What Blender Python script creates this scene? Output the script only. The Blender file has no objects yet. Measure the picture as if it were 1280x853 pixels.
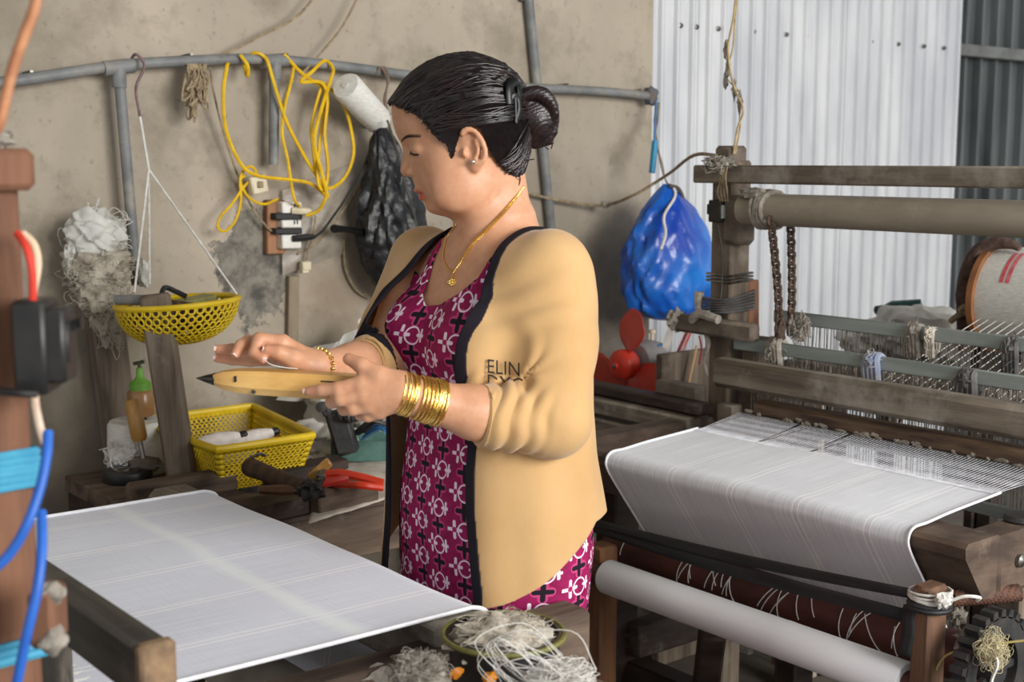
import bpy, bmesh, math, random
import numpy as np
from mathutils import Vector, Matrix

random.seed(7)
RNG = np.random.default_rng(11)
scene = bpy.context.scene
COL = scene.collection

# ------------------------------------------------------------------ camera
FPX = 1650.0                               # focal length in pixels of the 1280 x 853 frame
PITCH = math.atan(226 / FPX)
HEAD = math.radians(51.2)                  # heading: the looms' warp runs along +X, their beams along Y
CAM = np.array([0.0, 0.0, 1.40])
HF = np.array([math.cos(HEAD), math.sin(HEAD), 0.0])
RT = np.array([math.sin(HEAD), -math.cos(HEAD), 0.0])
FW = HF * math.cos(PITCH) + np.array([0, 0, -math.sin(PITCH)])
UP = np.cross(RT, FW)
cam_data = bpy.data.cameras.new('camera')
cam_data.sensor_width = 36.0
cam_data.lens = FPX / 1280 * 36.0
cam_data.clip_start = 0.02
cam_data.dof.use_dof = True
cam_data.dof.focus_distance = 2.2
cam_data.dof.aperture_fstop = 6.3
cam = bpy.data.objects.new('camera', cam_data)
COL.objects.link(cam)
cam.matrix_world = Matrix(((RT[0], UP[0], -FW[0], CAM[0]), (RT[1], UP[1], -FW[1], CAM[1]), (RT[2], UP[2], -FW[2], CAM[2]), (0, 0, 0, 1)))
scene.camera = cam

# ------------------------------------------------------------------ light: an open-sided shed under a bright overcast sky
scene.view_settings.view_transform = 'Standard'
scene.view_settings.look = 'None'
scene.view_settings.gamma = 1.0
scene.view_settings.use_curve_mapping = False
scene.view_settings.exposure = 0.1
world = bpy.data.worlds.new('world')
scene.world = world
world.use_nodes = True
bg = world.node_tree.nodes['Background']
bg.inputs['Color'].default_value = (0.96, 0.98, 1.0, 1)
bg.inputs['Strength'].default_value = 0.78


def area_light(name, loc, target, size, size_y, power, color):
    d = bpy.data.lights.new(name, 'AREA')
    d.shape = 'RECTANGLE'
    d.size, d.size_y, d.energy, d.color = size, size_y, power, color
    o = bpy.data.objects.new(name, d)
    COL.objects.link(o)
    o.location = loc
    o.rotation_euler = (Vector(target) - Vector(loc)).to_track_quat('-Z', 'Y').to_euler()
    return o


# daylight coming in through the wide doorway beside the looms
area_light('doorway_daylight', (1.95, -2.35, 2.15), (1.5, 2.0, 1.0), 2.4, 1.6, 220, (1.0, 0.98, 0.95))


# ------------------------------------------------------------------ pixel helpers (a pixel only gives a direction)
def ray(px, py):
    return FW + (px - 640) / FPX * RT - (py - 426.5) / FPX * UP


def at(px, py, d):
    return CAM + d * ray(px, py)


def onx(px, py, x):
    r = ray(px, py)
    return CAM + r * (x / r[0])


def ony(px, py, y):
    r = ray(px, py)
    return CAM + r * (y / r[1])


def onz(px, py, z):
    r = ray(px, py)
    return CAM + r * ((z - CAM[2]) / r[2])


# ------------------------------------------------------------------ materials
MATS = {}


def srgb(r, g, b):
    f = lambda c: (c / 255 / 12.92) if c / 255 <= 0.04045 else ((c / 255 + 0.055) / 1.055) ** 2.4
    return (f(r), f(g), f(b), 1.0)


class NT:
    """small node-tree helper"""
    def __init__(self, m):
        self.nt = m.node_tree
        self.n = self.nt.nodes
        self.l = self.nt.links

    def node(self, kind, **kw):
        x = self.n.new(kind)
        for k, v in kw.items():
            if k == 'ins':
                for i, val in v.items():
                    self.set(x.inputs[i], val)
            else:
                setattr(x, k, v)
        return x

    def set(self, sock, val):
        if isinstance(val, bpy.types.NodeSocket):
            self.l.new(val, sock)
        else:
            sock.default_value = val

    def m(self, op, a, b=None, c=None, clamp=False):
        x = self.n.new('ShaderNodeMath')
        x.operation = op
        x.use_clamp = clamp
        self.set(x.inputs[0], a)
        if b is not None:
            self.set(x.inputs[1], b)
        if c is not None:
            self.set(x.inputs[2], c)
        return x.outputs[0]

    def mix(self, fac, a, b, blend='MIX'):
        x = self.n.new('ShaderNodeMix')
        x.data_type = 'RGBA'
        x.blend_type = blend
        self.set(x.inputs[0], fac)
        self.set(x.inputs[6], a)
        self.set(x.inputs[7], b)
        return x.outputs[2]

    def ramp(self, fac, p0, p1):
        x = self.n.new('ShaderNodeMapRange')
        x.inputs[1].default_value, x.inputs[2].default_value = p0, p1
        self.set(x.inputs[0], fac)
        return x.outputs[0]

    def noise(self, vec, scale, detail=4, rough=0.6, dist=0.0):
        x = self.n.new('ShaderNodeTexNoise')
        if vec is not None:
            self.l.new(vec, x.inputs['Vector'])
        x.inputs['Scale'].default_value = scale
        x.inputs['Detail'].default_value = detail
        x.inputs['Roughness'].default_value = rough
        x.inputs['Distortion'].default_value = dist
        return x.outputs[0]

    def obj(self, scale=(1, 1, 1), rot=(0, 0, 0), gen=False):
        tc = self.n.new('ShaderNodeTexCoord')
        mp = self.n.new('ShaderNodeMapping')
        mp.inputs['Scale'].default_value = scale
        mp.inputs['Rotation'].default_value = rot
        self.l.new(tc.outputs['Generated' if gen else 'Object'], mp.inputs[0])
        return mp.outputs[0]


def new_mat(name):
    m = bpy.data.materials.new(name)
    m.use_nodes = True
    t = NT(m)
    return m, t, t.n['Principled BSDF']


def mat(name, c1, c2=None, rough=0.7, scale=8.0, stretch=(1, 1, 1), metal=0.0, bump=0.0, bscale=None, lo=0.35, hi=0.65, spec=0.4, detail=5, sub=0.0, trans=0.0, alpha=1.0, coat=0.0, dust=None, dust_scale=5.0, dust_lo=0.5):
    if name in MATS:
        return MATS[name]
    m, t, b = new_mat(name)
    v = t.obj(stretch)
    if c2 is not None:
        col = t.mix(t.ramp(t.noise(v, scale, detail), lo, hi), c1, c2)
    else:
        col = c1
    if dust is not None:
        col = t.mix(t.ramp(t.noise(t.obj(), dust_scale, 6, 0.7), dust_lo, dust_lo + 0.22), col, dust)
    t.set(b.inputs['Base Color'], col)
    b.inputs['Roughness'].default_value = rough
    b.inputs['Metallic'].default_value = metal
    b.inputs['Specular IOR Level'].default_value = spec
    b.inputs['Transmission Weight'].default_value = trans
    b.inputs['Alpha'].default_value = alpha
    b.inputs['Coat Weight'].default_value = coat
    if sub:
        b.inputs['Subsurface Weight'].default_value = sub
        b.inputs['Subsurface Radius'].default_value = (0.012, 0.005, 0.003)
        b.inputs['Subsurface Scale'].default_value = 0.6
    if bump:
        bp = t.node('ShaderNodeBump')
        bp.inputs['Strength'].default_value = bump
        bp.inputs['Distance'].default_value = 0.004
        t.l.new(t.noise(v, bscale or scale * 3, 6, 0.65), bp.inputs['Height'])
        t.l.new(bp.outputs[0], b.inputs['Normal'])
    MATS[name] = m
    return m


# ------------------------------------------------------------------ mesh building
def V(*a):
    return np.array(a, float)


def unit(v):
    v = np.asarray(v, float)
    return v / (np.linalg.norm(v) + 1e-12)


class MB:
    def __init__(self):
        self.v, self.f = [], []

    def add(self, vs, fs):
        o = len(self.v)
        self.v.extend([tuple(map(float, p)) for p in vs])
        self.f.extend([tuple(i + o for i in f) for f in fs])
        return self

    def box(self, c, ax, ay, az, bev=0.0):
        """box with centre c and half-axis vectors; bev chamfers all edges"""
        c, ax, ay, az = [np.asarray(q, float) for q in (c, ax, ay, az)]
        L = [np.linalg.norm(a) for a in (ax, ay, az)]
        b = min(bev, 0.45 * min(L))
        if b <= 0:
            vs = [c + sx * ax + sy * ay + sz * az for sx in (-1, 1) for sy in (-1, 1) for sz in (-1, 1)]
            return self.add(vs, [(0, 1, 3, 2), (4, 6, 7, 5), (0, 4, 5, 1), (2, 3, 7, 6), (0, 2, 6, 4), (1, 5, 7, 3)])
        A = [ax, ay, az]
        U = [a / l for a, l in zip(A, L)]
        vs, idx = [], {}
        for sx in (-1, 1):
            for sy in (-1, 1):
                for sz in (-1, 1):
                    s = (sx, sy, sz)
                    for k in range(3):
                        p = c.copy()
                        for j in range(3):
                            p = p + s[j] * U[j] * (L[j] - (0 if j == k else b))
                        idx[(s, k)] = len(vs)
                        vs.append(p)
        fs = []
        for k in range(3):
            i, j = (k + 1) % 3, (k + 2) % 3
            for sk in (-1, 1):
                q = []
                for si, sj in ((-1, -1), (1, -1), (1, 1), (-1, 1)):
                    s = [0, 0, 0]
                    s[k], s[i], s[j] = sk, si, sj
                    q.append(idx[(tuple(s), k)])
                fs.append(tuple(q if sk > 0 else q[::-1]))
        for k in range(3):
            i, j = (k + 1) % 3, (k + 2) % 3
            for si in (-1, 1):
                for sj in (-1, 1):
                    s0, s1 = [0, 0, 0], [0, 0, 0]
                    s0[k], s1[k] = -1, 1
                    s0[i] = s1[i] = si
                    s0[j] = s1[j] = sj
                    q = [idx[(tuple(s0), i)], idx[(tuple(s1), i)], idx[(tuple(s1), j)], idx[(tuple(s0), j)]]
                    fs.append(tuple(q if si * sj < 0 else q[::-1]))
        for sx in (-1, 1):
            for sy in (-1, 1):
                for sz in (-1, 1):
                    s = (sx, sy, sz)
                    q = [idx[(s, 0)], idx[(s, 1)], idx[(s, 2)]]
                    fs.append(tuple(q if sx * sy * sz > 0 else q[::-1]))
        return self.add(vs, fs)

    def beam(self, p0, p1, w, h, up=(0, 0, 1), bev=0.004):
        """bar from p0 to p1, w across, h along up"""
        p0, p1 = np.asarray(p0, float), np.asarray(p1, float)
        d = p1 - p0
        L = np.linalg.norm(d)
        d = d / L
        s = unit(np.cross(d, up))
        u = np.cross(s, d)
        return self.box((p0 + p1) / 2, d * L / 2, s * w / 2, u * h / 2, bev)

    def tube(self, pts, r, seg=8, cap=True, closed=False, flat=None):
        pts = [np.asarray(p, float) for p in pts]
        n = len(pts)
        rs = r if hasattr(r, '__len__') else [r] * n
        tang = []
        for i in range(n):
            a = pts[(i - 1) % n] if (closed or i > 0) else pts[i]
            b = pts[(i + 1) % n] if (closed or i < n - 1) else pts[i]
            tang.append(unit(b - a))
        ref = V(0, 0, 1) if abs(tang[0][2]) < 0.9 else V(1, 0, 0)
        nrm = unit(np.cross(tang[0], ref))
        vs, fs = [], []
        for i in range(n):
            nrm = unit(nrm - tang[i] * np.dot(nrm, tang[i]))
            bi = np.cross(tang[i], nrm)
            for k in range(seg):
                a = 2 * math.pi * k / seg
                vs.append(pts[i] + rs[i] * (math.cos(a) * nrm + math.sin(a) * bi * (flat or 1)))
        for i in range(n if closed else n - 1):
            j = (i + 1) % n
            for k in range(seg):
                k2 = (k + 1) % seg
                fs.append((i * seg + k, i * seg + k2, j * seg + k2, j * seg + k))
        if cap and not closed:
            fs.append(tuple(range(seg))[::-1])
            fs.append(tuple((n - 1) * seg + k for k in range(seg)))
        return self.add(vs, fs)

    def lathe(self, base, axis, prof, seg=24, cap=True):
        """prof: list of (radius, height along the axis)"""
        base, axis = np.asarray(base, float), unit(axis)
        ref = V(0, 0, 1) if abs(axis[2]) < 0.9 else V(1, 0, 0)
        e1 = unit(np.cross(axis, ref))
        e2 = np.cross(axis, e1)
        vs, fs = [], []
        for r, h in prof:
            for k in range(seg):
                a = 2 * math.pi * k / seg
                vs.append(base + axis * h + r * (math.cos(a) * e1 + math.sin(a) * e2))
        for i in range(len(prof) - 1):
            for k in range(seg):
                k2 = (k + 1) % seg
                fs.append((i * seg + k, i * seg + k2, (i + 1) * seg + k2, (i + 1) * seg + k))
        if cap:
            fs.append(tuple(range(seg))[::-1])
            fs.append(tuple((len(prof) - 1) * seg + k for k in range(seg)))
        return self.add(vs, fs)

    def grid(self, fn, nu, nv, closed_u=False):
        vs = [fn(i / nu, j / nv) for j in range(nv + 1) for i in range(nu + (0 if closed_u else 1))]
        w = nu + (0 if closed_u else 1)
        fs = []
        for j in range(nv):
            for i in range(nu):
                i2 = (i + 1) % w
                fs.append((j * w + i, j * w + i2, (j + 1) * w + i2, (j + 1) * w + i))
        return self.add(vs, fs)

    def perforated(self, fn, nu, nv, hole=0.6, k=8, closed_u=False, skip=None):
        """surface fn(u,v) cut into nu x nv cells, each with a round hole"""
        for j in range(nv):
            for i in range(nu):
                if skip and skip(i, j):
                    self.add([fn((i + a) / nu, (j + b) / nv) for a, b in ((0, 0), (1, 0), (1, 1), (0, 1))], [(0, 1, 2, 3)])
                    continue
                outer, inner = [], []
                for q in range(k):
                    a = 2 * math.pi * (q + 0.5) / k
                    cx, cy = math.cos(a), math.sin(a)
                    s = 0.5 / max(abs(cx), abs(cy))
                    outer.append(fn((i + 0.5 + cx * s) / nu, (j + 0.5 + cy * s) / nv))
                    inner.append(fn((i + 0.5 + cx * hole / 2) / nu, (j + 0.5 + cy * hole / 2) / nv))
                self.add(outer + inner, [(q, (q + 1) % k, k + (q + 1) % k, k + q) for q in range(k)])
        return self

    def blob(self, c, r, amp=0.25, n=14, freq=3.0, seed=0, flat=1.0):
        """lumpy closed ball"""
        rr = np.random.default_rng(seed)
        ph = rr.uniform(0, 6.28, (6, 3))
        c = np.asarray(c, float)
        r = np.asarray(r if hasattr(r, '__len__') else (r, r, r), float)
        vs, fs = [], []
        for j in range(n + 1):
            th = math.pi * j / n
            for i in range(2 * n):
                a = math.pi * i / n
                d = V(math.sin(th) * math.cos(a), math.sin(th) * math.sin(a), math.cos(th))
                s = 0
                for q in range(6):
                    fq = freq * (1 + 0.6 * q)
                    s += 1.5 * math.sin(fq * d[0] + ph[q, 0]) * math.sin(fq * d[1] + ph[q, 1]) * math.sin(fq * d[2] + ph[q, 2]) / (1 + q) ** 1.2
                vs.append(c + d * r * (1 + amp * s))
        for j in range(n):
            for i in range(2 * n):
                i2 = (i + 1) % (2 * n)
                fs.append((j * 2 * n + i, (j + 1) * 2 * n + i, (j + 1) * 2 * n + i2, j * 2 * n + i2))
        return self.add(vs, fs)

    def tangle(self, c, r, n, thick, seed=0, wild=1.0, seglen=10):
        """loose curled threads around c"""
        rr = np.random.default_rng(seed)
        c = np.asarray(c, float)
        r = np.asarray(r if hasattr(r, '__len__') else (r, r, r), float)
        for _ in range(n):
            p = unit(rr.normal(size=3)) * rr.uniform(0.55, 1.0)
            d = unit(rr.normal(size=3))
            pts = []
            for k in range(seglen):
                pts.append(c + p * r)
                d = unit(d + rr.normal(size=3) * 0.55 * wild - p * max(0, np.linalg.norm(p) - 0.85) * 2.0)
                p = p + d * 0.28
            self.tube(smooth_path(pts, 2), thick, 4, cap=False)
        return self

    def build(self, name, material, parent=None, smooth=True, angle=40):
        me = bpy.data.meshes.new(name)
        me.from_pydata(self.v, [], self.f)
        me.materials.append(material)
        if smooth:
            me.shade_smooth()
            if angle < 180:
                me.set_sharp_from_angle(angle=math.radians(angle))
        me.update()
        o = bpy.data.objects.new(name, me)
        COL.objects.link(o)
        if parent is not None:
            attach(o, parent)
        return o


def smooth_path(pts, sub=5, closed=False):
    pts = [np.asarray(p, float) for p in pts]
    n = len(pts)
    if n < 3 or sub < 2:
        return pts
    out = []
    for i in range(n if closed else n - 1):
        p0 = pts[(i - 1) % n] if (closed or i > 0) else 2 * pts[0] - pts[1]
        p1, p2 = pts[i], pts[(i + 1) % n]
        p3 = pts[(i + 2) % n] if (closed or i < n - 2) else 2 * pts[-1] - pts[-2]
        for k in range(sub):
            t = k / sub
            out.append(0.5 * ((2 * p1) + (-p0 + p2) * t + (2 * p0 - 5 * p1 + 4 * p2 - p3) * t * t + (-p0 + 3 * p1 - 3 * p2 + p3) * t ** 3))
    if not closed:
        out.append(pts[-1])
    return out


def world_of(o):
    m = Matrix.Identity(4)
    while o is not None:
        m = o.matrix_parent_inverse @ o.matrix_basis @ m if o.parent else o.matrix_basis @ m
        o = o.parent
    return m


def attach(o, parent):
    o.parent = parent
    o.matrix_parent_inverse = world_of(parent).inverted()


def tag(o, label=None, cat=None, group=None, kind=None):
    if label:
        o['label'] = label
    if cat:
        o['category'] = cat
    if group:
        o['group'] = group
    if kind:
        o['kind'] = kind
    return o


def thing(name, label, cat, loc=(0, 0, 0), group=None):
    o = bpy.data.objects.new(name, None)
    o.empty_display_size = 0.05
    COL.objects.link(o)
    o.location = tuple(map(float, loc))
    return tag(o, label, cat, group)


def solo(name, mb, material, label, cat, group=None, kind=None, **kw):
    return tag(mb.build(name, material, **kw), label, cat, group, kind)


def thicken(o, t, offset=0.0):
    md = o.modifiers.new('thickness', 'SOLIDIFY')
    md.thickness = t
    md.offset = offset
    return o


def crop(x0, y0, s):
    return lambda x, y: (x0 + x / s, y0 + y / s)


# ------------------------------------------------------------------ shared looks
WOOD_OLD = mat('old_grey_wood', srgb(122, 110, 97), srgb(80, 69, 60), 0.85, 9, (1, 1, 1), bump=0.5, bscale=40, dust=srgb(132, 124, 114), dust_scale=7, dust_lo=0.53)
WOOD_Y = mat('old_wood_along_beam', srgb(136, 125, 110), srgb(88, 78, 68), 0.82, 30, (1, 0.1, 1), bump=0.5, bscale=60, dust=srgb(162, 155, 144), dust_scale=6, dust_lo=0.50)
WOOD_X = mat('old_wood_along_warp', srgb(112, 95, 80), srgb(68, 54, 46), 0.82, 30, (0.1, 1, 1), bump=0.5, bscale=60, dust=srgb(128, 118, 106), dust_scale=7, dust_lo=0.56)
WOOD_Z = mat('old_wood_upright', srgb(128, 114, 98), srgb(82, 70, 60), 0.82, 30, (1, 1, 0.1), bump=0.5, bscale=60, dust=srgb(132, 122, 110), dust_scale=8, dust_lo=0.55)
WOOD_DARK = mat('dark_oily_wood', srgb(66, 50, 42), srgb(34, 26, 23), 0.65, 24, (0.25, 0.25, 1), bump=0.5, bscale=50, dust=srgb(104, 92, 82), dust_scale=9, dust_lo=0.58)
PVC = mat('grey_pvc', srgb(128, 130, 130), srgb(104, 106, 106), 0.55, 14, bump=0.1, dust=srgb(150, 144, 134), dust_scale=12, dust_lo=0.5)
LINT = mat('grey_lint', srgb(176, 168, 156), srgb(120, 112, 102), 0.95, 40, bump=0.8, bscale=200)
LINT_PALE = mat('pale_lint', srgb(214, 206, 192), srgb(168, 158, 142), 0.95, 30, bump=0.6, bscale=160)
THREAD = mat('white_thread', srgb(226, 224, 218), srgb(200, 196, 188), 0.9, 60)
CORD = mat('dusty_beige_cord', srgb(170, 152, 122), srgb(124, 108, 86), 0.9, 60, bump=0.4, bscale=300)
BLACK = mat('black_plastic', srgb(30, 30, 31), srgb(44, 42, 40), 0.45, 20, bump=0.1)
STEEL = mat('worn_steel', srgb(150, 148, 144), srgb(90, 86, 82), 0.38, 30, metal=0.9)
YELLOW_PL = mat('yellow_plastic', srgb(228, 196, 34), srgb(206, 172, 24), 0.42, 12, bump=0.05, sub=0.0)
YELLOW_CABLE = mat('yellow_cable', srgb(232, 190, 24), srgb(206, 164, 20), 0.45, 40)
# ================================================================== the setting
YW = 2.95                                   # face of the plaster wall
YM = 3.12                                   # face of the corrugated sheets


def plaster():
    m, t, b = new_mat('plaster')
    v = t.obj()
    big = t.noise(v, 1.3, 5, 0.6, 0.4)
    mid = t.noise(v, 5.0, 6, 0.65)
    fine = t.noise(v, 38.0, 5, 0.7)
    col = t.mix(t.ramp(big, 0.35, 0.68), srgb(182, 170, 153), srgb(148, 138, 123))
    col = t.mix(t.m('MULTIPLY', t.ramp(mid, 0.50, 0.64), 0.7), col, srgb(136, 126, 110))
    col = t.mix(t.m('MULTIPLY', t.ramp(fine, 0.58, 0.7), 0.45), col, srgb(112, 102, 90))
    sep = t.node('ShaderNodeSeparateXYZ')
    t.l.new(v, sep.inputs[0])

    def spot(x, z, rx, rz, wob=0.5, edge=0.12):
        dx = t.m('DIVIDE', t.m('SUBTRACT', sep.outputs[0], x), rx)
        dz = t.m('DIVIDE', t.m('SUBTRACT', sep.outputs[2], z), rz)
        d = t.m('SQRT', t.m('ADD', t.m('MULTIPLY', dx, dx), t.m('MULTIPLY', dz, dz)))
        d = t.m('ADD', d, t.m('MULTIPLY', t.m('SUBTRACT', t.noise(v, 9.0, 6, 0.7), 0.5), wob * 2.6))
        return t.ramp(d, 1.0, 1.0 - edge * 2)
    c = ony(318, 335, YW)
    cem = spot(c[0], c[2], 0.10, 0.14, 0.85, 0.05)
    cement_col = t.mix(t.ramp(t.noise(v, 22, 5, 0.7), 0.4, 0.65), srgb(138, 132, 121), srgb(84, 81, 76))
    col = t.mix(cem, col, cement_col)
    # damp streak towards the corner and down the wall
    c2 = ony(790, 370, YW)
    damp = spot(c2[0], c2[2] - 0.25, 0.38, 0.55, 0.5, 0.35)
    col = t.mix(t.m('MULTIPLY', damp, 0.72), col, srgb(96, 92, 86))
    c3 = ony(60, 560, YW)
    low = spot(c3[0] - 0.1, c3[2] - 0.3, 0.55, 0.75, 0.45, 0.5)  # wall darker low at the left: dimmer light put into the plaster colour
    col = t.mix(t.m('MULTIPLY', low, 0.62), col, srgb(112, 104, 92))
    c4 = ony(420, 372, YW)
    st = spot(c4[0], c4[2], 0.16, 0.12, 0.5, 0.4)
    col = t.mix(t.m('MULTIPLY', st, 0.6), col, srgb(132, 114, 94))
    t.set(b.inputs['Base Color'], col)
    b.inputs['Roughness'].default_value = 0.9
    b.inputs['Specular IOR Level'].default_value = 0.25
    bp = t.node('ShaderNodeBump')
    bp.inputs['Strength'].default_value = 0.45
    bp.inputs['Distance'].default_value = 0.006
    h = t.m('ADD', t.m('MULTIPLY', t.noise(v, 6, 6, 0.6), 1.2), t.m('MULTIPLY', t.noise(v, 60, 5, 0.7), 0.35))
    h = t.m('ADD', h, t.m('MULTIPLY', cem, t.m('ADD', 0.35, t.noise(v, 30, 5, 0.7))))
    t.l.new(h, bp.inputs['Height'])
    t.l.new(bp.outputs[0], b.inputs['Normal'])
    return m


def struct(name, mb, material, **kw):
    return tag(mb.build(name, material, **kw), kind='structure')


PLASTER = plaster()
XE = ony(814, 300, YW)[0]                   # where the plaster wall ends
struct('wall_back', MB().box((XE / 2 - 1.0, YW + 0.06, 1.5), ((XE + 2.0) / 2, 0, 0), (0, 0.06, 0), (0, 0, 1.5), 0.004), PLASTER, smooth=False)
FLOOR = mat('concrete_floor', srgb(104, 96, 86), srgb(70, 64, 58), 0.9, 3, bump=0.4, bscale=30)
struct('floor', MB().box((2.5, 1.0, -0.05), (5.5, 0, 0), (0, 4.0, 0), (0, 0, 0.05)), FLOOR, smooth=False)
CEIL = mat('shed_roof', srgb(150, 150, 146), srgb(120, 118, 114), 0.7, 4)
struct('ceiling', MB().box((1.2, 1.9, 3.05), (3.4, 0, 0), (0, 2.6, 0), (0, 0, 0.03)), CEIL, smooth=False)

# corrugated sheet wall beyond the end of the plaster
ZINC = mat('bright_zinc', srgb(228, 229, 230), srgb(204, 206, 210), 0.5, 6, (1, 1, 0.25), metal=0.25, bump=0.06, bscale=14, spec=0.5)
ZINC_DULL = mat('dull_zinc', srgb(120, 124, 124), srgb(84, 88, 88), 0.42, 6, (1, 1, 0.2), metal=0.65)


def corrugated(x0, x1, z0, z1, y, pitch, depth):
    mb = MB()
    xs, n = [], int(round((x1 - x0) / pitch))
    for i in range(n):
        a = x0 + i * pitch
        for q, dy in ((0.0, 0), (0.42, 0), (0.5, 1), (0.62, 1), (0.70, 0.0), (0.80, 0.0), (0.84, 0.35), (0.90, 0.35), (0.94, 0)):
            xs.append((a + q * pitch, -dy * depth))
    xs.append((x1, 0))
    vs = [(x, y + d, z) for z in (z0, (z0 + z1) / 2, z1) for x, d in xs]
    w = len(xs)
    mb.add(vs, [(r * w + i, r * w + i + 1, (r + 1) * w + i + 1, (r + 1) * w + i) for r in range(2) for i in range(w - 1)])
    return mb


wm = tag(bpy.data.objects.new('wall_metal', None), kind='structure')
COL.objects.link(wm)
XS = ony(1196, 60, YM)[0]
x = XE - 0.35
sheet_w = (XS - x) / 3
for i in range(3):
    o = corrugated(x + i * sheet_w - (0.02 if i else 0), x + (i + 1) * sheet_w, 0, 3.0, YM - 0.003 * (i % 2), 0.072, 0.013).build('corrugated_sheet', ZINC, wm, smooth=False)
    thicken(o, 0.002)
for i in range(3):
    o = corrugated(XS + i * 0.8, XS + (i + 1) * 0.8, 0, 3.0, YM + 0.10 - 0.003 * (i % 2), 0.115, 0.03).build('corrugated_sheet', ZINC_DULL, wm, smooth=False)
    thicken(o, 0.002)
screw = MB().lathe((0, 0, 0), (0, -1, 0), [(0.009, 0), (0.009, 0.002), (0.005, 0.004), (0.005, 0.008)], 8)
screw_o = None
for i, px in enumerate((851, 871, 898, 942, 983, 1007, 1053, 1089, 1123, 1155, 1180)):
    p = ony(px, 32 + (px - 851) * 0.085, YM - 0.006)
    if screw_o is None:
        screw_o = screw.build('screw', STEEL)
        o = screw_o
    else:
        o = screw_o.copy()
        COL.objects.link(o)
    o.location = tuple(p)
    attach(o, wm)
p0, p1 = ony(1190, 61, YM + 0.03), ony(1400, 80, YM + 0.03)
MB().beam((p0[0], YM + 0.045, p0[2]), (p0[0] + 2.4, YM + 0.045, p0[2]), 0.04, 0.05).build('girt', mat('girt_steel', srgb(130, 132, 128), srgb(104, 104, 100), 0.5, 9, metal=0.5), wm)
# ================================================================== things on and by the plaster wall
def wallpath(pts, off, conv=None, sub=6):
    """pixel path laid off metres in front of the plaster wall"""
    q = []
    for p in pts:
        o = p[2] if len(p) > 2 else off
        x, y = conv(p[0], p[1]) if conv else p[:2]
        q.append(ony(x, y, YW - o))
    return smooth_path(q, sub)


# grey pipe rail with its two uprights
rail = thing('pipe_rail', 'grey plastic pipe rail running along the plaster wall with two drop legs', 'pipe', ony(350, 75, YW - 0.05))
rp = wallpath([(-60, 112), (40, 98), (150, 82), (240, 76), (330, 74), (420, 82), (520, 95), (640, 108), (750, 114), (814, 120)], 0.05, sub=5)
MB().tube(rp, 0.0125, 12).build('rail', PVC, rail)
for a, b in (((148, 84), (171, 356)), ((343, 78), (342, 206))):
    MB().tube([ony(*a, YW - 0.05), ony(*b, YW - 0.05)], 0.0125, 12).build('drop_leg', PVC, rail)
for a in ((148, 84), (343, 76)):
    c = ony(*a, YW - 0.05)
    dx = V(0.035, 0, 0.004 if a[0] > 200 else 0.005)
    mb = MB().tube([c - dx, c + dx], 0.0165, 12)
    mb.tube([c, c - V(0, 0, 0.045)], 0.0165, 12)
    mb.build('tee_joint', PVC, rail)
for k, px in enumerate((40, 238, 560, 700, 805)):
    i = min(range(len(rp)), key=lambda q: abs((rp[q] - ony(px, 90, YW - 0.05))[0]))
    c = rp[i]
    MB().tube([c + V(0, 0, 0.014), c + V(0, 0.03, 0.014), c + V(0, 0.055, 0.012)], 0.004, 6).build('wall_clip', STEEL, rail)
e = rp[-1]
MB().blob(e, (0.024, 0.02, 0.028), 0.25, 8, 5, 3).build('end_wrap', mat('blue_rag', srgb(84, 104, 122), srgb(110, 96, 84), 0.9, 40), rail)

c0, c1 = ony(657, -40, YW - 0.018), ony(687, 268, YW - 0.018)
c2 = c1 + (c1 - c0) * 2.2
cond = thing('conduit_pipe', 'slightly leaning grey conduit pipe rising up the plaster wall behind the weaver', 'pipe', c2)
MB().tube([c0, c2], 0.014, 12).build('pipe', PVC, cond)
for s in (0.12, 0.62, 1.3):
    c = c0 + (c1 - c0) * s
    MB().beam(c - V(0.026, -0.010, 0), c + V(0.026, 0.010, 0), 0.012, 0.018).build('saddle_clip', STEEL, cond)

# yellow cable loops over the rail
k5 = crop(220, 40, 2.369)
solo('yellow_cable', MB().tube(wallpath([(155, 92, .05), (150, 105, .07), (140, 180), (148, 290), (190, 388), (240, 425), (340, 438), (400, 450), (450, 490, .09), (425, 440), (380, 368), (330, 272), (298, 180), (275, 100), (262, 74, .07), (235, 62, .06), (205, 78, .035), (205, 110, .05), (212, 130, .07), (212, 100, .08), (190, 68, .07)], 0.08, k5), 0.0045, 6), YELLOW_CABLE,
     'single wide loop of yellow cable slung over the pipe rail', 'cable')
solo('yellow_cable', MB().tube(wallpath([(320, 66, .06), (370, 120, .07), (420, 155), (460, 172), (500, 225), (520, 300), (525, 365), (500, 430), (455, 463), (420, 440), (405, 330), (402, 275), (425, 180), (440, 155), (435, 250), (425, 330), (420, 440, .10), (440, 468, .1), (450, 400, .1), (440, 300, .1), (448, 200, .1), (430, 150, .1), (370, 148, .09), (400, 120, .07), (440, 85, .06), (465, 110, .08), (455, 150, .1), (410, 310, .11), (430, 410, .11), (445, 475, .11), (440, 500, .11), (420, 530, .09), (385, 545, .07)], 0.085, k5), 0.0045, 6), YELLOW_CABLE,
     'coiled hank of yellow cable hanging from the pipe rail near the sockets', 'cable')
solo('yellow_cable', MB().tube(wallpath([(350, 95, .06), (340, 150), (322, 220), (314, 300), (330, 375), (342, 455), (352, 500), (366, 516, .05)], 0.075, k5), 0.004, 6), YELLOW_CABLE,
     'slack yellow cable dropping from the rail to the top socket', 'cable')
ec = thing('cable_with_connector', 'thin yellow cable loop with a small ivory connector hanging low on the wall', 'cable', ony(*k5(240, 455), YW - .06))
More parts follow.
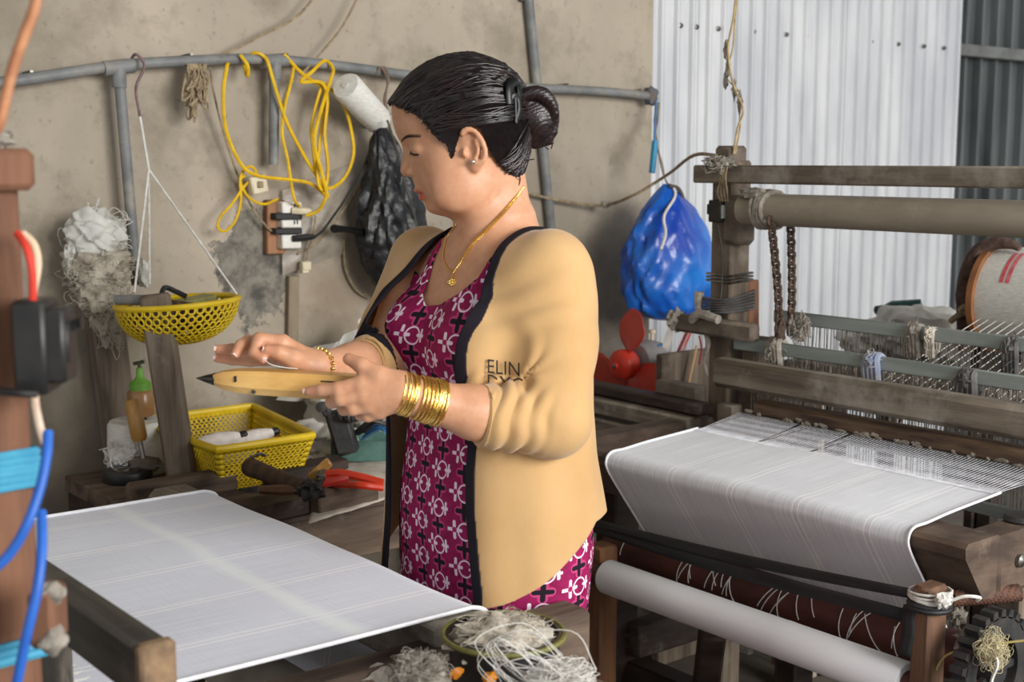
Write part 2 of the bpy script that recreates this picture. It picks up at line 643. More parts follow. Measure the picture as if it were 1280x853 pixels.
MB().tube(wallpath([(300, 495, .03), (260, 510), (215, 490), (190, 440), (205, 405), (225, 400), (235, 420), (200, 460), (165, 510), (130, 550), (124, 580), (145, 590), (175, 560), (192, 500), (190, 440), (205, 425)], 0.06, k5), 0.0035, 6).build('cable', YELLOW_CABLE, ec)
IVORY = mat('ivory_plastic', srgb(222, 212, 184), srgb(200, 188, 160), 0.5, 30)
p = ony(*k5(242, 452), YW - .065)
MB().box(p, (0.022, 0, 0.004), (0, 0.012, 0), (-0.004, 0, 0.022), 0.004).build('connector', IVORY, ec)
MB().box(p + V(0, -0.012, 0), (0.008, 0, 0), (0, 0.004, 0), (0, 0, 0.008), 0.002).build('screw_port', CORD, ec)
# yellow-white bundle of thin cords at the rail
k2 = crop(0, 0, 1.985)
bun = MB()
for s in range(16):
    rr = random.Random(s)
    x0 = 240 + rr.uniform(-7, 16)
    n = rr.randint(4, 6)
    pts = [(x0, 76, .035), (x0 + rr.uniform(-3, 3), 84, .066)]
    pts += [(x0 + rr.uniform(-8, 8), 84 + (k + 1) * rr.uniform(9, 12), .07 + rr.uniform(-.012, .02)) for k in range(n)]
    pts += [(x0 + rr.uniform(-9, 9), 100, .075), (x0 + rr.uniform(-3, 3), 80, .066)]
    bun.tube(wallpath(pts, .07, sub=5), rr.choice((.0022, .003, .0036)), 5)
solo('cord_bundle', bun, CORD, 'knotted bundle of thin dusty cords tied on the pipe rail', 'cord')
solo('loose_cord', MB().tube(wallpath([(262, 84, .06), (268, 120, .05), (285, 185), (310, 250), (335, 285), (360, 300)], .03), 0.0028, 5), CORD, 'thin beige cord sagging across the wall behind the yellow loops', 'cord')
solo('loose_cord', MB().tube(wallpath([(404, -20), (372, 20), (325, 45), (285, 66), (250, 77, .055), (238, 88, .07)], .05), 0.0035, 6), CORD, 'dusty twisted cord slanting up from the cord bundle on the rail', 'cord')
solo('loose_cord', MB().tube(wallpath([(455, -20), (430, 30), (405, 62), (385, 84, .06), (360, 110, .07), (352, 135, .07)], .05), 0.003, 6), CORD, 'dusty cord slanting up from the rail above the yellow hank', 'cord')
mb = MB()
for s in range(3):
    mb.tube(wallpath([(470 + s, 92, .06), (476 + s * 2, 84, .07), (484 + s, 100, .075), (482 - s, 125, .07), (486, 150, .07), (480, 160, .07)], .07), 0.0028, 5)
solo('hanging_string', mb, mat('brown_string', srgb(128, 112, 98), srgb(96, 82, 72), 0.9, 50), 'brown string tied to the rail holding the spool and black bag', 'string')

# socket board: wooden batten with three white sockets taped on
sk = crop(320, 230, 5.02)
sb = thing('socket_board', 'wooden batten on the wall with three white sockets bound by black tape', 'socket', ony(*sk(160, 260), YW))
MB().beam(ony(*sk(115, 100), YW - .012), ony(*sk(115, 440), YW - .012), 0.05, 0.022, (0, 1, 0), 0.003).build('batten', mat('raw_batten', srgb(164, 120, 88), srgb(130, 92, 66), 0.8, 30, (1, 1, .1)), sb)
SOCK = mat('white_socket', srgb(232, 230, 222), srgb(214, 210, 200), 0.45, 20)
for y0, y1 in ((112, 185), (225, 275), (318, 405)):
    a, b = ony(*sk(205, y0), YW - .03), ony(*sk(205, y1), YW - .03)
    s = MB().beam(a, b, 0.055, 0.036, (0, 1, 0), 0.003).build('socket', SOCK, sb)
    mid = (a + b) / 2
    for dx in (0.006, 0.014):
        MB().box(mid + V(dx, -0.0185, 0.004), (0.0016, 0, 0), (0, 0.001, 0), (0, 0, 0.005)).build('socket_slot', BLACK, s)
for y0, y1 in ((178, 225), (272, 315)):
    a, b = ony(*sk(180, y0 + 4), YW - .027), ony(*sk(180, y1 - 2), YW - .027)
    MB().beam(a, b, 0.075, 0.045, (0, 1, 0), 0.002).build('tape', BLACK, sb)
MB().beam(ony(*sk(152, 115), YW - .026), ony(*sk(152, 405), YW - .026), 0.008, 0.03, (0, 1, 0), 0.001).build('backing_strip', BLACK, sb)
pl = thing('power_plug', 'ivory plug pushed into the topmost socket', 'plug', ony(*sk(290, 172), YW - .06))
MB().tube([ony(*sk(225, 168), YW - .05), ony(*sk(330, 172), YW - .066), ony(*sk(345, 174), YW - .066)], [0.009, 0.009, 0.006], 8).build('plug_body', IVORY, pl)
pl = thing('power_plug', 'black plug and black lead in the lowest socket', 'plug', ony(*sk(290, 340), YW - .06))
MB().tube([ony(*sk(230, 345), YW - .05), ony(*sk(320, 335), YW - .066), ony(*sk(370, 332), YW - .068)], [0.008, 0.009, 0.005], 8).build('plug_body', BLACK, pl)
MB().tube(smooth_path([ony(*sk(370, 332), YW - .068), ony(*sk(420, 290), YW - .07), ony(*sk(480, 210), YW - .075), ony(*sk(550, 110), YW - .08), ony(*sk(600, 20), YW - .08), ony(462, 190, YW - .08), ony(470, 165, YW - .07), ony(484, 150, YW - .07)], 5), 0.003, 6).build('lead', BLACK, pl)
cn = thing('cable_with_connector', 'beige twin lead with an ivory connector dangling below the sockets', 'cable', ony(*sk(310, 520), YW - .03))
MB().tube(smooth_path([ony(*sk(375, 200), YW - .05), ony(*sk(365, 300), YW - .06), ony(*sk(335, 400), YW - .05), ony(*sk(318, 480), YW - .045)], 5), 0.003, 6).build('lead', CORD, cn)
MB().box(ony(*sk(310, 515), YW - .045), (0.013, 0, 0), (0, 0.01, 0), (0, 0, 0.012), 0.003).build('connector', IVORY, cn)
MB().box(ony(*sk(305, 545), YW - .045), (0.010, 0, 0), (0, 0.008, 0), (0, 0, 0.006), 0.002).build('screw_cap', IVORY, cn)
# crumpled clear plastic behind the sockets
CLEAR = mat('cloudy_plastic', srgb(176, 166, 152), srgb(150, 140, 126), 0.3, 20, bump=0.8, bscale=30, alpha=0.75)


def crumple(fn, nu, nv, amp, seed, freq=7):
    rr = np.random.default_rng(seed)
    ph = rr.uniform(0, 6.28, (7, 4))
    k = rr.uniform(-1, 1, (7, 3)) * freq * 4

    def g(u, v):
        p, n = fn(u, v)
        s = sum(abs(math.sin(k[q] @ p * (1 + q * .5) + ph[q, 0])) / (1 + q * .4) for q in range(7))
        return p + n * amp * (s - 1.8)
    return MB().grid(g, nu, nv)


def sheet_px(poly, off, bulge):
    """(u,v) -> point on the wall from four pixel corners (tl, tr, br, bl)"""
    tl, tr, br, bl = [ony(p[0], p[1], YW - off) for p in poly]

    def fn(u, v):
        p = (tl * (1 - u) + tr * u) * (1 - v) + (bl * (1 - u) + br * u) * v
        return p + V(0, -bulge * math.sin(math.pi * u) * math.sin(math.pi * v), 0), V(0, -1, 0)
    return fn


solo('plastic_wrap', crumple(sheet_px(((352, 238), (452, 200), (428, 318), (352, 344)), .012, .02), 26, 26, .006, 4), CLEAR, 'crumpled cloudy plastic sheet stuck to the wall behind the sockets', 'plastic wrap')
# thin batten running down the wall below the sockets
solo('wall_batten', MB().beam(ony(366, 345, YW - .01), ony(364, 470, YW - .01), 0.03, 0.018, (0, 1, 0), 0.002), mat('pale_batten', srgb(150, 136, 116), srgb(122, 108, 90), .85, 20, (1, 1, .2)), 'narrow weathered batten running down the wall below the sockets', 'batten')

# yarn spool stuck on a peg
sp = thing('yarn_spool', 'white yarn spool tilted on a peg beside the black bag', 'spool', ony(452, 130, YW - .1))
a, b = ony(432, 107, YW - .14), ony(474, 152, YW - .08)
ax = unit(b - a)
L = np.linalg.norm(b - a)
YARN_W = mat('wound_yarn', srgb(228, 226, 218), srgb(208, 206, 198), 0.85, 60, (1, 1, 4), bump=0.5, bscale=120)
MB().lathe(a, ax, [(0.006, -0.002), (0.034, 0), (0.038, 0.006), (0.036, L - 0.006), (0.033, L), (0.008, L + .001)], 28).build('yarn', YARN_W, sp)
MB().tube([a - ax * 0.004, b + ax * 0.01], 0.0085, 12).build('core', THREAD, sp)
MB().tube([a + ax * .02, b + V(0.02, 0.09, -.02)], 0.004, 8).build('peg', STEEL, sp)

# black plastic bag
def bag_mesh(c, prof, dirx, diry, seg, amp, seed, power=1.0):
    """prof: (z, half width, half depth, shift along dirx)"""
    rr = np.random.default_rng(seed)
    ph = rr.uniform(0, 6.28, 40)
    mb, n = MB(), len(prof)
    zs = np.array([q[0] for q in prof])
    order = np.argsort(zs)
    zf = np.linspace(zs.max(), zs.min(), 60)
    cols = [np.interp(zf, zs[order], np.array([q[k] for q in prof])[order]) for k in (1, 2, 3)]
    vs, fs = [], []
    for j, z in enumerate(zf):
        for i in range(seg):
            a = 2 * math.pi * i / seg
            fold = 0
            for q in range(6):
                fold += math.sin((5 + 4 * q) * a + ph[q] + 3.0 * math.sin(z * (14 + 5 * q) + ph[q + 6])) / (1 + q * .5)
            cr = sum(abs(math.sin(ph[20 + q] + (9 + 6 * q) * (z * 2.2 * math.cos(ph[q]) + a * .35 * math.sin(ph[q])) * 2)) / (1 + q) for q in range(4)) - 1.2
            w, d, s = cols[0][j], cols[1][j], cols[2][j]
            rs = 1 + amp * fold + amp * 1.4 * cr
            vs.append(np.asarray(c) + np.asarray(dirx) * (s + w * math.cos(a) * rs) + np.asarray(diry) * d * math.sin(a) * rs + V(0, 0, z))
    for j in range(len(zf) - 1):
        for i in range(seg):
            i2 = (i + 1) % seg
            fs.append((j * seg + i, j * seg + i2, (j + 1) * seg + i2, (j + 1) * seg + i))
    fs.append(tuple((len(zf) - 1) * seg + k for k in range(seg)))
    fs.append(tuple(range(seg))[::-1])
    return mb.add(vs, fs)


BAGK = mat('black_film', srgb(16, 16, 18), srgb(30, 30, 32), 0.34, 12, bump=0.6, bscale=55, spec=0.45)
bk = thing('plastic_bag', 'knotted black plastic bag hanging from the rail string', 'bag', ony(482, 158, YW - .12))
zr = lambda px, py: ony(px, py, YW - .10)
c = zr(478, 160)
sx = np.linalg.norm(zr(520, 300) - zr(478, 300)) / 42
pz = lambda py: (zr(478, py) - c)[2]
bag_mesh(c, [(pz(160), 8 * sx, .015, 0), (pz(180), 15 * sx, .03, 2 * sx), (pz(215), 24 * sx, .05, 6 * sx), (pz(260), 34 * sx, .07, 9 * sx), (pz(300), 38 * sx, .08, 10 * sx), (pz(330), 34 * sx, .07, 12 * sx), (pz(355), 26 * sx, .055, 16 * sx), (pz(370), 13 * sx, .03, 18 * sx), (pz(377), 3 * sx, .01, 18 * sx)], V(1, 0, 0), V(0, 1, 0), 72, .055, 5).build('bag_body', BAGK, bk)
for s in (-1, 1):
    MB().tube(smooth_path([c + V(0, 0, -.02), c + V(.012 * s, 0, .02), c + V(.02 * s, -.005, .035), c + V(.004 * s, 0, .028), c + V(0, 0, 0)], 5), 0.006, 7, flat=.5).build('handle', BAGK, bk)
a = zr(452, 288)
mb = MB()
mb.tube(smooth_path([zr(474, 295), zr(455, 290), zr(432, 286), zr(418, 284), zr(412, 290)], 4), [0.03] * 4 + [.03, .024, .02, .018, .015, .014, .012, .010, .010, .008, .008, .006, .004][:13 - 0], 10, flat=.5) if False else mb.tube([zr(478, 296), zr(455, 291), zr(432, 287), zr(418, 286)], [0.03, 0.02, 0.016, 0.022], 10, flat=.5)
mb.build('knot_tail', BAGK, bk)
solo('loose_cord', MB().tube(wallpath([(484, 150, .15), (497, 190, .17), (508, 235, .18), (516, 262, .18), (523, 292, .18)], .18), 0.0028, 5), mat('dark_lead', srgb(60, 56, 52), srgb(80, 74, 66), .6, 40), 'thin dark lead hanging over the front of the black bag', 'cord')
solo('loose_cord', MB().tube(wallpath([(430, 300), (432, 335), (445, 362), (462, 373), (455, 366)], .015), 0.003, 5), CORD, 'short beige cord trailing below the black bag on the wall', 'cord')
solo('loose_cord', MB().tube(wallpath([(487, 155), (478, 185), (455, 222), (430, 262), (400, 300), (372, 318)], .03), 0.003, 5), CORD, 'pale cord slanting from the black bag towards the sockets', 'cord')

# white rags and thread waste bunched at the foot of the first drop leg
RAG = mat('white_rag', srgb(222, 222, 216), srgb(190, 188, 178), 0.9, 14, bump=0.7, bscale=40)
NETRAG = mat('off_white_rag', srgb(196, 188, 172), srgb(158, 148, 132), 0.95, 26, bump=0.9, bscale=90)
rg = thing('rag_bundle', 'bunch of white net cloth and thread waste tied to the pipe leg', 'rags', ony(128, 400, YW - .05))
y0 = YW - .09
zc = lambda px, py, o=.09: ony(px, py, YW - o)
MB().blob(zc(120, 292), (.066, .05, .052), .20, 36, 4, 1).tangle(zc(120, 292), (.068, .052, .054), 30, .0011, 5).build('net_cloth', RAG, rg)
MB().blob(zc(122, 332), (.070, .05, .042), .24, 30, 5, 2).tangle(zc(122, 335), (.070, .056, .046), 110, .0008, 2).build('thread_waste', NETRAG, rg)
MB().blob(zc(128, 362), (.058, .05, .05), .26, 30, 5, 3).tangle(zc(126, 368), (.058, .056, .056), 110, .0008, 3).build('thread_waste', NETRAG, rg)
MB().blob(zc(138, 392), (.036, .04, .06), .24, 24, 5, 4).tangle(zc(140, 398), (.040, .04, .062), 80, .0008, 4).build('thread_waste', NETRAG, rg)
MB().blob(zc(90, 322), (.018, .02, .036), .2, 12, 5, 5).build('net_cloth', RAG, rg)
MB().blob(zc(180, 342), (.014, .02, .03), .2, 10, 5, 6).build('net_cloth', RAG, rg)
# weathered post leaning by the wall under the rags
solo('wall_post', MB().beam(ony(130, 395, YW - .04), ony(160, 620, YW - .04), 0.075, 0.05, (0, 1, 0), .004), WOOD_Z, 'weathered post leaning on the wall under the thread waste', 'post')

# hanging yellow colander
DC = 2.80
cc = at(222, 378, DC)
colr = thing('colander', 'round yellow plastic colander hung from white strings', 'basket', cc)
RC, HC = 0.127, 0.085
tilt = V(0.10, 0.02, 0)


def bowl(u, v):
    a = 2 * math.pi * u
    ph = v * math.pi / 2 * 0.82
    r = RC * (math.cos(ph) ** 0.75)
    z = -HC * math.sin(ph) / math.sin(math.pi / 2 * .82)
    p = V(r * math.cos(a), r * math.sin(a), z)
    return cc + p + V(0, 0, 0.06 * (p @ unit(RT)))


o = MB().perforated(bowl, 44, 6, .62, 8).build('bowl', YELLOW_PL, colr)
thicken(o, .003)
r0 = RC * (math.cos(math.pi / 2 * .82) ** .75)
MB().add([bowl(i / 44, 1) for i in range(44)], [tuple(range(44))]).build('base', YELLOW_PL, colr)
MB().tube([bowl(i / 44, 0) for i in range(44)], .0065, 8, closed=True).build('rim', YELLOW_PL, colr)
BROWNM = mat('rusty_bits', srgb(92, 66, 46), srgb(50, 42, 36), .8, 40)
odd = thing('tool_bits', 'rusty odds and ends heaped inside the colander', 'tools', cc - V(0, 0, .04))
MB().blob(cc + V(0, 0, -.03), (.09, .09, .03), .25, 14, 7, 9).build('heap', BROWNM, odd)
MB().tube(smooth_path([cc + V(-.04, .0, .0), cc + V(-.02, .02, .03), cc + V(.01, .03, .02), cc + V(.03, .02, .008)], 4), .006, 6).build('hook', BLACK, odd)
MB().box(cc + V(.05, .02, -.002), (.04, .01, .004), (-.006, .02, 0), (0, 0, .008), .002).build('scraper', mat('olive_plastic', srgb(160, 158, 96), srgb(130, 126, 80), .5, 20), odd)
st = thing('hanging_string', 'white forked string carrying the yellow colander from the rail', 'string', ony(172, 80, YW - .05))
kn = at(186, 212, DC)
top = ony(168, 78, YW - .065)
MB().tube(smooth_path([top + V(0, .03, .0), top + V(.004, 0, .018), top + V(.01, -.03, -.01), at(170, 110, DC + .06), at(175, 146, DC + .02)], 5), .0035, 6).build('cord', mat('mauve_cord', srgb(140, 116, 116), srgb(110, 92, 92), .9, 60), st)
MB().tube([at(175, 146, DC + .02), kn], .0028, 6).build('strand', THREAD, st)
for q in ((168, 366, DC - .05), (296, 368, DC), (187, 355, DC + .10)):
    MB().tube([kn, at(*q)], .0024, 6).build('strand', THREAD, st)

# ------------------------------------------------------------------ work table along the wall
ZT = .72
TX0, TX1, TY0, TY1 = 1.0, 2.0, 2.26, 2.80
tb = thing('work_table', 'low dusty wooden work table crowded with tools against the wall', 'table', ((TX0 + TX1) / 2, 2.5, 0))
npl = 4
for i in range(npl):
    w = (TY1 - TY0) / npl
    MB().box(((TX0 + TX1) / 2, TY0 + (i + .5) * w, ZT - .018), ((TX1 - TX0) / 2, 0, 0), (0, w / 2 - .0015, 0), (0, 0, .018), .003).build('plank', WOOD_X, tb)
MB().box(((TX0 + TX1) / 2 + .01, TY0 + .02, ZT - .085), ((TX1 - TX0) / 2 - .01, 0, 0), (0, .018, 0), (0, 0, .05), .003).build('apron', WOOD_X, tb)
MB().box((TX0 + .02, (TY0 + TY1) / 2, ZT - .11), (.018, 0, 0), (0, (TY1 - TY0) / 2 - .01, 0), (0, 0, .075), .003).build('apron', WOOD_DARK, tb)
for x in (TX0 + .035, TX1 - .035):
    for y in (TY0 + .035, TY1 - .035):
        MB().box((x, y, (ZT - .03) / 2), (.03, 0, 0), (0, .03, 0), (0, 0, (ZT - .03) / 2), .004).build('leg', WOOD_DARK, tb)

# slanted lever plank with pipe stub
lv = thing('lever_plank', 'grey weathered plank leaning up from the table edge with a pipe stub', 'plank', onz(230, 592, ZT + .03))
b0 = onz(228, 598, ZT + .02)
dl = (b0 - CAM) @ FW
t0 = at(193, 368, dl - .06)
MB().beam(t0, b0, .060, .035, -FW, .006).build('plank', WOOD_Z, lv)
MB().tube([t0 + V(0, 0, -.012), at(146, 375, dl - .02)], .011, 10).build('pipe_stub', PVC, lv)
MB().tube(smooth_path([t0 + V(-.02, 0, -.02), at(193, 400, dl - .08), at(178, 440, dl - .02), at(190, 470, dl - .02)], 4), .0012, 4).build('thread', THREAD, lv)

# big white yarn cone
bc = onz(174, 588, ZT)
big = thing('yarn_cone', 'large squat white yarn spool standing on the table corner', 'spool', bc)
MB().lathe(bc, (0, 0, 1), [(.02, 0), (.066, 0), (.068, .01), (.064, .105), (.059, .113), (.02, .115)], 40).build('yarn', YARN_W, big)
MB().lathe(bc + V(0, 0, .113), (0, 0, 1), [(.005, 0), (.021, 0), (.021, .008), (.012, .009), (.010, .004)], 20).build('core', BLACK, big)
# oil bottle with green pump
ob = bc + V(.01, 0, .122)
bt = thing('oil_bottle', 'brown oil bottle with a green pump cap standing on the yarn spool', 'bottle', ob)
OIL = mat('brown_oil_plastic', srgb(150, 112, 70), srgb(126, 92, 56), .3, 8, spec=.5)
GREEN = mat('green_plastic', srgb(120, 176, 70), srgb(96, 148, 56), .45, 20)
MB().lathe(ob, (0, 0, 1), [(.004, 0), (.026, 0), (.029, .004), (.029, .052), (.024, .058), (.02, .06)], 26).build('bottle_body', OIL, bt)
cap = MB().lathe(ob + V(0, 0, .056), (0, 0, 1), [(.021, 0), (.024, .002), (.024, .018), (.014, .024), (.009, .03), (.007, .05), (.004, .052)], 20).build('pump_cap', GREEN, bt)
MB().tube(smooth_path([ob + V(0, 0, .105), ob + V(0, 0, .118), ob + V(.012, -.004, .12), ob + V(-.012, .006, .116)], 3), .004, 7).build('nozzle', mat('dark_nozzle', srgb(60, 66, 40), None, .5), cap)

# sharpening awl, thread wrap and tape disc
dk = thing('tape_roll', 'flat black roll of tape lying on the table corner', 'tape', onz(150, 596, ZT))
dc = onz(160, 601, ZT)
MB().lathe(dc, (0, 0, 1), [(.024, 0), (.05, 0), (.0515, .003), (.0515, .021), (.05, .024), (.024, .024), (.024, 0)], 36, cap=False).build('roll', BLACK, dk)
MB().lathe(dc + V(0, 0, .001), (0, 0, 1), [(.019, 0), (.024, 0), (.024, .022), (.019, .022), (.019, 0)], 30, cap=False).build('core', CORD, dk)
sc_ = thing('steel_strip', 'thin worn steel strip resting across the tape roll', 'steel strip', dc + V(0, 0, .025))
q0, q1 = dc + RT * -.03 + V(0, 0, .028), dc + RT * .085 + V(0, 0, .034)
MB().beam(q0, q1, .012, .004, (0, 0, 1), .001).build('strip', STEEL, sc_)
MB().beam(q0 + V(.01, .01, .004), q1 + V(.0, .01, .004), .004, .003, (0, 0, 1), .001).build('edge_rib', STEEL, sc_)
aw = thing('awl', 'awl with a worn yellow wooden handle standing point down', 'tool', dc + RT * .035 + V(0, 0, .03))
h1 = at(165, 500, (dc - CAM) @ FW)
h0 = at(175, 552, (dc - CAM) @ FW)
ah = unit(h0 - h1)
LH = np.linalg.norm(h0 - h1)
HANDLE = mat('varnished_handle', srgb(206, 158, 84), srgb(150, 104, 50), .42, 14, (1, 1, .3), coat=.2)
MB().lathe(h1, ah, [(.004, -.001), (.0135, 0), (.016, .006), (.0175, LH * .5), (.017, LH - .008), (.012, LH)], 18).build('handle', HANDLE, aw)
MB().tube([h0, h0 + ah * .05], .0055, 8).build('shank', STEEL, aw)
tw = thing('thread_hank', 'wrapped hank of pale thread lying against the yarn spool', 'thread', dc + V(0, .05, .03))
hc = at(155, 570, (dc - CAM) @ FW + .03)
MB().blob(hc, (.034, .03, .026), .12, 14, 5, 8).tangle(hc, (.038, .034, .03), 50, .0016, 8).build('thread', THREAD, tw)
solo('wood_block', MB().box(at(182, 579, (dc - CAM) @ FW + .01), RT * .03 - V(0, 0, .004), HF * .02, (0, 0, .012), .006), WOOD_OLD, 'small worn wooden wedge beside the thread hank', 'wood block')

# rough beams lying on the table's front edge
ga = onz(140, 612, ZT + .0)
gb = onz(290, 588, ZT + .0)
yb = 2.335
zz = ZT + .022
s0, s1 = onz(160, 606, ZT + .045), onz(292, 585, ZT + .045)
solo('rough_beam', MB().beam(V(s0[0], s0[1], zz), V(s1[0], s1[1], zz), .05, .046, (0, 0, 1), .008), WOOD_X, 'rough beam lying along the table edge below the lever plank', 'wood beam')

# yellow rectangular basket with shuttle bobbins
bz = ZT + .10
ZB = ZT
r_bl, r_br = V(1.172, 2.80, bz), V(1.50, 2.80, bz)
r_fl, r_fr = V(1.172, 2.41, bz), V(1.40, 2.41, bz)
r_br = V(1.46, 2.80, bz)
cen = (r_bl + r_br + r_fl + r_fr) / 4
bot = [cen + (q - cen) * V(.80, .80, 1) - V(0, 0, .098) for q in (r_fl, r_fr, r_br, r_bl)]
rim = [r_fl, r_fr, r_br, r_bl]
yb_ = thing('plastic_basket', 'yellow rectangular perforated plastic basket holding yarn bobbins', 'basket', cen - V(0, 0, .1))
for i in range(4):
    a, b, c, d = rim[i], rim[(i + 1) % 4], bot[(i + 1) % 4], bot[i]
    nn = int(np.linalg.norm(a - b) / .0125)
    o = MB().perforated(lambda u, v: (a * (1 - u) + b * u) * (1 - v) + (d * (1 - u) + c * u) * v, nn, 8, .66, 6, skip=lambda i_, j_: i_ in (0, nn - 1) or j_ == 0).build('side_panel', YELLOW_PL, yb_)
    thicken(o, .003)
o = MB().perforated(lambda u, v: (bot[0] * (1 - u) + bot[1] * u) * (1 - v) + (bot[3] * (1 - u) + bot[2] * u) * v, 16, 20, .6, 6).build('base', YELLOW_PL, yb_)
thicken(o, .003)
rimpts = []
for i in range(4):
    a, b, c = rim[i - 1], rim[i], rim[(i + 1) % 4]
    rimpts += [b + unit(a - b) * .02, b + (unit(a - b) + unit(c - b)) * .004, b + unit(c - b) * .02]
MB().tube(rimpts, .008, 8, closed=True).build('rim', YELLOW_PL, yb_)
BOB = mat('bobbin_yarn', srgb(232, 224, 218), srgb(212, 202, 196), .85, 60, bump=.4, bscale=150)
RED = mat('red_plastic', srgb(196, 52, 36), srgb(170, 40, 30), .45, 20)
for k, (px, py, z, ang, tip) in enumerate(((1.235, 2.535, .088, .05, BLACK), (1.315, 2.530, .084, .25, BLACK), (1.25, 2.50, .060, -.05, RED), (1.355, 2.60, .050, .1, RED), (1.29, 2.60, .05, .2, BLACK))):
    c = V(px, py, ZT + z)
    d = unit(V(.95, -.22 + ang, .14))
    bo = thing('yarn_bobbin', ['pale black-tipped yarn bobbin in the yellow basket, next to the lever plank', 'pale black-tipped yarn bobbin lying topmost in the middle of the yellow basket', 'pale red-tipped yarn bobbin lying along the front rim of the basket', 'pale red-tipped yarn bobbin at the free end of the yellow basket', 'pale black-tipped yarn bobbin lying lowest, under the others in the basket'][k], 'bobbin', c, 'yarn bobbins in the yellow basket')
    MB().lathe(c - d * .055, d, [(.004, 0), (.014, .004), (.019, .03), (.020, .06), (.014, .09), (.009, .104)], 16).build('yarn', BOB, bo)
    MB().lathe(c + d * .048, d, [(.008, 0), (.0095, .003), (.0095, .014), (.006, .018)], 12).build('tip', tip, bo)

# wooden blocks and tools in front of the basket
zt = ZT
def flat_at(px, py, z=0.0):
    return onz(px, py, zt + z)


solo('wood_block', MB().box(flat_at(424, 634) + V(0, .0, .024), unit(V(1, .12, 0)) * .075, unit(V(-.12, 1, 0)) * .035, (0, 0, .024), .004), WOOD_X, 'reddish brown squared wooden block in front of the red tool handles', 'wood block')
solo('wood_block', MB().box(flat_at(352, 644) + V(0, .0, .018), unit(V(1, .1, 0)) * .09, unit(V(-.1, 1, 0)) * .04, (0, 0, .018), .005), WOOD_DARK, 'dark low wooden block with a knife lying on it', 'wood block')
solo('wood_block', MB().box(flat_at(420, 596) + V(-.06, .03, .016), unit(V(1, .12, 0)) * .10, unit(V(-.12, 1, 0)) * .03, (0, 0, .016), .005), WOOD_DARK, 'dark flat wooden board under the hammer', 'wood block')
kf = thing('knife', 'small knife with a brown wooden handle and pale blade', 'knife', flat_at(330, 615, .045))
ka, kb = at(298, 612, 2.50), at(372, 613, 2.47)
km = ka * .62 + kb * .38
MB().tube([kb, km * .4 + kb * .6, km], [.012, .0145, .011], 10, flat=.7).build('handle', mat('brown_handle', srgb(112, 74, 44), srgb(78, 50, 32), .55, 30), kf)
MB().add([km + V(0, 0, .008), km - V(0, 0, .008), ka - V(0, 0, .004), ka + V(0, 0, .001), km + V(.002, .002, .008), km + V(.002, .002, -.008)], [(0, 1, 2, 3), (4, 3, 2, 5), (0, 3, 4), (1, 5, 2)]).build('blade', STEEL, kf)
hm = thing('hammer', 'rusty hammer with a dark taped handle lying by the yellow basket', 'hammer', flat_at(345, 605, .05))
ha, hb = at(312, 584, 2.62), at(384, 612, 2.46)
MB().tube([ha, ha * .5 + hb * .5, hb], [.019, .016, .017], 12).build('handle', BROWNM, hm)
MB().blob(hb + V(.006, -.006, 0), (.026, .02, .02), .25, 12, 5, 21).build('head', mat('dark_iron', srgb(44, 42, 42), srgb(64, 60, 56), .5, 40, metal=.5, bump=.5, bscale=60), hm)
MB().tube(smooth_path([ha + V(.0, 0, .017), ha + V(.02, -.004, .024), ha + V(.035, 0, .018)], 4), .0035, 6).build('nail', STEEL, hm)
# red tool handles
ORANGE = mat('orange_red_grip', srgb(226, 66, 34), srgb(206, 52, 28), .45, 20)
pr_ = thing('pliers', 'pliers with long orange red grips lying open', 'pliers', flat_at(430, 600, .05))
j = at(404, 594, 2.60)
MB().tube(smooth_path([j, at(425, 592, 2.58), at(452, 597, 2.56), at(478, 604, 2.55)], 4), [.009] * 6 + [.0085] * 7, 8).build('grip', ORANGE, pr_)
MB().tube(smooth_path([j + V(0, 0, -.01), at(410, 604, 2.58), at(430, 606, 2.55), at(452, 607, 2.52), at(478, 610, 2.54)], 4), .0075, 8).build('grip', ORANGE, pr_)
MB().blob(j, (.014, .014, .011), .1, 10, 3, 2).build('pivot', STEEL, pr_)
MB().tube([j, at(398, 604, 2.58)], [.01, .003], 8).build('jaw', STEEL, pr_)
sd = thing('screwdriver', 'thin rod tool with a dull red grip beside the pliers', 'screwdriver', flat_at(415, 606, .055))
MB().tube([at(380, 611, 2.46), at(398, 606, 2.46), at(434, 598, 2.49)], [.006, .0085, .008], 8).build('grip', RED, sd)
MB().tube([at(380, 611, 2.46), at(366, 615, 2.45)], .003, 6).build('shaft', STEEL, sd)
solo('wood_chip', MB().box(at(400, 588, 2.62), RT * .02 + V(0, 0, .018), HF * .006, RT * -.006 + V(0, 0, .008), .003), HANDLE, 'splintered tan wood chip propped behind the pliers', 'wood chip')
# paper sack edge and cloths under the tools
PAPER = mat('printed_sack', srgb(206, 198, 184), srgb(182, 170, 156), .85, 18, bump=.3, bscale=60, dust=srgb(176, 72, 60), dust_scale=14, dust_lo=.66)


def ground_sheet(poly, z, bulge, nu, nv, amp, seed, freq=8):
    P = [onz(p[0], p[1], z) for p in poly]

    def fn(u, v):
        p = (P[0] * (1 - u) + P[1] * u) * (1 - v) + (P[3] * (1 - u) + P[2] * u) * v
        return p + V(0, 0, bulge * math.sin(math.pi * u) * math.sin(math.pi * v)), V(0, 0, 1)
    return crumple(fn, nu, nv, amp, seed, freq)


o = solo('paper_sack', ground_sheet(((405, 580), (492, 575), (490, 622), (385, 656)), zt + .006, .004, 24, 20, .0015, 12), PAPER, 'flattened off-white paper sack under the red tools', 'paper')
thicken(o, .0015)
SACK = mat('woven_sack', srgb(212, 210, 204), srgb(184, 180, 172), .6, 12, bump=.5, bscale=50, spec=.4)


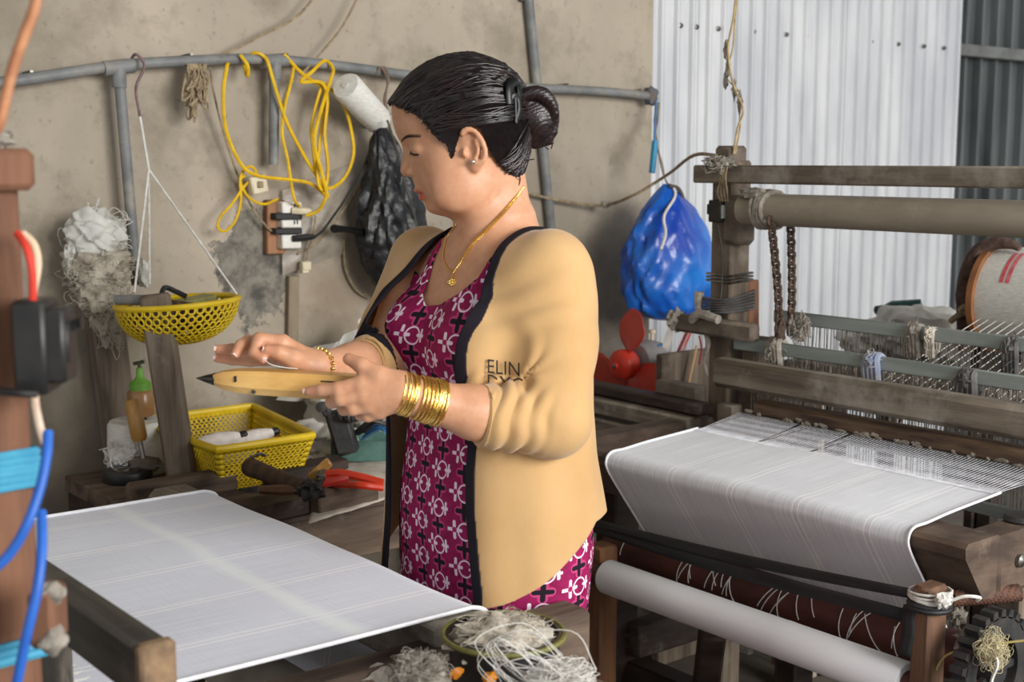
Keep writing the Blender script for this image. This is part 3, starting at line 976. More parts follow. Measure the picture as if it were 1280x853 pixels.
def sack(c, r, seed, amp=.14):
    mb = MB().blob(c, r, amp, 26, 4, seed)
    return mb


sk1 = thing('woven_sack', 'crumpled white woven plastic sack leaning against the wall', 'sack', V(1.78, 2.72, ZT))
MB().blob(V(1.78, 2.74, ZT + .10), (.19, .16, .13), .16, 30, 4.5, 31).build('sack_body', SACK, sk1)
MB().blob(onz(395, 560, ZT + .02) + V(.03, .04, 0), (.11, .08, .045), .2, 24, 6, 33).build('sack_fold', SACK, sk1)
pa, pb, pc = ony(388, 470, 2.74), ony(452, 402, 2.80), ony(470, 480, 2.72)
MB().grid(lambda u, v: (ony(345, 500, 2.8) * (1 - u) + ony(485, 500, 2.72) * u) * (1 - v) + (ony(385, 445, 2.84) * (1 - u) + ony(462, 398, 2.80) * u) * v + V(0, -.02 * math.sin(7 * u + 4 * v) - .015 * math.sin(17 * u - 5 * v), 0), 24, 18).build('sack_mouth', SACK, sk1)
# bench vice / drill, black
vd = thing('bench_vice', 'black bench vice with a threaded rod among the table tools', 'vice', flat_at(428, 566, .0))
vb, vt = flat_at(432, 568, .03), at(424, 500, 2.72)
dv = (flat_at(432, 568, .03) - CAM) @ FW
IRON = mat('black_iron', srgb(38, 38, 40), srgb(58, 56, 54), .5, 30, bump=.3)
MB().beam(at(436, 568, dv), at(420, 512, dv), .052, .045, -FW, .008).build('body', IRON, vd)
MB().beam(at(412, 520, dv - .01), at(402, 504, dv - .01), .02, .03, -FW, .004).build('jaw', IRON, vd)
MB().lathe(at(402, 509, dv - .03), -FW, [(.003, -.01), (.012, -.01), (.012, .012), (.004, .014)], 14).build('knob', IRON, vd)
e0 = at(424, 520, dv - .03)
e1 = at(452, 522, dv - .05)
ch = unit(e1 - e0)
MB().lathe(e0, ch, [(.010, 0), (.014, .004), (.014, .012), (.010, .014), (.014, .018), (.015, .03), (.010, .034), (.013, .038), (.008, .05)], 16).build('chuck', IRON, vd)
MB().tube([e1, at(490, 533, dv - .07)], .0035, 8).build('rod', STEEL, vd)
MB().lathe(flat_at(440, 572), (0, 0, 1), [(.005, 0), (.04, 0), (.04, .012), (.02, .03)], 18).build('foot', IRON, vd)
# teal and blue odds by the weaver
TEAL = mat('teal_plastic', srgb(70, 106, 98), srgb(96, 130, 120), .5, 20, bump=.3)
BLUEP = mat('blue_strap', srgb(62, 120, 168), srgb(44, 96, 146), .5, 20)
tr = thing('plastic_tray', 'shallow teal plastic tray beside the bench vice', 'tray', flat_at(470, 578))
tc = flat_at(476, 576) + V(0, .03, 0)
tx_, ty_ = unit(V(.75, -.66, 0)), unit(V(.66, .75, 0))
MB().box(tc + V(0, 0, .004), tx_ * .085, ty_ * .055, (0, 0, .004), .002).build('base', TEAL, tr)
for s in (-1, 1):
    MB().box(tc + tx_ * .085 * s + V(0, 0, .026), tx_ * .003, ty_ * .058, (0, 0, .026), .001).build('side', TEAL, tr)
    MB().box(tc + ty_ * .055 * s + V(0, 0, .026), tx_ * .088, ty_ * .003, (0, 0, .026), .001).build('side', TEAL, tr)
bs = MB()
for s in range(4):
    bs.tube(smooth_path([at(452 + s * 3, 550 - s * 4, dv - .02), at(468 + s * 2, 540 - s * 3, dv - .05), at(486, 532 + s * 4, dv - .06), at(496, 526 + s * 6, dv - .04)], 4), .006, 6, flat=.4)
solo('blue_strap', bs, BLUEP, 'bunched blue plastic strapping on top of the tray', 'strap')
gy = MB()
for s in range(5):
    gy.tube([at(440 + s * 7, 545 - s * 3, dv + .03), at(470 + s * 6, 520 + s * 5, dv - .01)], .006, 6)
solo('spindle_pile', gy, IRON, 'small pile of dark steel spindles behind the tray', 'spindles')
# ================================================================== the loom the weaver stands at (warp runs away from her towards -X)
ZC = .80


def cloth_material(name, base, dark, period, sheer=0.0, band=None):
    """fine white weave with woven-in doubled threads every `period` metres across"""
    m, t, b = new_mat(name)
    tc = t.node('ShaderNodeUVMap')
    sep = t.node('ShaderNodeSeparateXYZ')
    t.l.new(tc.outputs[0], sep.inputs[0])
    u, v = sep.outputs[0], sep.outputs[1]          # u: metres along the warp, v: metres across
    mp = t.node('ShaderNodeMapping')
    mp.inputs['Scale'].default_value = (5, 420, 1)
    t.l.new(tc.outputs[0], mp.inputs[0])
    warp = t.noise(mp.outputs[0], 1.0, 4, .7)
    mp2 = t.node('ShaderNodeMapping')
    mp2.inputs['Scale'].default_value = (300, 9, 1)
    t.l.new(tc.outputs[0], mp2.inputs[0])
    weft = t.noise(mp2.outputs[0], 1.0, 3, .7)
    big = t.noise(tc.outputs[0], 3.5, 4, .6)
    f = t.m('ADD', t.m('MULTIPLY', t.ramp(warp, .42, .72), .5), t.m('MULTIPLY', t.ramp(weft, .45, .75), .22))
    f = t.m('ADD', f, t.m('MULTIPLY', t.ramp(big, .4, .7), .18), clamp=True)
    col = t.mix(f, base, dark)
    # doubled cords
    ph = t.m('FRACT', t.m('DIVIDE', v, period))
    d1 = t.m('ABSOLUTE', t.m('SUBTRACT', ph, .46))
    d2 = t.m('ABSOLUTE', t.m('SUBTRACT', ph, .54))
    w = .0016 / period
    line = t.m('LESS_THAN', t.m('MINIMUM', d1, d2), w)
    col = t.mix(t.m('MULTIPLY', line, .85), col, srgb(250, 250, 252))
    if band is not None:
        du = t.m('ABSOLUTE', t.m('SUBTRACT', t.m('ADD', u, t.m('MULTIPLY', t.m('SUBTRACT', t.noise(tc.outputs[0], 6, 3, .6), .5), .04)), band))
        col = t.mix(t.m('MULTIPLY', t.ramp(du, .022, .006), .75), col, srgb(236, 242, 246))
    t.set(b.inputs['Base Color'], col)
    b.inputs['Roughness'].default_value = .85
    b.inputs['Sheen Weight'].default_value = .2
    b.inputs['Specular IOR Level'].default_value = .2
    bp = t.node('ShaderNodeBump')
    bp.inputs['Strength'].default_value = .35
    bp.inputs['Distance'].default_value = .001
    t.l.new(t.m('ADD', t.m('MULTIPLY', line, 1.5), t.m('ADD', warp, weft)), bp.inputs['Height'])
    t.l.new(bp.outputs[0], b.inputs['Normal'])
    if sheer:
        tr = t.node('ShaderNodeBsdfTransparent')
        ms = t.node('ShaderNodeMixShader')
        fac = t.m('SUBTRACT', 1.0, t.m('MULTIPLY', t.ramp(warp, .40, .62), sheer))
        fac = t.m('MAXIMUM', fac, line)
        t.l.new(fac, ms.inputs[0])
        t.l.new(tr.outputs[0], ms.inputs[1])
        t.l.new(b.outputs[0], ms.inputs[2])
        t.l.new(ms.outputs[0], t.n['Material Output'].inputs['Surface'])
    return m


def cloth_mesh(name, profile, y0, y1, ny, material, wob=.001, seed=0, yfun=None):
    """profile: list of (x, z) followed by the cloth; it spans y0..y1; UVs in metres"""
    prof = smooth_path([V(p[0], 0, p[1]) for p in profile], 6)
    L = np.cumsum([0] + [np.linalg.norm(prof[i + 1] - prof[i]) for i in range(len(prof) - 1)])
    rr = np.random.default_rng(seed)
    ph = rr.uniform(0, 6.28, 8)
    vs, uv, fs = [], [], []
    for i, p in enumerate(prof):
        for j in range(ny + 1):
            y = y0 + (y1 - y0) * j / ny
            w = wob * (math.sin(9 * y + ph[0] + 4 * L[i]) + .6 * math.sin(23 * y + ph[1] - 7 * L[i]))
            dy = yfun(L[i] / L[-1], j / ny) if yfun else 0
            vs.append((p[0] + w * .3, y + dy, p[2] + w))
            uv.append((L[i], y))
    for i in range(len(prof) - 1):
        for j in range(ny):
            fs.append((i * (ny + 1) + j, i * (ny + 1) + j + 1, (i + 1) * (ny + 1) + j + 1, (i + 1) * (ny + 1) + j))
    me = bpy.data.meshes.new(name)
    me.from_pydata(vs, [], fs)
    ul = me.uv_layers.new(name='UVMap')
    for lp in me.loops:
        ul.data[lp.index].uv = uv[lp.vertex_index]
    me.materials.append(material)
    me.shade_smooth()
    o = bpy.data.objects.new(name, me)
    COL.objects.link(o)
    return o, prof


CLOTH_A = cloth_material('white_cloth', srgb(226, 230, 242), srgb(190, 194, 210), .155, band=.66)
CLOTH_B = cloth_material('sheer_white_cloth', srgb(236, 238, 244), srgb(208, 211, 220), .155, sheer=.12)
SELV = mat('selvedge', srgb(240, 240, 244), srgb(226, 226, 230), .85, 80)

XB1 = 1.06                                    # breast edge of this loom
cl = thing('woven_cloth', 'wide flat white woven cloth stretched on the loom in front of the weaver', 'cloth', (0.7, 1.77, ZC))
o, prof = cloth_mesh('cloth', [(.2, ZC + .012), (.5, ZC + .006), (.8, ZC + .002), (XB1 - .06, ZC + .001), (XB1 - .02, ZC - .001), (XB1, ZC - .014), (XB1 + .006, ZC - .05), (XB1 - .005, ZC - .16), (XB1 - .03, ZC - .3)], 1.372, 2.183, 60, CLOTH_A, .0012, 3)
attach(o, cl)
for y in (1.372, 2.183):
    MB().tube([V(p[0], y, p[2] + .001) for p in prof], .003, 6).build('selvedge', SELV, cl)
# pale starch streak lying across the cloth
l1 = thing('hand_loom', 'old wooden loom with a flat white cloth in front of the weaver', 'loom', (0.6, 1.75, 0))
MB().beam((XB1 - .045, 1.362, ZC - .052), (XB1 - .045, 2.30, ZC - .052), .085, .09, bev=.012).build('breast_beam', WOOD_Y, l1)
MB().beam((-.4, 1.385, .70), (1.240, 1.385, .70), .064, .12, bev=.010).build('side_rail', WOOD_X, l1)
MB().beam((-.4, 2.24, .70), (1.04, 2.24, .70), .07, .10, bev=.008).build('side_rail', WOOD_X, l1)
for x, y in ((1.08, 1.385), (.99, 2.24), (-.3, 1.385), (-.3, 2.24)):
    MB().box((x, y, .335), (.036, 0, 0), (0, .03, 0), (0, 0, .335), .006).build('leg', WOOD_DARK, l1)
MB().beam((1.05, 1.40, .25), (1.05, 2.20, .25), .05, .08).build('stretcher', WOOD_DARK, l1)
# cloth roller below and pale pipe showing under the near edge
MB().tube([(.90, 1.22, .62), (.90, 2.2, .62)], .045, 18).build('cloth_roller', mat('pale_roller', srgb(168, 160, 146), srgb(140, 132, 120), .7, 8, bump=.2), l1)
# beater standing across the warp, cut end towards the camera
bt0 = onz(215, 800, .95)
bt1 = onz(58, 692, .95)
XBT = (bt0[0] + bt1[0]) / 2
OLIVE = mat('dark_olive_wood', srgb(80, 76, 66), srgb(52, 48, 42), .8, 24, (1, .1, 1), bump=.4, bscale=50, dust=srgb(112, 106, 94), dust_scale=6, dust_lo=.5)
MB().beam((XBT - .018, bt0[1], .92), (XBT - .018, 2.25, .92), .036, .06, bev=.006).build('beater', OLIVE, l1)
MB().box((XBT - .018, bt0[1] + .004, .915), (.0185, 0, 0), (0, .008, 0), (0, 0, .036), .005).build('beater_end', mat('end_grain', srgb(150, 122, 92), srgb(110, 90, 70), .85, 40, bump=.5, bscale=80), l1)
MB().beam((XBT - .02, 1.38, .85), (XBT - .02, 2.2, .85), .02, .07).build('reed', mat('reed', srgb(96, 90, 80), srgb(60, 56, 50), .7, 200, (1, 12, .2)), l1)
# near upright post with its cap
pc = at(31, 350, 1.15)
px_, py_ = pc[0], pc[1]
RAW = mat('reddish_post_wood', srgb(132, 92, 68), srgb(98, 66, 50), .8, 26, (1, 1, .12), bump=.5, bscale=60, dust=srgb(166, 140, 116), dust_scale=7, dust_lo=.6)
po = MB().box((px_ - .045, py_ + .04, .70), (.045, 0, 0), (0, .04, 0), (0, 0, .70), .006).build('upright_post', RAW, l1)
ct = at(20, 212, 1.13)
MB().box((px_ - .04, py_ + .035, ct[2]), (.05, 0, 0), (0, .05, 0), (0, 0, .018), .006).build('post_cap', RAW, l1)
MB().blob((px_ - .02, py_ + .02, ct[2] + .026), (.02, .018, .01), .3, 10, 6, 4).build('lint_tuft', LINT, l1)
pb_ = at(60, 768, 1.13)
MB().box(pb_, RT * .011, HF * .02, V(0, 0, .025), .004).build('wooden_peg', RAW, l1)
MB().blob(at(62, 742, 1.12), (.012, .012, .010), .15, 12, 4, 7).build('lint_tuft', LINT, l1)
MB().blob(at(66, 800, 1.12), (.012, .012, .012), .15, 12, 4, 8).build('lint_tuft', LINT, l1)
# warp threads between beater and the back of the loom
mb = MB()
for k in range(70):
    y = 1.38 + .80 * k / 69
    mb.tube([(-.4, y, ZC + .03), (XBT + .02, y, ZC + .013 + (.006 if k % 2 else 0))], .0007, 3, cap=False)
tag(mb.build('warp_threads', THREAD), 'fine white warp threads running back from the beater of the first loom', 'threads', None, 'stuff')

# switch box and cables on the post
sw = thing('switch_box', 'blurred black switch box fixed to the reddish loom post', 'switch', at(58, 430, 1.12))
d = 1.125
MB().box(at(46, 432, d), RT * .014, HF * .02, V(0, 0, .040), .003).build('body', BLACK, sw)
MB().box(at(68, 430, d), RT * .014, HF * .016, V(0, 0, .032), .003).build('cover', BLACK, sw)
MB().box(at(82, 428, d), RT * .006, HF * .012, V(0, 0, .018), .003).build('terminal', BLACK, sw)
MB().tube([at(84, 412, d), at(98, 404, d), at(103, 404, d)], [.004, .004, .006], 8).build('lever', BLACK, sw)
MB().tube(smooth_path([at(-8, 488, 1.10), at(20, 491, 1.09), at(44, 492, 1.10)], 4), .006, 8, flat=.6).build('strap', BLACK, sw)
RWIRE = mat('red_wire', srgb(206, 60, 44), None, .5)
BWIRE = mat('beige_wire', srgb(216, 190, 160), None, .6)
solo('electric_wire', MB().tube(smooth_path([at(22, 292, 1.11), at(33, 310, 1.10), at(40, 340, 1.10), at(41, 385, 1.11), at(42, 400, 1.12)], 5), .0035, 8), RWIRE, 'red wire curving into the top of the black switch box', 'wire')
solo('electric_wire', MB().tube(smooth_path([at(28, 292, 1.12), at(42, 306, 1.12), at(47, 330, 1.12), at(42, 362, 1.12), at(36, 400, 1.13)], 5), .0035, 8), BWIRE, 'beige wire curving into the top of the black switch box', 'wire')
solo('electric_wire', MB().tube(smooth_path([at(42, 470, 1.12), at(44, 505, 1.11), at(50, 535, 1.10), at(56, 555, 1.10)], 5), .0035, 8), mat('pale_wire', srgb(222, 204, 184), srgb(186, 150, 130), .6, 30), 'pale wire leaving the bottom of the black switch box', 'wire')
BLUEC = mat('blue_cable', srgb(46, 104, 196), srgb(36, 88, 172), .45, 20)
solo('blue_cable', MB().tube(smooth_path([at(60, 540, 1.08), at(58, 570, 1.07), at(50, 610, 1.06), at(34, 655, 1.05), at(10, 695, 1.05), at(-25, 725, 1.05)], 6), .0042, 10), BLUEC, 'thick blue cable curving across the reddish post under the switch', 'cable')
solo('blue_cable', MB().tube(smooth_path([at(52, 640, 1.09), at(52, 690, 1.07), at(46, 740, 1.06), at(32, 800, 1.06), at(18, 870, 1.07)], 6), .0042, 10), BLUEC, 'blue cable hanging down the lower end of the reddish post', 'cable')
CYAN = mat('cyan_tape', srgb(72, 160, 190), srgb(54, 136, 170), .6, 20, bump=.3)
for k, (ya, yb2) in enumerate(((583, 580), (607, 600))):
    w = MB()
    z = at(20, ya, 1.15)[2]
    for dz in (-.006, 0, .006):
        loop = [V(px_ - .092, py_ - .002, z + dz), V(px_ + .002, py_ - .003, z + dz + .003), V(px_ + .004, py_ + .082, z + dz + .006), V(px_ - .094, py_ + .084, z + dz)]
        w.tube(loop, .004, 6, closed=True)
    solo('cyan_tie', w, CYAN, ['cyan plastic tie wound round the reddish post, the one next to the switch', 'cyan plastic tie wound round the reddish post, the one above the blue loop'][k], 'tie')
w = MB()
z = at(20, 830, 1.15)[2]
for dz in (-.01, -.003, .004):
    w.tube([V(px_ - .092, py_ - .002, z + dz), V(px_ + .002, py_ - .003, z + dz + .004), V(px_ + .004, py_ + .082, z + dz), V(px_ - .094, py_ + .084, z + dz)], .004, 6, closed=True)
solo('cyan_tie', w, CYAN, 'frayed cyan tie at the foot of the blue hanging cable', 'tie')
solo('copper_cable', MB().tube(smooth_path([at(50, -30, .98), at(43, 10, .98), at(30, 45, .98), at(16, 85, .98), at(6, 125, .98), at(-4, 160, .98), at(-30, 190, 1.0)], 6), .0042, 10), mat('orange_cable', srgb(186, 132, 92), srgb(160, 104, 70), .6, 40), 'orange brown cable slanting down to the top of the reddish post', 'cable')

# tub of lint beside the loom
tc = at(630, 794, 1.64)
tub = thing('lint_tub', 'small black tub brimming with lint and thread waste beside the loom', 'tub', tc - V(0, 0, .12))
RTB = .072
MB().lathe(tc - V(0, 0, .12), (0, 0, 1), [(.005, 0), (RTB * .8, 0), (RTB * .98, .118), (RTB * 1.04, .118), (RTB * 1.04, .124), (RTB * .95, .124), (RTB * .92, .10), (RTB * .8, .09), (.004, .09)], 36).build('tub_body', BLACK, tub)
MB().tube([tc + V(RTB * 1.05 * math.cos(a), RTB * 1.05 * math.sin(a), .002) for a in np.linspace(0, 6.283, 37)[:-1]], .0035, 6, closed=True).build('tub_rim', mat('olive_rim', srgb(126, 124, 60), srgb(90, 90, 50), .6, 30), tub)
for k, (dx, dy) in enumerate(((.0, -.078), (.052, -.058))):
    MB().blob((at(570, 842, 1.575) if k == 0 else at(612, 848, 1.566)), (.010, .006, .007), .2, 8, 4, 60 + k).build('orange_patch', mat('orange_sticker', srgb(226, 150, 40), srgb(200, 120, 30), .5, 30), tub)
solo('lint_heap', MB().blob(tc + V(0, 0, -.006), (.058, .058, .024), .25, 24, 6, 12).tangle(tc + V(0, 0, .002), (.052, .052, .018), 200, .0003, 12), LINT_PALE, 'heap of beige lint filling the black tub', 'lint', kind='stuff')
wk = at(524, 838, 1.50)
solo('lint_heap', MB().blob(wk + V(0, 0, -.014), (.028, .028, .022), .25, 20, 6, 13).tangle(wk + V(0, 0, -.004), (.030, .028, .022), 220, .00035, 14), LINT, 'nest of grey lint lying beside the black tub', 'lint', kind='stuff')
wt = at(700, 846, 1.47)
solo('thread_tangle', MB().tangle(wt, (.034, .030, .016), 110, .00042, 22, .5, 14), THREAD, 'tangle of loose white thread spilling over the black tub', 'thread', kind='stuff')
mb = MB()
for s in range(16):
    rr = random.Random(s)
    pts = [wt + V(rr.uniform(-.03, .03), rr.uniform(-.03, .03), .01)]
    q = at(600 + rr.uniform(-8, 30), 812 + rr.uniform(-14, 26), 1.49)
    mid = (pts[0] + q) / 2 + V(rr.uniform(-.02, .02), rr.uniform(-.02, .02), rr.uniform(0.0, .035))
    end = wt + V(rr.uniform(-.06, .0), rr.uniform(-.03, .03), rr.uniform(-.02, .0))
    mb.tube(smooth_path([pts[0], mid, q, q * .5 + end * .5 - V(0, 0, .01), end], 6), .0006, 4, cap=False)
solo('thread_loops', mb, THREAD, 'loose white thread loops drooping down the side of the black tub', 'thread', kind='stuff')
# plank carrying the tub, and a crate under it
st_ = thing('side_stand', 'rough wooden stand under the black lint tub', 'stand', (tc[0], tc[1], 0))
zs = tc[2] - .12
MB().box((tc[0] - .06, tc[1] - .05, zs - .02), (.26, 0, 0), (0, .12, 0), (0, 0, .02), .004).build('shelf', WOOD_X, st_)
for x in (-.28, .17):
    for y in (-.145, .045):
        MB().box((tc[0] + x, tc[1] + y, (zs - .04) / 2), (.022, 0, 0), (0, .022, 0), (0, 0, (zs - .04) / 2), .004).build('leg', WOOD_DARK, st_)
MB().blob((.90, 1.360, ZC - .085), (.09, .008, .04), .3, 24, 5, 41).build('lint_film', LINT, l1)
# ================================================================== the second loom behind the weaver
PIPEW = mat('round_beam_wood', srgb(162, 152, 136), srgb(132, 122, 107), .75, 10, (1, .2, 1), bump=.25, bscale=40, dust=srgb(166, 158, 144), dust_scale=5, dust_lo=.5)
SLAT = mat('grey_green_slat', srgb(160, 168, 164), srgb(134, 142, 138), .6, 30, (1, .1, 1), bump=.2, dust=srgb(178, 176, 168), dust_scale=9, dust_lo=.56)
BROWNR = mat('brown_roller', srgb(92, 50, 42), srgb(64, 36, 32), .55, 20, (1, .3, 1), bump=.2)
l2 = thing('hand_loom', 'dusty grey wooden loom behind the weaver with a cloth rolled at its front', 'loom', (2.2, 1.6, 0))
XP = 2.37
pz_ = onx(912, 190, XP)
pp = V(XP, 2.12, 0)
MB().box((pp[0], pp[1], .70), (.034, 0, 0), (0, .034, 0), (0, 0, .70), .006).build('upright_post', WOOD_Z, l2)
MB().box((pp[0] - .005, pp[1] + .0, 1.408), (.03, 0, 0), (0, .028, 0), (0, 0, .026), .008).build('post_cap', WOOD_OLD, l2)
a, b = onx(870, 218, XP - .05), onx(1280, 220, XP - .05)
ZR = 1.368
MB().beam((XP - .05, a[1], ZR), (XP - .05, .80, ZR), .026, .042, bev=.004).build('top_rail', WOOD_Y, l2)
XR = XP + .01
a = onx(934, 263, XR - .03)
MB().tube([(XR - .045, a[1] - .005, 1.289), (XR - .045, .80, 1.289)], .036, 24).build('round_beam', PIPEW, l2)
MB().box((XR - .03, a[1] + .025, 1.262), (.028, 0, 0), (0, .035, 0), (0, 0, .058), .014).build('beam_cheek', WOOD_OLD, l2)
# rope wrap and chains
wrap = MB()
for k in range(5):
    y = a[1] - .055 - k * .009
    wrap.tube([V(XR - .045 + .041 * math.cos(t), y + .006 * math.sin(t * 1.3 + k), 1.289 + .041 * math.sin(t)) for t in np.linspace(0, 6.283, 17)[:-1]], .006, 6, closed=True)
wrap.blob((XR - .06, a[1] - .05, 1.325), (.03, .035, .014), .3, 10, 5, 3)
wrap.build('rag_wrap', LINT, l2)
RUST = mat('rusty_chain', srgb(96, 74, 60), srgb(58, 46, 40), .75, 60, bump=.4)


def chain(pa, pb, n, sag):
    mb = MB()
    pts = [pa * (1 - t) + pb * t + V(sag * math.sin(math.pi * t), 0, 0) for t in np.linspace(0, 1, n + 1)]
    for i in range(n):
        p, q = pts[i], pts[i + 1]
        d_ = unit(q - p)
        s_ = unit(np.cross(d_, V(1, 0, 0) if i % 2 else V(0, 1, 0)))
        L_ = np.linalg.norm(q - p) * .68
        c_ = (p + q) / 2
        mb.tube([c_ + d_ * L_ * math.cos(t) + s_ * .0085 * math.sin(t) for t in np.linspace(0, 6.283, 11)[:-1]], .0042, 5, closed=True)
    return mb


chain(onx(963, 272, XR - .08), onx(975, 424, XP - .03), 20, .006).build('chain', RUST, l2)
chain(onx(988, 276, XR - .02), onx(989, 412, XP + .02), 18, .004).build('chain', RUST, l2)
MB().blob(onx(975, 416, XP - .04), (.012, .012, .03), .3, 10, 6, 5).build('lint_tuft', RUST, l2)
MB().blob(onx(990, 408, XP), (.014, .014, .022), .3, 10, 6, 6).tangle(onx(1000, 412, XP), (.02, .02, .03), 40, .0012, 5).build('lint_tuft', LINT, l2)
# counter with a small pale label on the post
ct_ = thing('switch_box', 'small black switch with a pale label wired to the loom post', 'switch', onx(896, 264, XP - .045))
c_ = onx(897, 264, XP - .05)
MB().box(c_, (.012, 0, 0), (0, .02, 0), (0, 0, .026), .003).build('body', BLACK, ct_)
MB().box(c_ + V(-.002, -.0208, -.001), (.007, 0, 0), (0, .001, 0), (0, 0, .015)).build('label_plate', mat('pale_label', srgb(190, 198, 190), None, .5), ct_)
MB().tube(smooth_path([c_ + V(0, .0, -.026), c_ + V(.004, -.012, -.09), c_ + V(.008, -.012, -.16), c_ + V(.004, -.012, -.21)], 4), .002, 5).build('lead', BLACK, ct_)
MB().box(c_ + V(-.004, .021, .004), (.008, 0, 0), (0, .003, 0), (0, 0, .012), .002).build('button', BLACK, ct_)
# twine, wire binding and rags tied round the post
tw_ = MB()
for k in range(4):
    tw_.tube(smooth_path([onx(898 + k * 4, 204, XP - .07), onx(901 + k * 2, 222, XP - .075), onx(897 + k * 4, 240, XP - .06), onx(901 + k * 3, 252, XP - .06)], 4), .0022, 5)
solo('twine', tw_, CORD, 'pale twine knotted over the top rail of the second loom', 'twine')
MB().blob(onx(905, 203, XP - .07), (.022, .03, .012), .35, 12, 7, 10).tangle(onx(897, 206, XP - .07), (.03, .035, .018), 40, .0012, 10).build('lint_tuft', LINT, l2)
wb = MB()
for k in range(3):
    z = 1.115 + k * .008
    wb.tube([V(pp[0] - .038, pp[1] - .038, z), V(pp[0] + .038, pp[1] - .038, z + .004), V(pp[0] + .038, pp[1] + .038, z - .003), V(pp[0] - .038, pp[1] + .038, z + .002)], .003, 6, closed=True)
wb.build('wire_binding', STEEL, l2)
RAGG = mat('grey_rag', srgb(110, 108, 106), srgb(78, 76, 76), .95, 30, bump=.6, bscale=60)
rb = MB()
for k in range(6):
    rb.tube(smooth_path([V(pp[0] - .045, pp[1] + .045, 1.04 + k * .007), V(pp[0] - .045, pp[1] - .03, 1.045 + k * .006), V(pp[0] + .03, pp[1] - .046, 1.05 + k * .008), V(pp[0] + .05, pp[1] - .02, 1.055 + k * .007)], 4), .006, 6, flat=.5)
rb.build('rag_binding', RAGG, l2)
MB().tube(smooth_path([onx(874, 365, XP - .05), onx(873, 385, XP - .05), onx(880, 405, XP - .05), onx(885, 430, XP - .05), onx(880, 450, XP - .05), onx(884, 470, XP - .05)], 4), [.012, .012, .011, .010, .009, .009, .008, .008, .008, .007, .007, .007, .007, .006, .006, .006, .005, .005, .004, .004, .003], 7).build('rag_tail', LINT, l2)
# short cross block and upright sticks by the post
p0 = onx(862, 405, XP - .06)
MB().beam((XP - .055, 2.235, p0[2]), (XP - .055, 1.985, p0[2] - .002), .034, .042, bev=.008).build('cross_block', WOOD_OLD, l2)
MB().blob((XP - .06, 2.235, p0[2] + .004), (.026, .02, .026), .25, 12, 6, 15).build('lint_tuft', LINT, l2)
MB().tube(smooth_path([V(XP - .075, 2.17, p0[2] + .012), V(XP - .08, 2.14, p0[2] + .03), V(XP - .08, 2.08, p0[2] + .022)], 4), .011, 8).build('rag_tie', LINT, l2)
MB().beam(onx(937, 350, XP + .05), onx(938, 520, XP + .05), .028, .04, (1, 0, 0), .003).build('upright_stick', RAW, l2)
MB().beam((XP + .0, 2.03, .80), (XP + .0, 2.03, .99), .05, .05, (1, 0, 0), .004).build('upright_stick', WOOD_OLD, l2)

# heddle frames: two grey slats each, wires between, rags tying them
def heddle_frame(x, ztop, yl, seed):
    MB().beam((x, yl, ztop), (x, .85, ztop), .010, .030, bev=.003).build('heddle_slat', SLAT, l2)
    MB().beam((x, yl - .03, ztop - .085), (x, .85, ztop - .085), .006, .006, bev=.001).build('heddle_bar', STEEL, l2)
    MB().beam((x, yl - .03, ztop - .26), (x, .85, ztop - .26), .010, .026, bev=.003).build('heddle_slat', SLAT, l2)
    rr = random.Random(seed)
    mb = MB()
    n = 150
    for k in range(n):
        y = yl - .06 - (yl - .06 - .9) * k / (n - 1) + rr.uniform(-.002, .002)
        mb.tube([(x + rr.uniform(-.004, .004), y, ztop - .012), (x + rr.uniform(-.006, .006), y + rr.uniform(-.003, .003), ztop - .13), (x + rr.uniform(-.004, .004), y, ztop - .25)], .0011, 3, cap=False)
    tag(mb.build('heddle_wires', mat('heddle_wire', srgb(150, 144, 134), srgb(84, 78, 72), .7, 90), l2), kind='stuff')
    # wooden lease lint clinging under the slat
    mb = MB()
    for k in range(70):
        y = rr.uniform(.95, yl - .1)
        mb.tube([(x - .006, y, ztop - .085 - rr.uniform(0, .01)), (x - .008, y + rr.uniform(-.004, .004), ztop - .085 - rr.uniform(.015, .05))], rr.uniform(.001, .0026), 4)
    tag(mb.build('hanging_lint', LINT, l2), kind='stuff')


z1 = onx(1140, 415, 2.43)[2]
z2 = onx(1140, 460, 2.33)[2]
heddle_frame(2.43, z1, onx(968, 395, 2.43)[1], 1)
heddle_frame(2.33, z2, onx(918, 428, 2.33)[1], 2)
RAGB = mat('blue_grey_rag', srgb(136, 146, 172), srgb(176, 172, 164), .9, 24, bump=.6, bscale=60)
for k, (px, py, x, w, h, m_) in enumerate(((1145, 422, 2.43, .016, .042, LINT), (1166, 424, 2.43, .010, .038, LINT_PALE), (1267, 440, 2.43, .016, .045, RAGG), (1093, 456, 2.33, .020, .034, RAGB), (1212, 482, 2.33, .022, .046, RAGG), (972, 436, 2.33, .018, .036, LINT), (1003, 410, 2.43, .012, .03, LINT))):
    c = onx(px, py, x)
    mb = MB()
    for q in range(4):
        dy = (q - 1.5) * w * .5
        mb.tube(smooth_path([c + V(-.008, dy, -h), c + V(-.013, dy * 1.05, -h * .2), c + V(-.011, dy * .8, h * .42), c + V(.002, dy * .7, h * .58), c + V(.012, dy * .8, h * .36), c + V(.012, dy, -h * .5)], 4), w * .40, 7)
    mb.blob(c + V(-.012, 0, h * .25), (.012, w * .8, h * .35), .35, 10, 6, 30 + k)
    mb.tangle(c + V(-.006, 0, -.004), (.02, w * 1.2, h * .9), 14, .0011, 50 + k)
    mb.build('rag_tie', m_, l2)

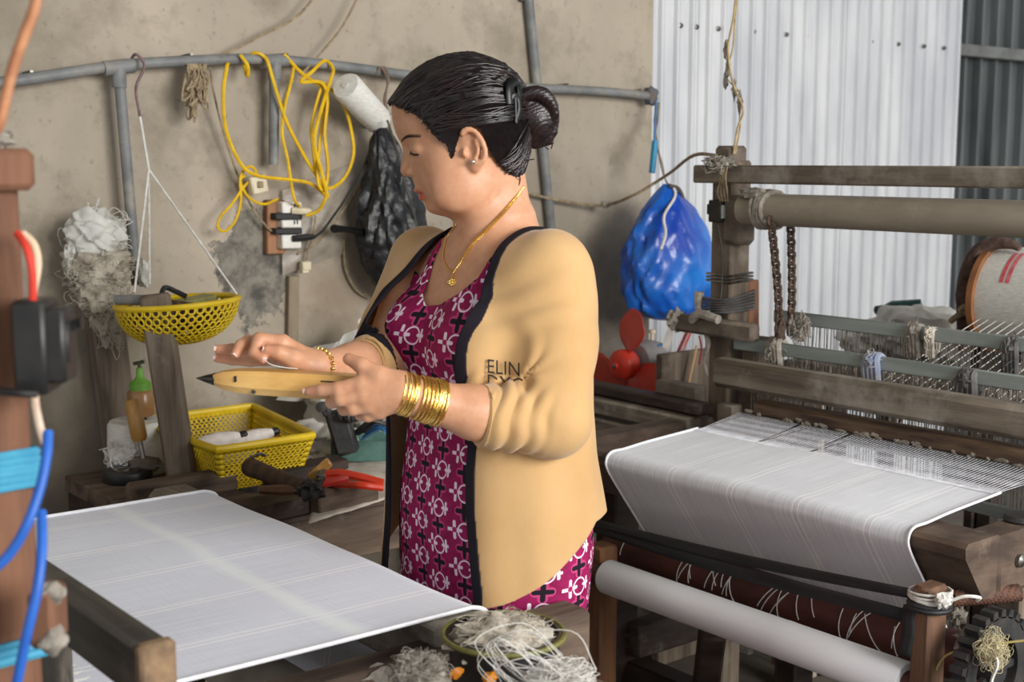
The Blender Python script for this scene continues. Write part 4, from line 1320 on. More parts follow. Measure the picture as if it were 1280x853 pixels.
# beater of the second loom: wide rounded plank above, brown frayed rail below
zb = onx(1090, 496, 2.25)[2]
MB().beam((2.25, onx(896, 480, 2.25)[1], zb), (2.25, .85, zb), .05, .066, bev=.016).build('beater', WOOD_Y, l2)
zb2 = onx(1100, 537, 2.265)[2]
MB().beam((2.265, onx(948, 512, 2.265)[1], zb2), (2.265, .85, zb2), .045, .034, bev=.006).build('beater_rail', mat('brown_frayed_wood', srgb(128, 104, 80), srgb(66, 50, 42), .8, 40, (1, .12, 1), bump=.6, bscale=70), l2)
fr = MB()
for k in range(60):
    y = random.uniform(.95, 1.96)
    fr.blob((2.243, y, zb2 - .012 + random.uniform(-.004, .004)), (.003, random.uniform(.004, .012), .004), .4, 5, 6, k)
tag(fr.build('frayed_lint', LINT, l2), kind='stuff')
# stacked side planks beyond the post, where the fan sits behind
for k, (pya, h, x, dz) in enumerate(((484, .028, 2.28, 0), (505, .04, 2.26, 0), (532, .05, 2.255, 0), (562, .05, 2.25, 0))):
    q = onx(748, pya, x)
    MB().beam((x, 2.84, q[2]), (x, 2.10 + .02 * k, q[2] - .004), .05, h, bev=.005).build('side_plank', [WOOD_DARK, WOOD_Y, WOOD_Y, WOOD_Y][k], l2)
MB().beam(onx(912, 505, 2.24), onx(912, 560, 2.24), .05, .035, (1, 0, 0), .004).build('side_stop', WOOD_OLD, l2)
MB().box(onx(862, 498, 2.30) + V(.02, .05, .0), (.02, 0, 0), (0, .07, 0), (0, 0, .03), .004).build('side_block', WOOD_OLD, l2)

# breast beam, side frames and lower timbers
XB2 = 1.835
BROWN_OLD = mat('old_brown_wood', srgb(104, 86, 72), srgb(66, 53, 45), .8, 24, (.4, .4, 1), bump=.5, bscale=50, dust=srgb(132, 120, 106), dust_scale=8, dust_lo=.58)
bsec = [(XB2 + .012, .793), (XB2 + .004, .786), (XB2 + .006, .768), (XB2 + .062, .690), (XB2 + .10, .686), (XB2 + .104, .788), (XB2 + .098, .793)]
nbs = len(bsec)
MB().add([(x, y, z) for y in (1.135, 2.15) for x, z in bsec], [tuple(range(nbs))[::-1], tuple(range(nbs, 2 * nbs))] + [(k, (k + 1) % nbs, nbs + (k + 1) % nbs, nbs + k) for k in range(nbs)]).build('breast_beam', BROWN_OLD, l2, angle=25)
sf = onx(1240, 690, 1.95)
MB().beam((1.93, 1.165, .735), (2.75, 1.165, .735), .07, .105, bev=.010).build('side_frame', BROWN_OLD, l2)
MB().beam((1.93, 2.16, .735), (2.75, 2.16, .735), .07, .105, bev=.010).build('side_frame', BROWN_OLD, l2)
MB().lathe((2.06, 1.165, .787), (0, 0, 1), [(.002, 0), (.03, 0), (.034, .004), (.03, .012), (.01, .014)], 18).build('bolt_plate', IRON, l2)
MB().lathe((1.99, 1.129, .74), (0, -1, 0), [(.011, 0), (.011, .006), (.007, .008), (.003, .010)], 10).build('bolt', STEEL, l2)
MB().lathe((2.12, 1.129, .745), (0, -1, 0), [(.010, 0), (.010, .006), (.006, .010)], 10).build('bolt', mat('rust', srgb(150, 84, 50), srgb(96, 56, 40), .8, 50), l2)
for x, y in ((2.05, 1.165), (2.05, 2.16), (2.70, 1.165), (2.70, 2.16)):
    MB().box((x, y, .34), (.04, 0, 0), (0, .035, 0), (0, 0, .345), .006).build('frame_leg', WOOD_DARK if y > 2 else WOOD_Z, l2)
MB().lathe((2.01, 1.165, .555), (-1, 0, 0), [(.024, -.002), (.024, .004), (.016, .010), (.006, .012)], 14).build('bolt', IRON, l2)
MB().beam((2.08, 1.18, .20), (2.08, 2.18, .20), .06, .09).build('stretcher', WOOD_DARK, l2)
MB().beam((2.08, 1.18, .42), (2.08, 2.18, .42), .05, .07).build('stretcher', WOOD_DARK, l2)
MB().beam((2.05, 2.11, .30), (2.70, 2.11, .30), .05, .08).build('stretcher', WOOD_DARK, l2)
MB().beam((2.10, 1.95, .02), (1.93, 1.75, .46), .05, .06, bev=.006).build('brace', WOOD_DARK, l2)
MB().beam((2.03, 1.62, .05), (2.03, 1.62, .44), .06, .05, (0, 1, 0)).build('brace', WOOD_DARK, l2)
# roll stands in front: a short post at either end of the cloth roll
q = onx(1163, 735, 1.80)
MB().beam((1.80, q[1], 0), (1.80, q[1], q[2] + .006), .036, .05, (1, 0, 0), .005).build('roll_post', mat('brown_post', srgb(116, 86, 66), srgb(82, 60, 47), .8, 30, (1, 1, .1), bump=.4), l2)
q2 = onx(752, 680, 1.84)
MB().beam((1.84, 1.985, 0), (1.84, 1.985, q2[2]), .05, .05, (1, 0, 0), .005).build('roll_post', mat('orange_brown_post', srgb(120, 82, 52), srgb(86, 58, 40), .8, 30, (1, 1, .1), bump=.4), l2)
# brown take-up roller, with broken threads wound on it
MB().tube([(1.95, 1.17, .560), (1.95, 2.06, .560)], .043, 24).build('take_up_roller', BROWNR, l2)
wt_ = MB()
for k in range(26):
    y = random.choice((1.98, 1.80, 1.74, 1.70, 1.58, 1.55, 1.50, 1.42, 1.38, 1.30)) + random.uniform(-.02, .02)
    t0_, t1_ = random.uniform(1.9, 2.4), random.uniform(3.0, 3.9)
    sl = random.uniform(-.035, .035)
    wt_.tube([V(1.95 + .0445 * math.cos(t), y + sl * (t - t0_), .56 + .0445 * math.sin(t)) for t in np.linspace(t0_, t1_, 9)], .0011, 4, cap=False)
tag(wt_.build('wound_threads', THREAD, l2), kind='stuff')
# cloth
CL0, CL1 = 1.235, 1.965
cl2 = thing('woven_cloth', 'sheer white cloth folding over the breast beam of the second loom', 'cloth', (1.9, 1.6, .8))
o, prof = cloth_mesh('cloth', [(2.105, .8155), (2.05, .812), (1.95, .806), (XB2 + .05, .800), (XB2 + .012, .798), (XB2 - .003, .784), (XB2 + .002, .760), (XB2 + .046, .698), (XB2 + .10, .625), (2.0, .535), (2.0, .50)], CL0, CL1, 60, CLOTH_B, .0012, 9)
attach(o, cl2)
for y in (CL0, CL1):
    MB().tube([V(p[0] - .001, y, p[2] + .001) for p in prof], .0026, 6).build('selvedge', SELV, cl2)
mb = MB()
rr = random.Random(3)
for k in range(190):
    y = CL0 + .004 + (CL1 - CL0 - .008) * k / 189
    yw = 1.6 + (y - 1.6) * 1.02
    if abs(y - 1.66) < .004 or abs(y - 1.79) < .003:
        continue
    mb.tube([(2.25, yw, .834 if k % 2 else .822), (2.12, y, .8160), (2.09, y, .8150)], .00075, 3, cap=False)
tag(mb.build('warp_threads', mat('grey_white_thread', srgb(208, 208, 212), srgb(176, 176, 182), .9, 60)), 'fan of fine white warp threads entering the beater of the second loom', 'threads', None, 'stuff')
# fabric roll
XW = 1.80
y0_, y1_ = 1.205, 1.925
ZW = .550
rl = thing('fabric_roll', 'long roll of smooth white fabric at the front of the second loom', 'fabric roll', (XW, 1.56, ZW))
ROLLM = mat('rolled_white', srgb(240, 241, 243), srgb(226, 228, 231), .5, 8, (1, .2, 1), spec=.35, bump=.15, bscale=30)
MB().lathe((XW, y0_, ZW), (0, 1, 0), [(.02, .001), (.034, 0), (.0355, .003), (.0355, .24), (.036, .25), (.0355, .26), (.0352, .5), (.0355, y1_ - y0_ - .003), (.034, y1_ - y0_), (.02, y1_ - y0_ - .001)], 36).build('fabric', ROLLM, rl)
MB().tube([(XW, y0_ - .022, ZW), (XW, y1_ + .075, ZW)], .0215, 18).build('core', BROWNR, rl)
# black straps pulled along the cloth
STRAP = mat('black_strap', srgb(34, 34, 36), srgb(50, 50, 52), .6, 40, (1, .1, 1), bump=.2)
for k, (pa, pb, w, lab) in enumerate((((738, 652), (1150, 744), .008, 'upper black elastic strap stretched across the sheer cloth'), ((738, 658), (1128, 768), .010, 'lower wider black elastic strap stretched across the sheer cloth'))):
    xa, xb = 1.86, 1.80
    A, B = onx(*pa, xa), onx(*pb, xb)
    pts = [A * (1 - t) + B * t + V(.012 * math.sin(math.pi * t), 0, -.012 * math.sin(math.pi * t)) for t in np.linspace(0, 1, 14)]
    mb = MB().grid(lambda u, v: pts[min(int(round(u * 13)), 13)] + V(-.003 * (1 - v), 0, (v - .5) * 2 * w * (1 + .25 * math.sin(3.14 * u))), 13, 3)
    o = solo('elastic_strap', mb, STRAP, lab, 'strap')
    thicken(o, .002)
kp = onx(1163, 752, 1.77)
kn_ = MB()
for k in range(4):
    kn_.tube([V(1.80 + .032 * math.cos(t), q[1] + .034 * math.sin(t), kp[2] + .004 * k - .006 + .003 * math.sin(t + k)) for t in np.linspace(0, 6.283, 15)[:-1]], .0022, 6, closed=True)
kn_.blob((1.80 - .02, q[1] - .036, kp[2] + .004), (.012, .012, .012), .3, 8, 6, 1)
kn_.tube(smooth_path([V(1.79, q[1] - .04, kp[2]), V(1.80, q[1] - .06, kp[2] + .012), V(1.82, q[1] - .075, kp[2] + .010), V(1.83, q[1] - .065, kp[2])], 4), .0028, 6)
solo('white_twine', kn_, THREAD, 'white twine knotted round the short post by the roll end', 'twine')
bkm = MB()
for k in range(2):
    bkm.tube([V(1.80 + .031 * math.cos(t), q[1] + .032 * math.sin(t), kp[2] - .014 - .006 * k) for t in np.linspace(0, 6.283, 15)[:-1]], .004, 6, closed=True)
R0 = onx(1138, 758, 1.775)
bkm.grid(lambda u, v: R0 + (V(0, .0, 0) + V(0, .012, 0) * (v - .5) * 2 + V(.0, .006 * u + .002 * math.sin(9 * u), -.085 * u)), 10, 3)
o = solo('black_ribbon', bkm, STRAP, 'short black ribbon hanging from the knot on the post', 'ribbon')
thicken(o, .002)
solo('white_twine', MB().tube(smooth_path([V(1.79, q[1] + .03, kp[2] - .02), V(1.785, q[1] + .034, kp[2] - .05), V(1.785, q[1] + .03, kp[2] - .09)], 5), .0016, 5), THREAD, 'loose thread end dangling beside the black ribbon', 'thread')
# spring, cog wheel and lint at the near end
cs = onx(1190, 748, 1.88)
ce = onx(1275, 741, 1.98)
ax_ = unit(ce - cs)
Ls = np.linalg.norm(ce - cs)
n1 = unit(np.cross(ax_, V(0, 0, 1)))
n2 = np.cross(ax_, n1)
MB().tube([cs + ax_ * Ls * t / 240 + .012 * (math.cos(t * .75) * n1 + math.sin(t * .75) * n2) for t in range(241)], .0032, 5).build('coil_spring', mat('rust_spring', srgb(110, 74, 58), srgb(74, 52, 44), .7, 50), l2)
gc = onx(1238, 838, 1.86)
gear = MB()
nt = 26
for k in range(nt):
    a_ = 2 * math.pi * k / nt
    r1, r2 = .088, .102
    pts = []
    for da, r_ in ((-.09, r1), (-.05, r2), (.05, r2), (.09, r1)):
        pts.append((r_ * math.cos(a_ + da), r_ * math.sin(a_ + da)))
    vs = [gc + V(x_, s_ * .012, z_) for s_ in (-1, 1) for x_, z_ in pts]
    gear.add(vs, [(0, 1, 2, 3), (7, 6, 5, 4), (0, 4, 5, 1), (1, 5, 6, 2), (2, 6, 7, 3)])
gear.lathe(gc - V(0, .012, 0), (0, 1, 0), [(.06, 0), (.090, 0), (.090, .024), (.06, .024), (.06, 0)], 52, cap=False)
gear.lathe(gc - V(0, .016, 0), (0, 1, 0), [(.004, 0), (.022, 0), (.022, .032), (.004, .032)], 18)
for k in range(5):
    a_ = 2 * math.pi * k / 5
    gear.beam(gc + V(.018 * math.cos(a_), 0, .018 * math.sin(a_)), gc + V(.065 * math.cos(a_), 0, .065 * math.sin(a_)), .014, .012, (0, 1, 0), .002)
gear.build('cog_wheel', IRON, l2)
tf = onx(1240, 812, 1.80)
solo('lint_tuft', MB().blob(tf, (.016, .016, .018), .35, 10, 6, 71).tangle(tf, (.026, .026, .030), 90, .0004, 71, .5), mat('straw_lint', srgb(206, 196, 160), srgb(170, 160, 126), .95, 40), 'tuft of straw coloured lint caught by the cog wheel', 'lint', kind='stuff')
solo('loose_cord', MB().tube(smooth_path([onx(1166, 845, 1.80), onx(1180, 822, 1.80), onx(1205, 812, 1.80), onx(1240, 806, 1.80), onx(1290, 800, 1.82)], 5), .0018, 5), mat('yellow_twine', srgb(190, 174, 110), None, .9), 'thin yellowish twine looping past the cog wheel', 'cord')
solo('loose_cord', MB().tube(smooth_path([tf, onx(1247, 830, 1.78), onx(1240, 850, 1.78), onx(1236, 880, 1.78)], 5), .0026, 5), THREAD, 'white cord hanging from the straw coloured lint', 'cord')
for k, (px, py, x) in enumerate(((1195, 770, 1.90), (1205, 800, 1.90), (1160, 700, 1.93))):
    MB().blob(onx(px, py, x), (.014, .014, .018), .35, 10, 6, 80 + k).build('lint_tuft', LINT, l2)

# warp beam behind with yarn, brown flange and the curved hose
XD = 2.98
dc_ = V(XD, 1.52, onx(1250, 372, XD)[2])
df = onx(1240, 372, XD - .02)
wd = thing('warp_drum', 'large drum of white warp yarn with a brown wooden flange behind the heddles', 'drum', V(XD, df[1] - .2, dc_[2]))
fy = df[1]
RD = .125
MB().lathe((XD, fy, dc_[2]), (0, -1, 0), [(.02, 0), (RD + .012, 0), (RD + .012, .016), (.02, .016)], 48).build('flange', mat('brown_flange', srgb(150, 100, 62), srgb(120, 78, 48), .6, 14), wd)
MB().lathe((XD, fy - .016, dc_[2]), (0, -1, 0), [(.03, 0), (RD, 0), (RD + .002, .02), (RD, .5), (RD, .62)], 56).build('yarn', YARN_W, wd)
for k in range(2):
    mb = MB()
    mb.add([V(XD + (RD + .003) * math.cos(t), fy - .075 - .016 * k - s_ * .010, dc_[2] + (RD + .003) * math.sin(t)) for s_ in (0, 1) for t in np.linspace(2.0, 2.75, 12)], [(i, i + 1, 13 + i, 12 + i) for i in range(11)])
    mb.build('red_stripe', mat('red_print', srgb(196, 70, 80), srgb(214, 120, 124), .8, 60), wd)
MB().tube([(XD, fy + .10, dc_[2]), (XD, fy - .75, dc_[2])], .025, 14).build('axle', WOOD_DARK, wd)
mb = MB()
for k in range(26):
    y = fy - .03 - k * .022
    t_ = math.radians(200)
    mb.tube([V(XD + RD * math.cos(t_), y, dc_[2] + RD * math.sin(t_)), V(2.45, y - .002 * k, .90), V(2.43, y - .002 * k, .86)], .0009, 3, cap=False)
tag(mb.build('warp_threads', THREAD), 'white warp threads running down off the big yarn drum', 'threads', None, 'stuff')
hs = thing('leather_hose', 'curved cracked brown hose arching beside the yarn drum', 'hose', onx(1208, 430, XD - .05))
HOSE = mat('cracked_brown', srgb(104, 82, 72), srgb(66, 50, 44), .75, 50, bump=.7, bscale=70)
hx = XD - .06
path = [onx(px, py, hx) for px, py in ((1207, 440), (1206, 405), (1206, 375), (1210, 345), (1222, 318), (1240, 305), (1262, 305), (1275, 311))]
MB().tube(smooth_path(path, 5), [.020] * 10 + [.023] * 10 + list(np.linspace(.022, .008, 16)), 14).build('hose', HOSE, hs)
mb = MB()
for p in smooth_path(path, 6)[6:30:2]:
    mb.blob(p - FW * .021 + RT * .004, (.004, .004, .004), .2, 5, 4, 1)
mb.build('stud', BLACK, hs)
dk_ = thing('drum_stand', 'dark upright board standing behind the curved hose', 'board', onx(1208, 460, XD))
MB().box((XD + .03, fy + .035, .52), (.055, 0, 0), (0, .014, 0), (0, 0, .53), .004).build('board', WOOD_DARK, dk_)
MB().beam((XD + .03, fy + .05, .02), (XD + .03, fy - .6, .02), .08, .04).build('foot_rail', WOOD_DARK, dk_)
solo('rag_knot', MB().tube(smooth_path([onx(1188, 402, hx - .03), onx(1200, 393, hx - .03), onx(1210, 390, hx - .03)], 4), .008, 8).blob(onx(1208, 388, hx - .03), (.018, .018, .014), .3, 10, 6, 2), CORD, 'rag knotted round the foot of the curved hose', 'rag')

# crates and sacks beyond the loom
cr = thing('board_rack', 'narrow rack of mixed upright boards beyond the heddles', 'rack', (2.85, 2.40, 0))
CRW = [mat('pale_board', srgb(196, 182, 160), srgb(164, 148, 126), .8, 20, (1, 1, .2)), RAW, WOOD_OLD, mat('whitish_board', srgb(206, 202, 192), srgb(178, 172, 160), .8, 12)]
zc_ = .80
for k in range(6):
    MB().box((2.80, 2.30 + k * .075 - .1, .40 + .01 * (k % 3)), (.012, 0, 0), (0, .034, 0), (0, 0, .40 + .03 * (k % 2)), .003).build('board', CRW[k % 4], cr)
for k in range(1):
    MB().box((2.855, 2.40, zc_), (.045, 0, 0), (0, .26, 0), (0, 0, .012), .003).build('plank', CRW[(k + 2) % 4], cr)
for x in (2.84, 2.88):
    for y in (2.18, 2.62):
        MB().box((x, y, .395), (.02, 0, 0), (0, .02, 0), (0, 0, .395), .003).build('leg', WOOD_DARK, cr)
sk2 = thing('woven_sack', 'half-filled white sack heaped behind the heddle slats', 'sack', onx(1140, 420, 3.15))
s_ = onx(1140, 412, 3.15)
MB().blob(s_ + V(0.02, 0, -.01), (.12, .14, .075), .16, 28, 4.5, 91).build('sack_body', SACK, sk2)
MB().blob(s_ + V(.02, -.13, -.05), (.09, .1, .05), .18, 20, 5, 92).build('sack_fold', SACK, sk2)
MB().blob(s_ + V(0, .13, -.05), (.09, .09, .045), .18, 20, 5, 93).build('sack_fold', SACK, sk2)
solo('green_bottle', MB().lathe(onx(1092, 388, 3.15), (.5, -.85, .1), [(.004, 0), (.012, .004), (.014, .03), (.024, .05), (.024, .13), (.004, .135)], 16), mat('dark_green_plastic', srgb(36, 76, 70), srgb(24, 54, 52), .4, 10), 'dark green bottle lying on the sack behind the slats', 'bottle')
tb2 = thing('sack_table', 'low table carrying the white sack beyond the loom', 'table', (3.2, s_[1], 0))
MB().box((3.2, s_[1] - .05, s_[2] - .115), (.25, 0, 0), (0, .34, 0), (0, 0, .015), .003).build('table_top', WOOD_OLD, tb2)
for x in (2.98, 3.42):
    for y in (s_[1] - .36, s_[1] + .26):
        MB().box((x, y, (s_[2] - .13) / 2), (.02, 0, 0), (0, .02, 0), (0, 0, (s_[2] - .13) / 2), .003).build('leg', WOOD_DARK, tb2)

# ------------------------------------------------------------------ fan, blue bag, hanging cables near the wall corner
FY = 2.66
fc = ony(783, 456, FY)
fan = thing('electric_fan', 'red bladed electric fan with a grey motor standing behind the side planks', 'fan', fc - V(0, 0, .2))
fax = unit(-HF * .62 - RT * .78 + V(0, 0, .0))                # the way the hub points
FRED = mat('fan_red', srgb(222, 62, 40), srgb(200, 50, 34), .42, 12, spec=.5)
FREDT = mat('fan_blade_red', srgb(224, 78, 60), srgb(206, 62, 48), .35, 10, spec=.5, trans=.0, alpha=.82)
GREY = mat('fan_grey', srgb(150, 148, 146), srgb(128, 126, 124), .5, 14)
e1_ = unit(np.cross(fax, V(0, 0, 1)))
e2_ = np.cross(e1_, fax)
MB().lathe(fc, fax, [(.040, -.015), (.044, 0), (.044, .024), (.038, .034), (.022, .040), (.010, .041), (.009, .047), (.003, .048)], 32).build('hub', FRED, fan)
MB().lathe(fc + fax * .041, fax, [(.003, 0), (.007, 0), (.007, .008), (.003, .010)], 12).build('hub_nut', STEEL, fan)
for k in range(3):
    a0 = math.radians((88, 208, 328)[k])
    def blade(u, v, a0=a0):
        r_ = .035 + .125 * u
        w_ = (.30 + .42 * math.sin(math.pi * min(1, .25 + .72 * u))) * (1 - .35 * max(0, u - .75) / .25 * abs(v - .5) * 2)
        a_ = a0 + (v - .5) * 2 * w_ + .25 * u
        return fc + (math.cos(a_) * e1_ + math.sin(a_) * e2_) * r_ + fax * (-.006 + .045 * (v - .5) * (1 - .3 * u))
    thicken(MB().grid(blade, 12, 10).build('blade', FREDT, fan), .002)
mo = fc - fax * .10
MB().lathe(fc - fax * .03, -fax, [(.03, 0), (.056, .008), (.062, .03), (.062, .07), (.052, .10), (.03, .118), (.005, .12)], 32).build('motor', GREY, fan)
MB().lathe(mo + e2_ * .058, e2_, [(.006, 0), (.006, .022), (.010, .024), (.010, .032), (.003, .034)], 12).build('swing_knob', IVORY, fan)
MB().box(mo + e1_ * -.03 + e2_ * .05, e1_ * .010, fax * .014, e2_ * .003 , .001).build('badge', BLUEP, fan)
MB().tube([mo - e2_ * .05, mo - e2_ * .16], [.022, .02], 14).build('neck', GREY, fan)
MB().lathe(V(mo[0], mo[1], 0), (0, 0, 1), [(.005, 0), (.13, 0), (.13, .02), (.03, .04), (.02, .06), (.018, mo[2] - .15)], 28).build('stand', GREY, fan)
BLUEB = mat('blue_film', srgb(34, 126, 214), srgb(14, 64, 166), .28, 5, bump=.6, bscale=34, spec=.5, coat=.15)
bb = thing('plastic_bag', 'full blue plastic bag hanging at the wall corner', 'bag', ony(838, 235, 2.72))
YB = 2.72
c = ony(834, 232, YB)
sx = np.linalg.norm(ony(880, 320, YB) - ony(834, 320, YB)) / 46
pz2 = lambda py: (ony(834, py, YB) - c)[2]
bag_mesh(c, [(pz2(230), 3 * sx, .012, 0), (pz2(242), 12 * sx, .03, 0), (pz2(262), 27 * sx, .06, 2 * sx), (pz2(290), 40 * sx, .085, 4 * sx), (pz2(325), 49 * sx, .10, 5 * sx), (pz2(360), 49 * sx, .10, 6 * sx), (pz2(385), 42 * sx, .09, 6 * sx), (pz2(397), 24 * sx, .06, 6 * sx), (pz2(401), 4 * sx, .01, 6 * sx)], V(1, 0, 0), V(0, 1, 0), 90, .030, 14).build('bag_body', BLUEB, bb)
MB().tube(smooth_path([c + V(0, -.02, .005), c + V(-.008, -.04, -.03), ony(830, 270, YB - .07), ony(832, 292, YB - .10), ony(826, 312, YB - .12)], 5), .0042, 7).build('tie_string', THREAD, bb)
mb = MB()
for k in range(3):
    mb.tube(smooth_path([ony(822 + k, 128, YW - .08), ony(818 + 2 * k, 150, YW - .09), ony(821 - k, 175, 2.80), ony(826 + k, 205, 2.74), ony(832, 225, YB), ony(840 + 2 * k, 240, YB - .01), ony(850, 248, YB - .01)], 4), .0026, 5)
solo('hanging_string', mb, mat('grey_cord', srgb(110, 100, 92), srgb(140, 128, 112), .9, 40), 'twisted grey cords holding the blue bag from the rail end', 'string')
bpn = thing('blue_pen', 'blue plastic tube clipped among the cords above the blue bag', 'tube', ony(817, 190, 2.78))
MB().tube([ony(820, 125, 2.82), ony(818, 172, 2.80), ony(816, 214, 2.78)], .0035, 6).build('cord', BLUEP, bpn)
MB().tube([ony(819, 176, 2.775), ony(815, 216, 2.77)], .0095, 10).build('barrel', mat('cyan_tube', srgb(46, 138, 176), srgb(36, 116, 152), .45, 12), bpn)
solo('wire_loop', MB().tube(smooth_path([ony(836, 232, 2.70), ony(848, 236, 2.69), ony(854, 250, 2.70), ony(852, 262, 2.70)], 5), .006, 8), mat('olive_hose', srgb(96, 92, 80), srgb(70, 68, 60), .7, 30), 'short dull green hose bent over the neck of the blue bag', 'hose')
# cables crossing to the loom post and up to the roof
topp = onx(905, 196, XP - .03)
solo('sagging_cable', MB().tube(smooth_path([ony(640, 236, YW - .03), ony(690, 249, YW - .03), ony(750, 257, YW - .06), ony(790, 245, 2.75), onx(835, 218, XP + .3), onx(868, 194, XP + .1), topp], 6), .0045, 8), CORD, 'dusty beige cable sagging from the wall to the loom post', 'cable')
MB_ = MB().blob(ony(757, 256, YW - .07), (.016, .014, .01), .3, 8, 6, 5)
solo('lint_knot', MB_, LINT, 'clump of lint caught on the sagging beige cable', 'lint')
hp = [(922, -30), (917, 20), (910, 60), (914, 95), (920, 115), (929, 138), (922, 160), (917, 192)]
mb = MB().tube(smooth_path([onx(px, py, XP - .03) for px, py in hp], 6), .0026, 6)
mb.tube(smooth_path([onx(px + d_, py, XP - .02) for (px, py), d_ in zip(hp, (3, 2, 6, -6, 4, -5, 3, 2))], 6), .002, 6)
hr = thing('roof_cord', 'straw coloured cord rising from the loom post towards the roof', 'cord', onx(917, 192, XP - .03))
mb.build('cord', mat('straw_cord', srgb(186, 164, 120), srgb(150, 128, 92), .9, 50), hr)
mb = MB()
for k, (px, py) in enumerate(((908, 62), (910, 85), (907, 100), (918, 112), (925, 128))):
    mb.blob(onx(px, py, XP - .025), (.006, .006, .02), .4, 8, 6, 100 + k)
mb.build('clinging_lint', LINT, hr)
# bits between fan and post
solo('rag_strip', MB().grid(lambda u, v: ony(838 + 10 * v - 22 * u + 6 * u * u, 402 + 55 * u, 2.62 - .01 * v) , 12, 4), mat('greyish_white_rag', srgb(190, 186, 178), srgb(156, 150, 144), .9, 20, bump=.4), 'greyish white rag strip hanging below the blue bag', 'rag')
solo('rag_strip', MB().grid(lambda u, v: ony(862 + 12 * v - 30 * u + 4 * u * u, 404 + 58 * u - 6 * v, 2.58 + .008 * math.sin(9 * v)), 12, 6), mat('pink_grey_rag', srgb(186, 160, 156), srgb(196, 92, 92), .9, 8, lo=.45, hi=.6), 'pinkish rag strip hanging beside the loom cross block', 'rag')
bd = thing('wall_board', 'brown board standing behind the fan near the loom post', 'board', ony(865, 500, 2.6))
MB().box((2.62, 2.50, .44), (.10, 0, 0), (0, .014, 0), (0, 0, .44), .004).build('board', WOOD_Z, bd)
MB().beam((2.62, 2.52, .3), (2.62, 2.52, .34), .16, .03, (0, 1, 0)).build('batten', WOOD_DARK, bd)
solo('thin_stick', MB().tube([ony(871, 432, 2.46), ony(858, 492, 2.46)], .0035, 7), mat('pale_stick', srgb(196, 160, 116), srgb(170, 132, 92), .7, 30), 'thin pale stick leaning on the brown board', 'stick')
solo('red_cord', MB().tube(smooth_path([ony(874, 420, 2.45), ony(877, 436, 2.45), ony(874, 456, 2.45)], 4), .0025, 6), mat('dark_red_cord', srgb(140, 36, 36), None, .8), 'short dark red cord dangling by the thin pale stick', 'cord')
# ================================================================== the weaver: smooth blended solids turned into meshes
def smin(a, b, k):
    if k <= 0:
        return np.minimum(a, b)
    h = np.clip(.5 + .5 * (b - a) / k, 0, 1)
    return b + (a - b) * h - k * h * (1 - h)


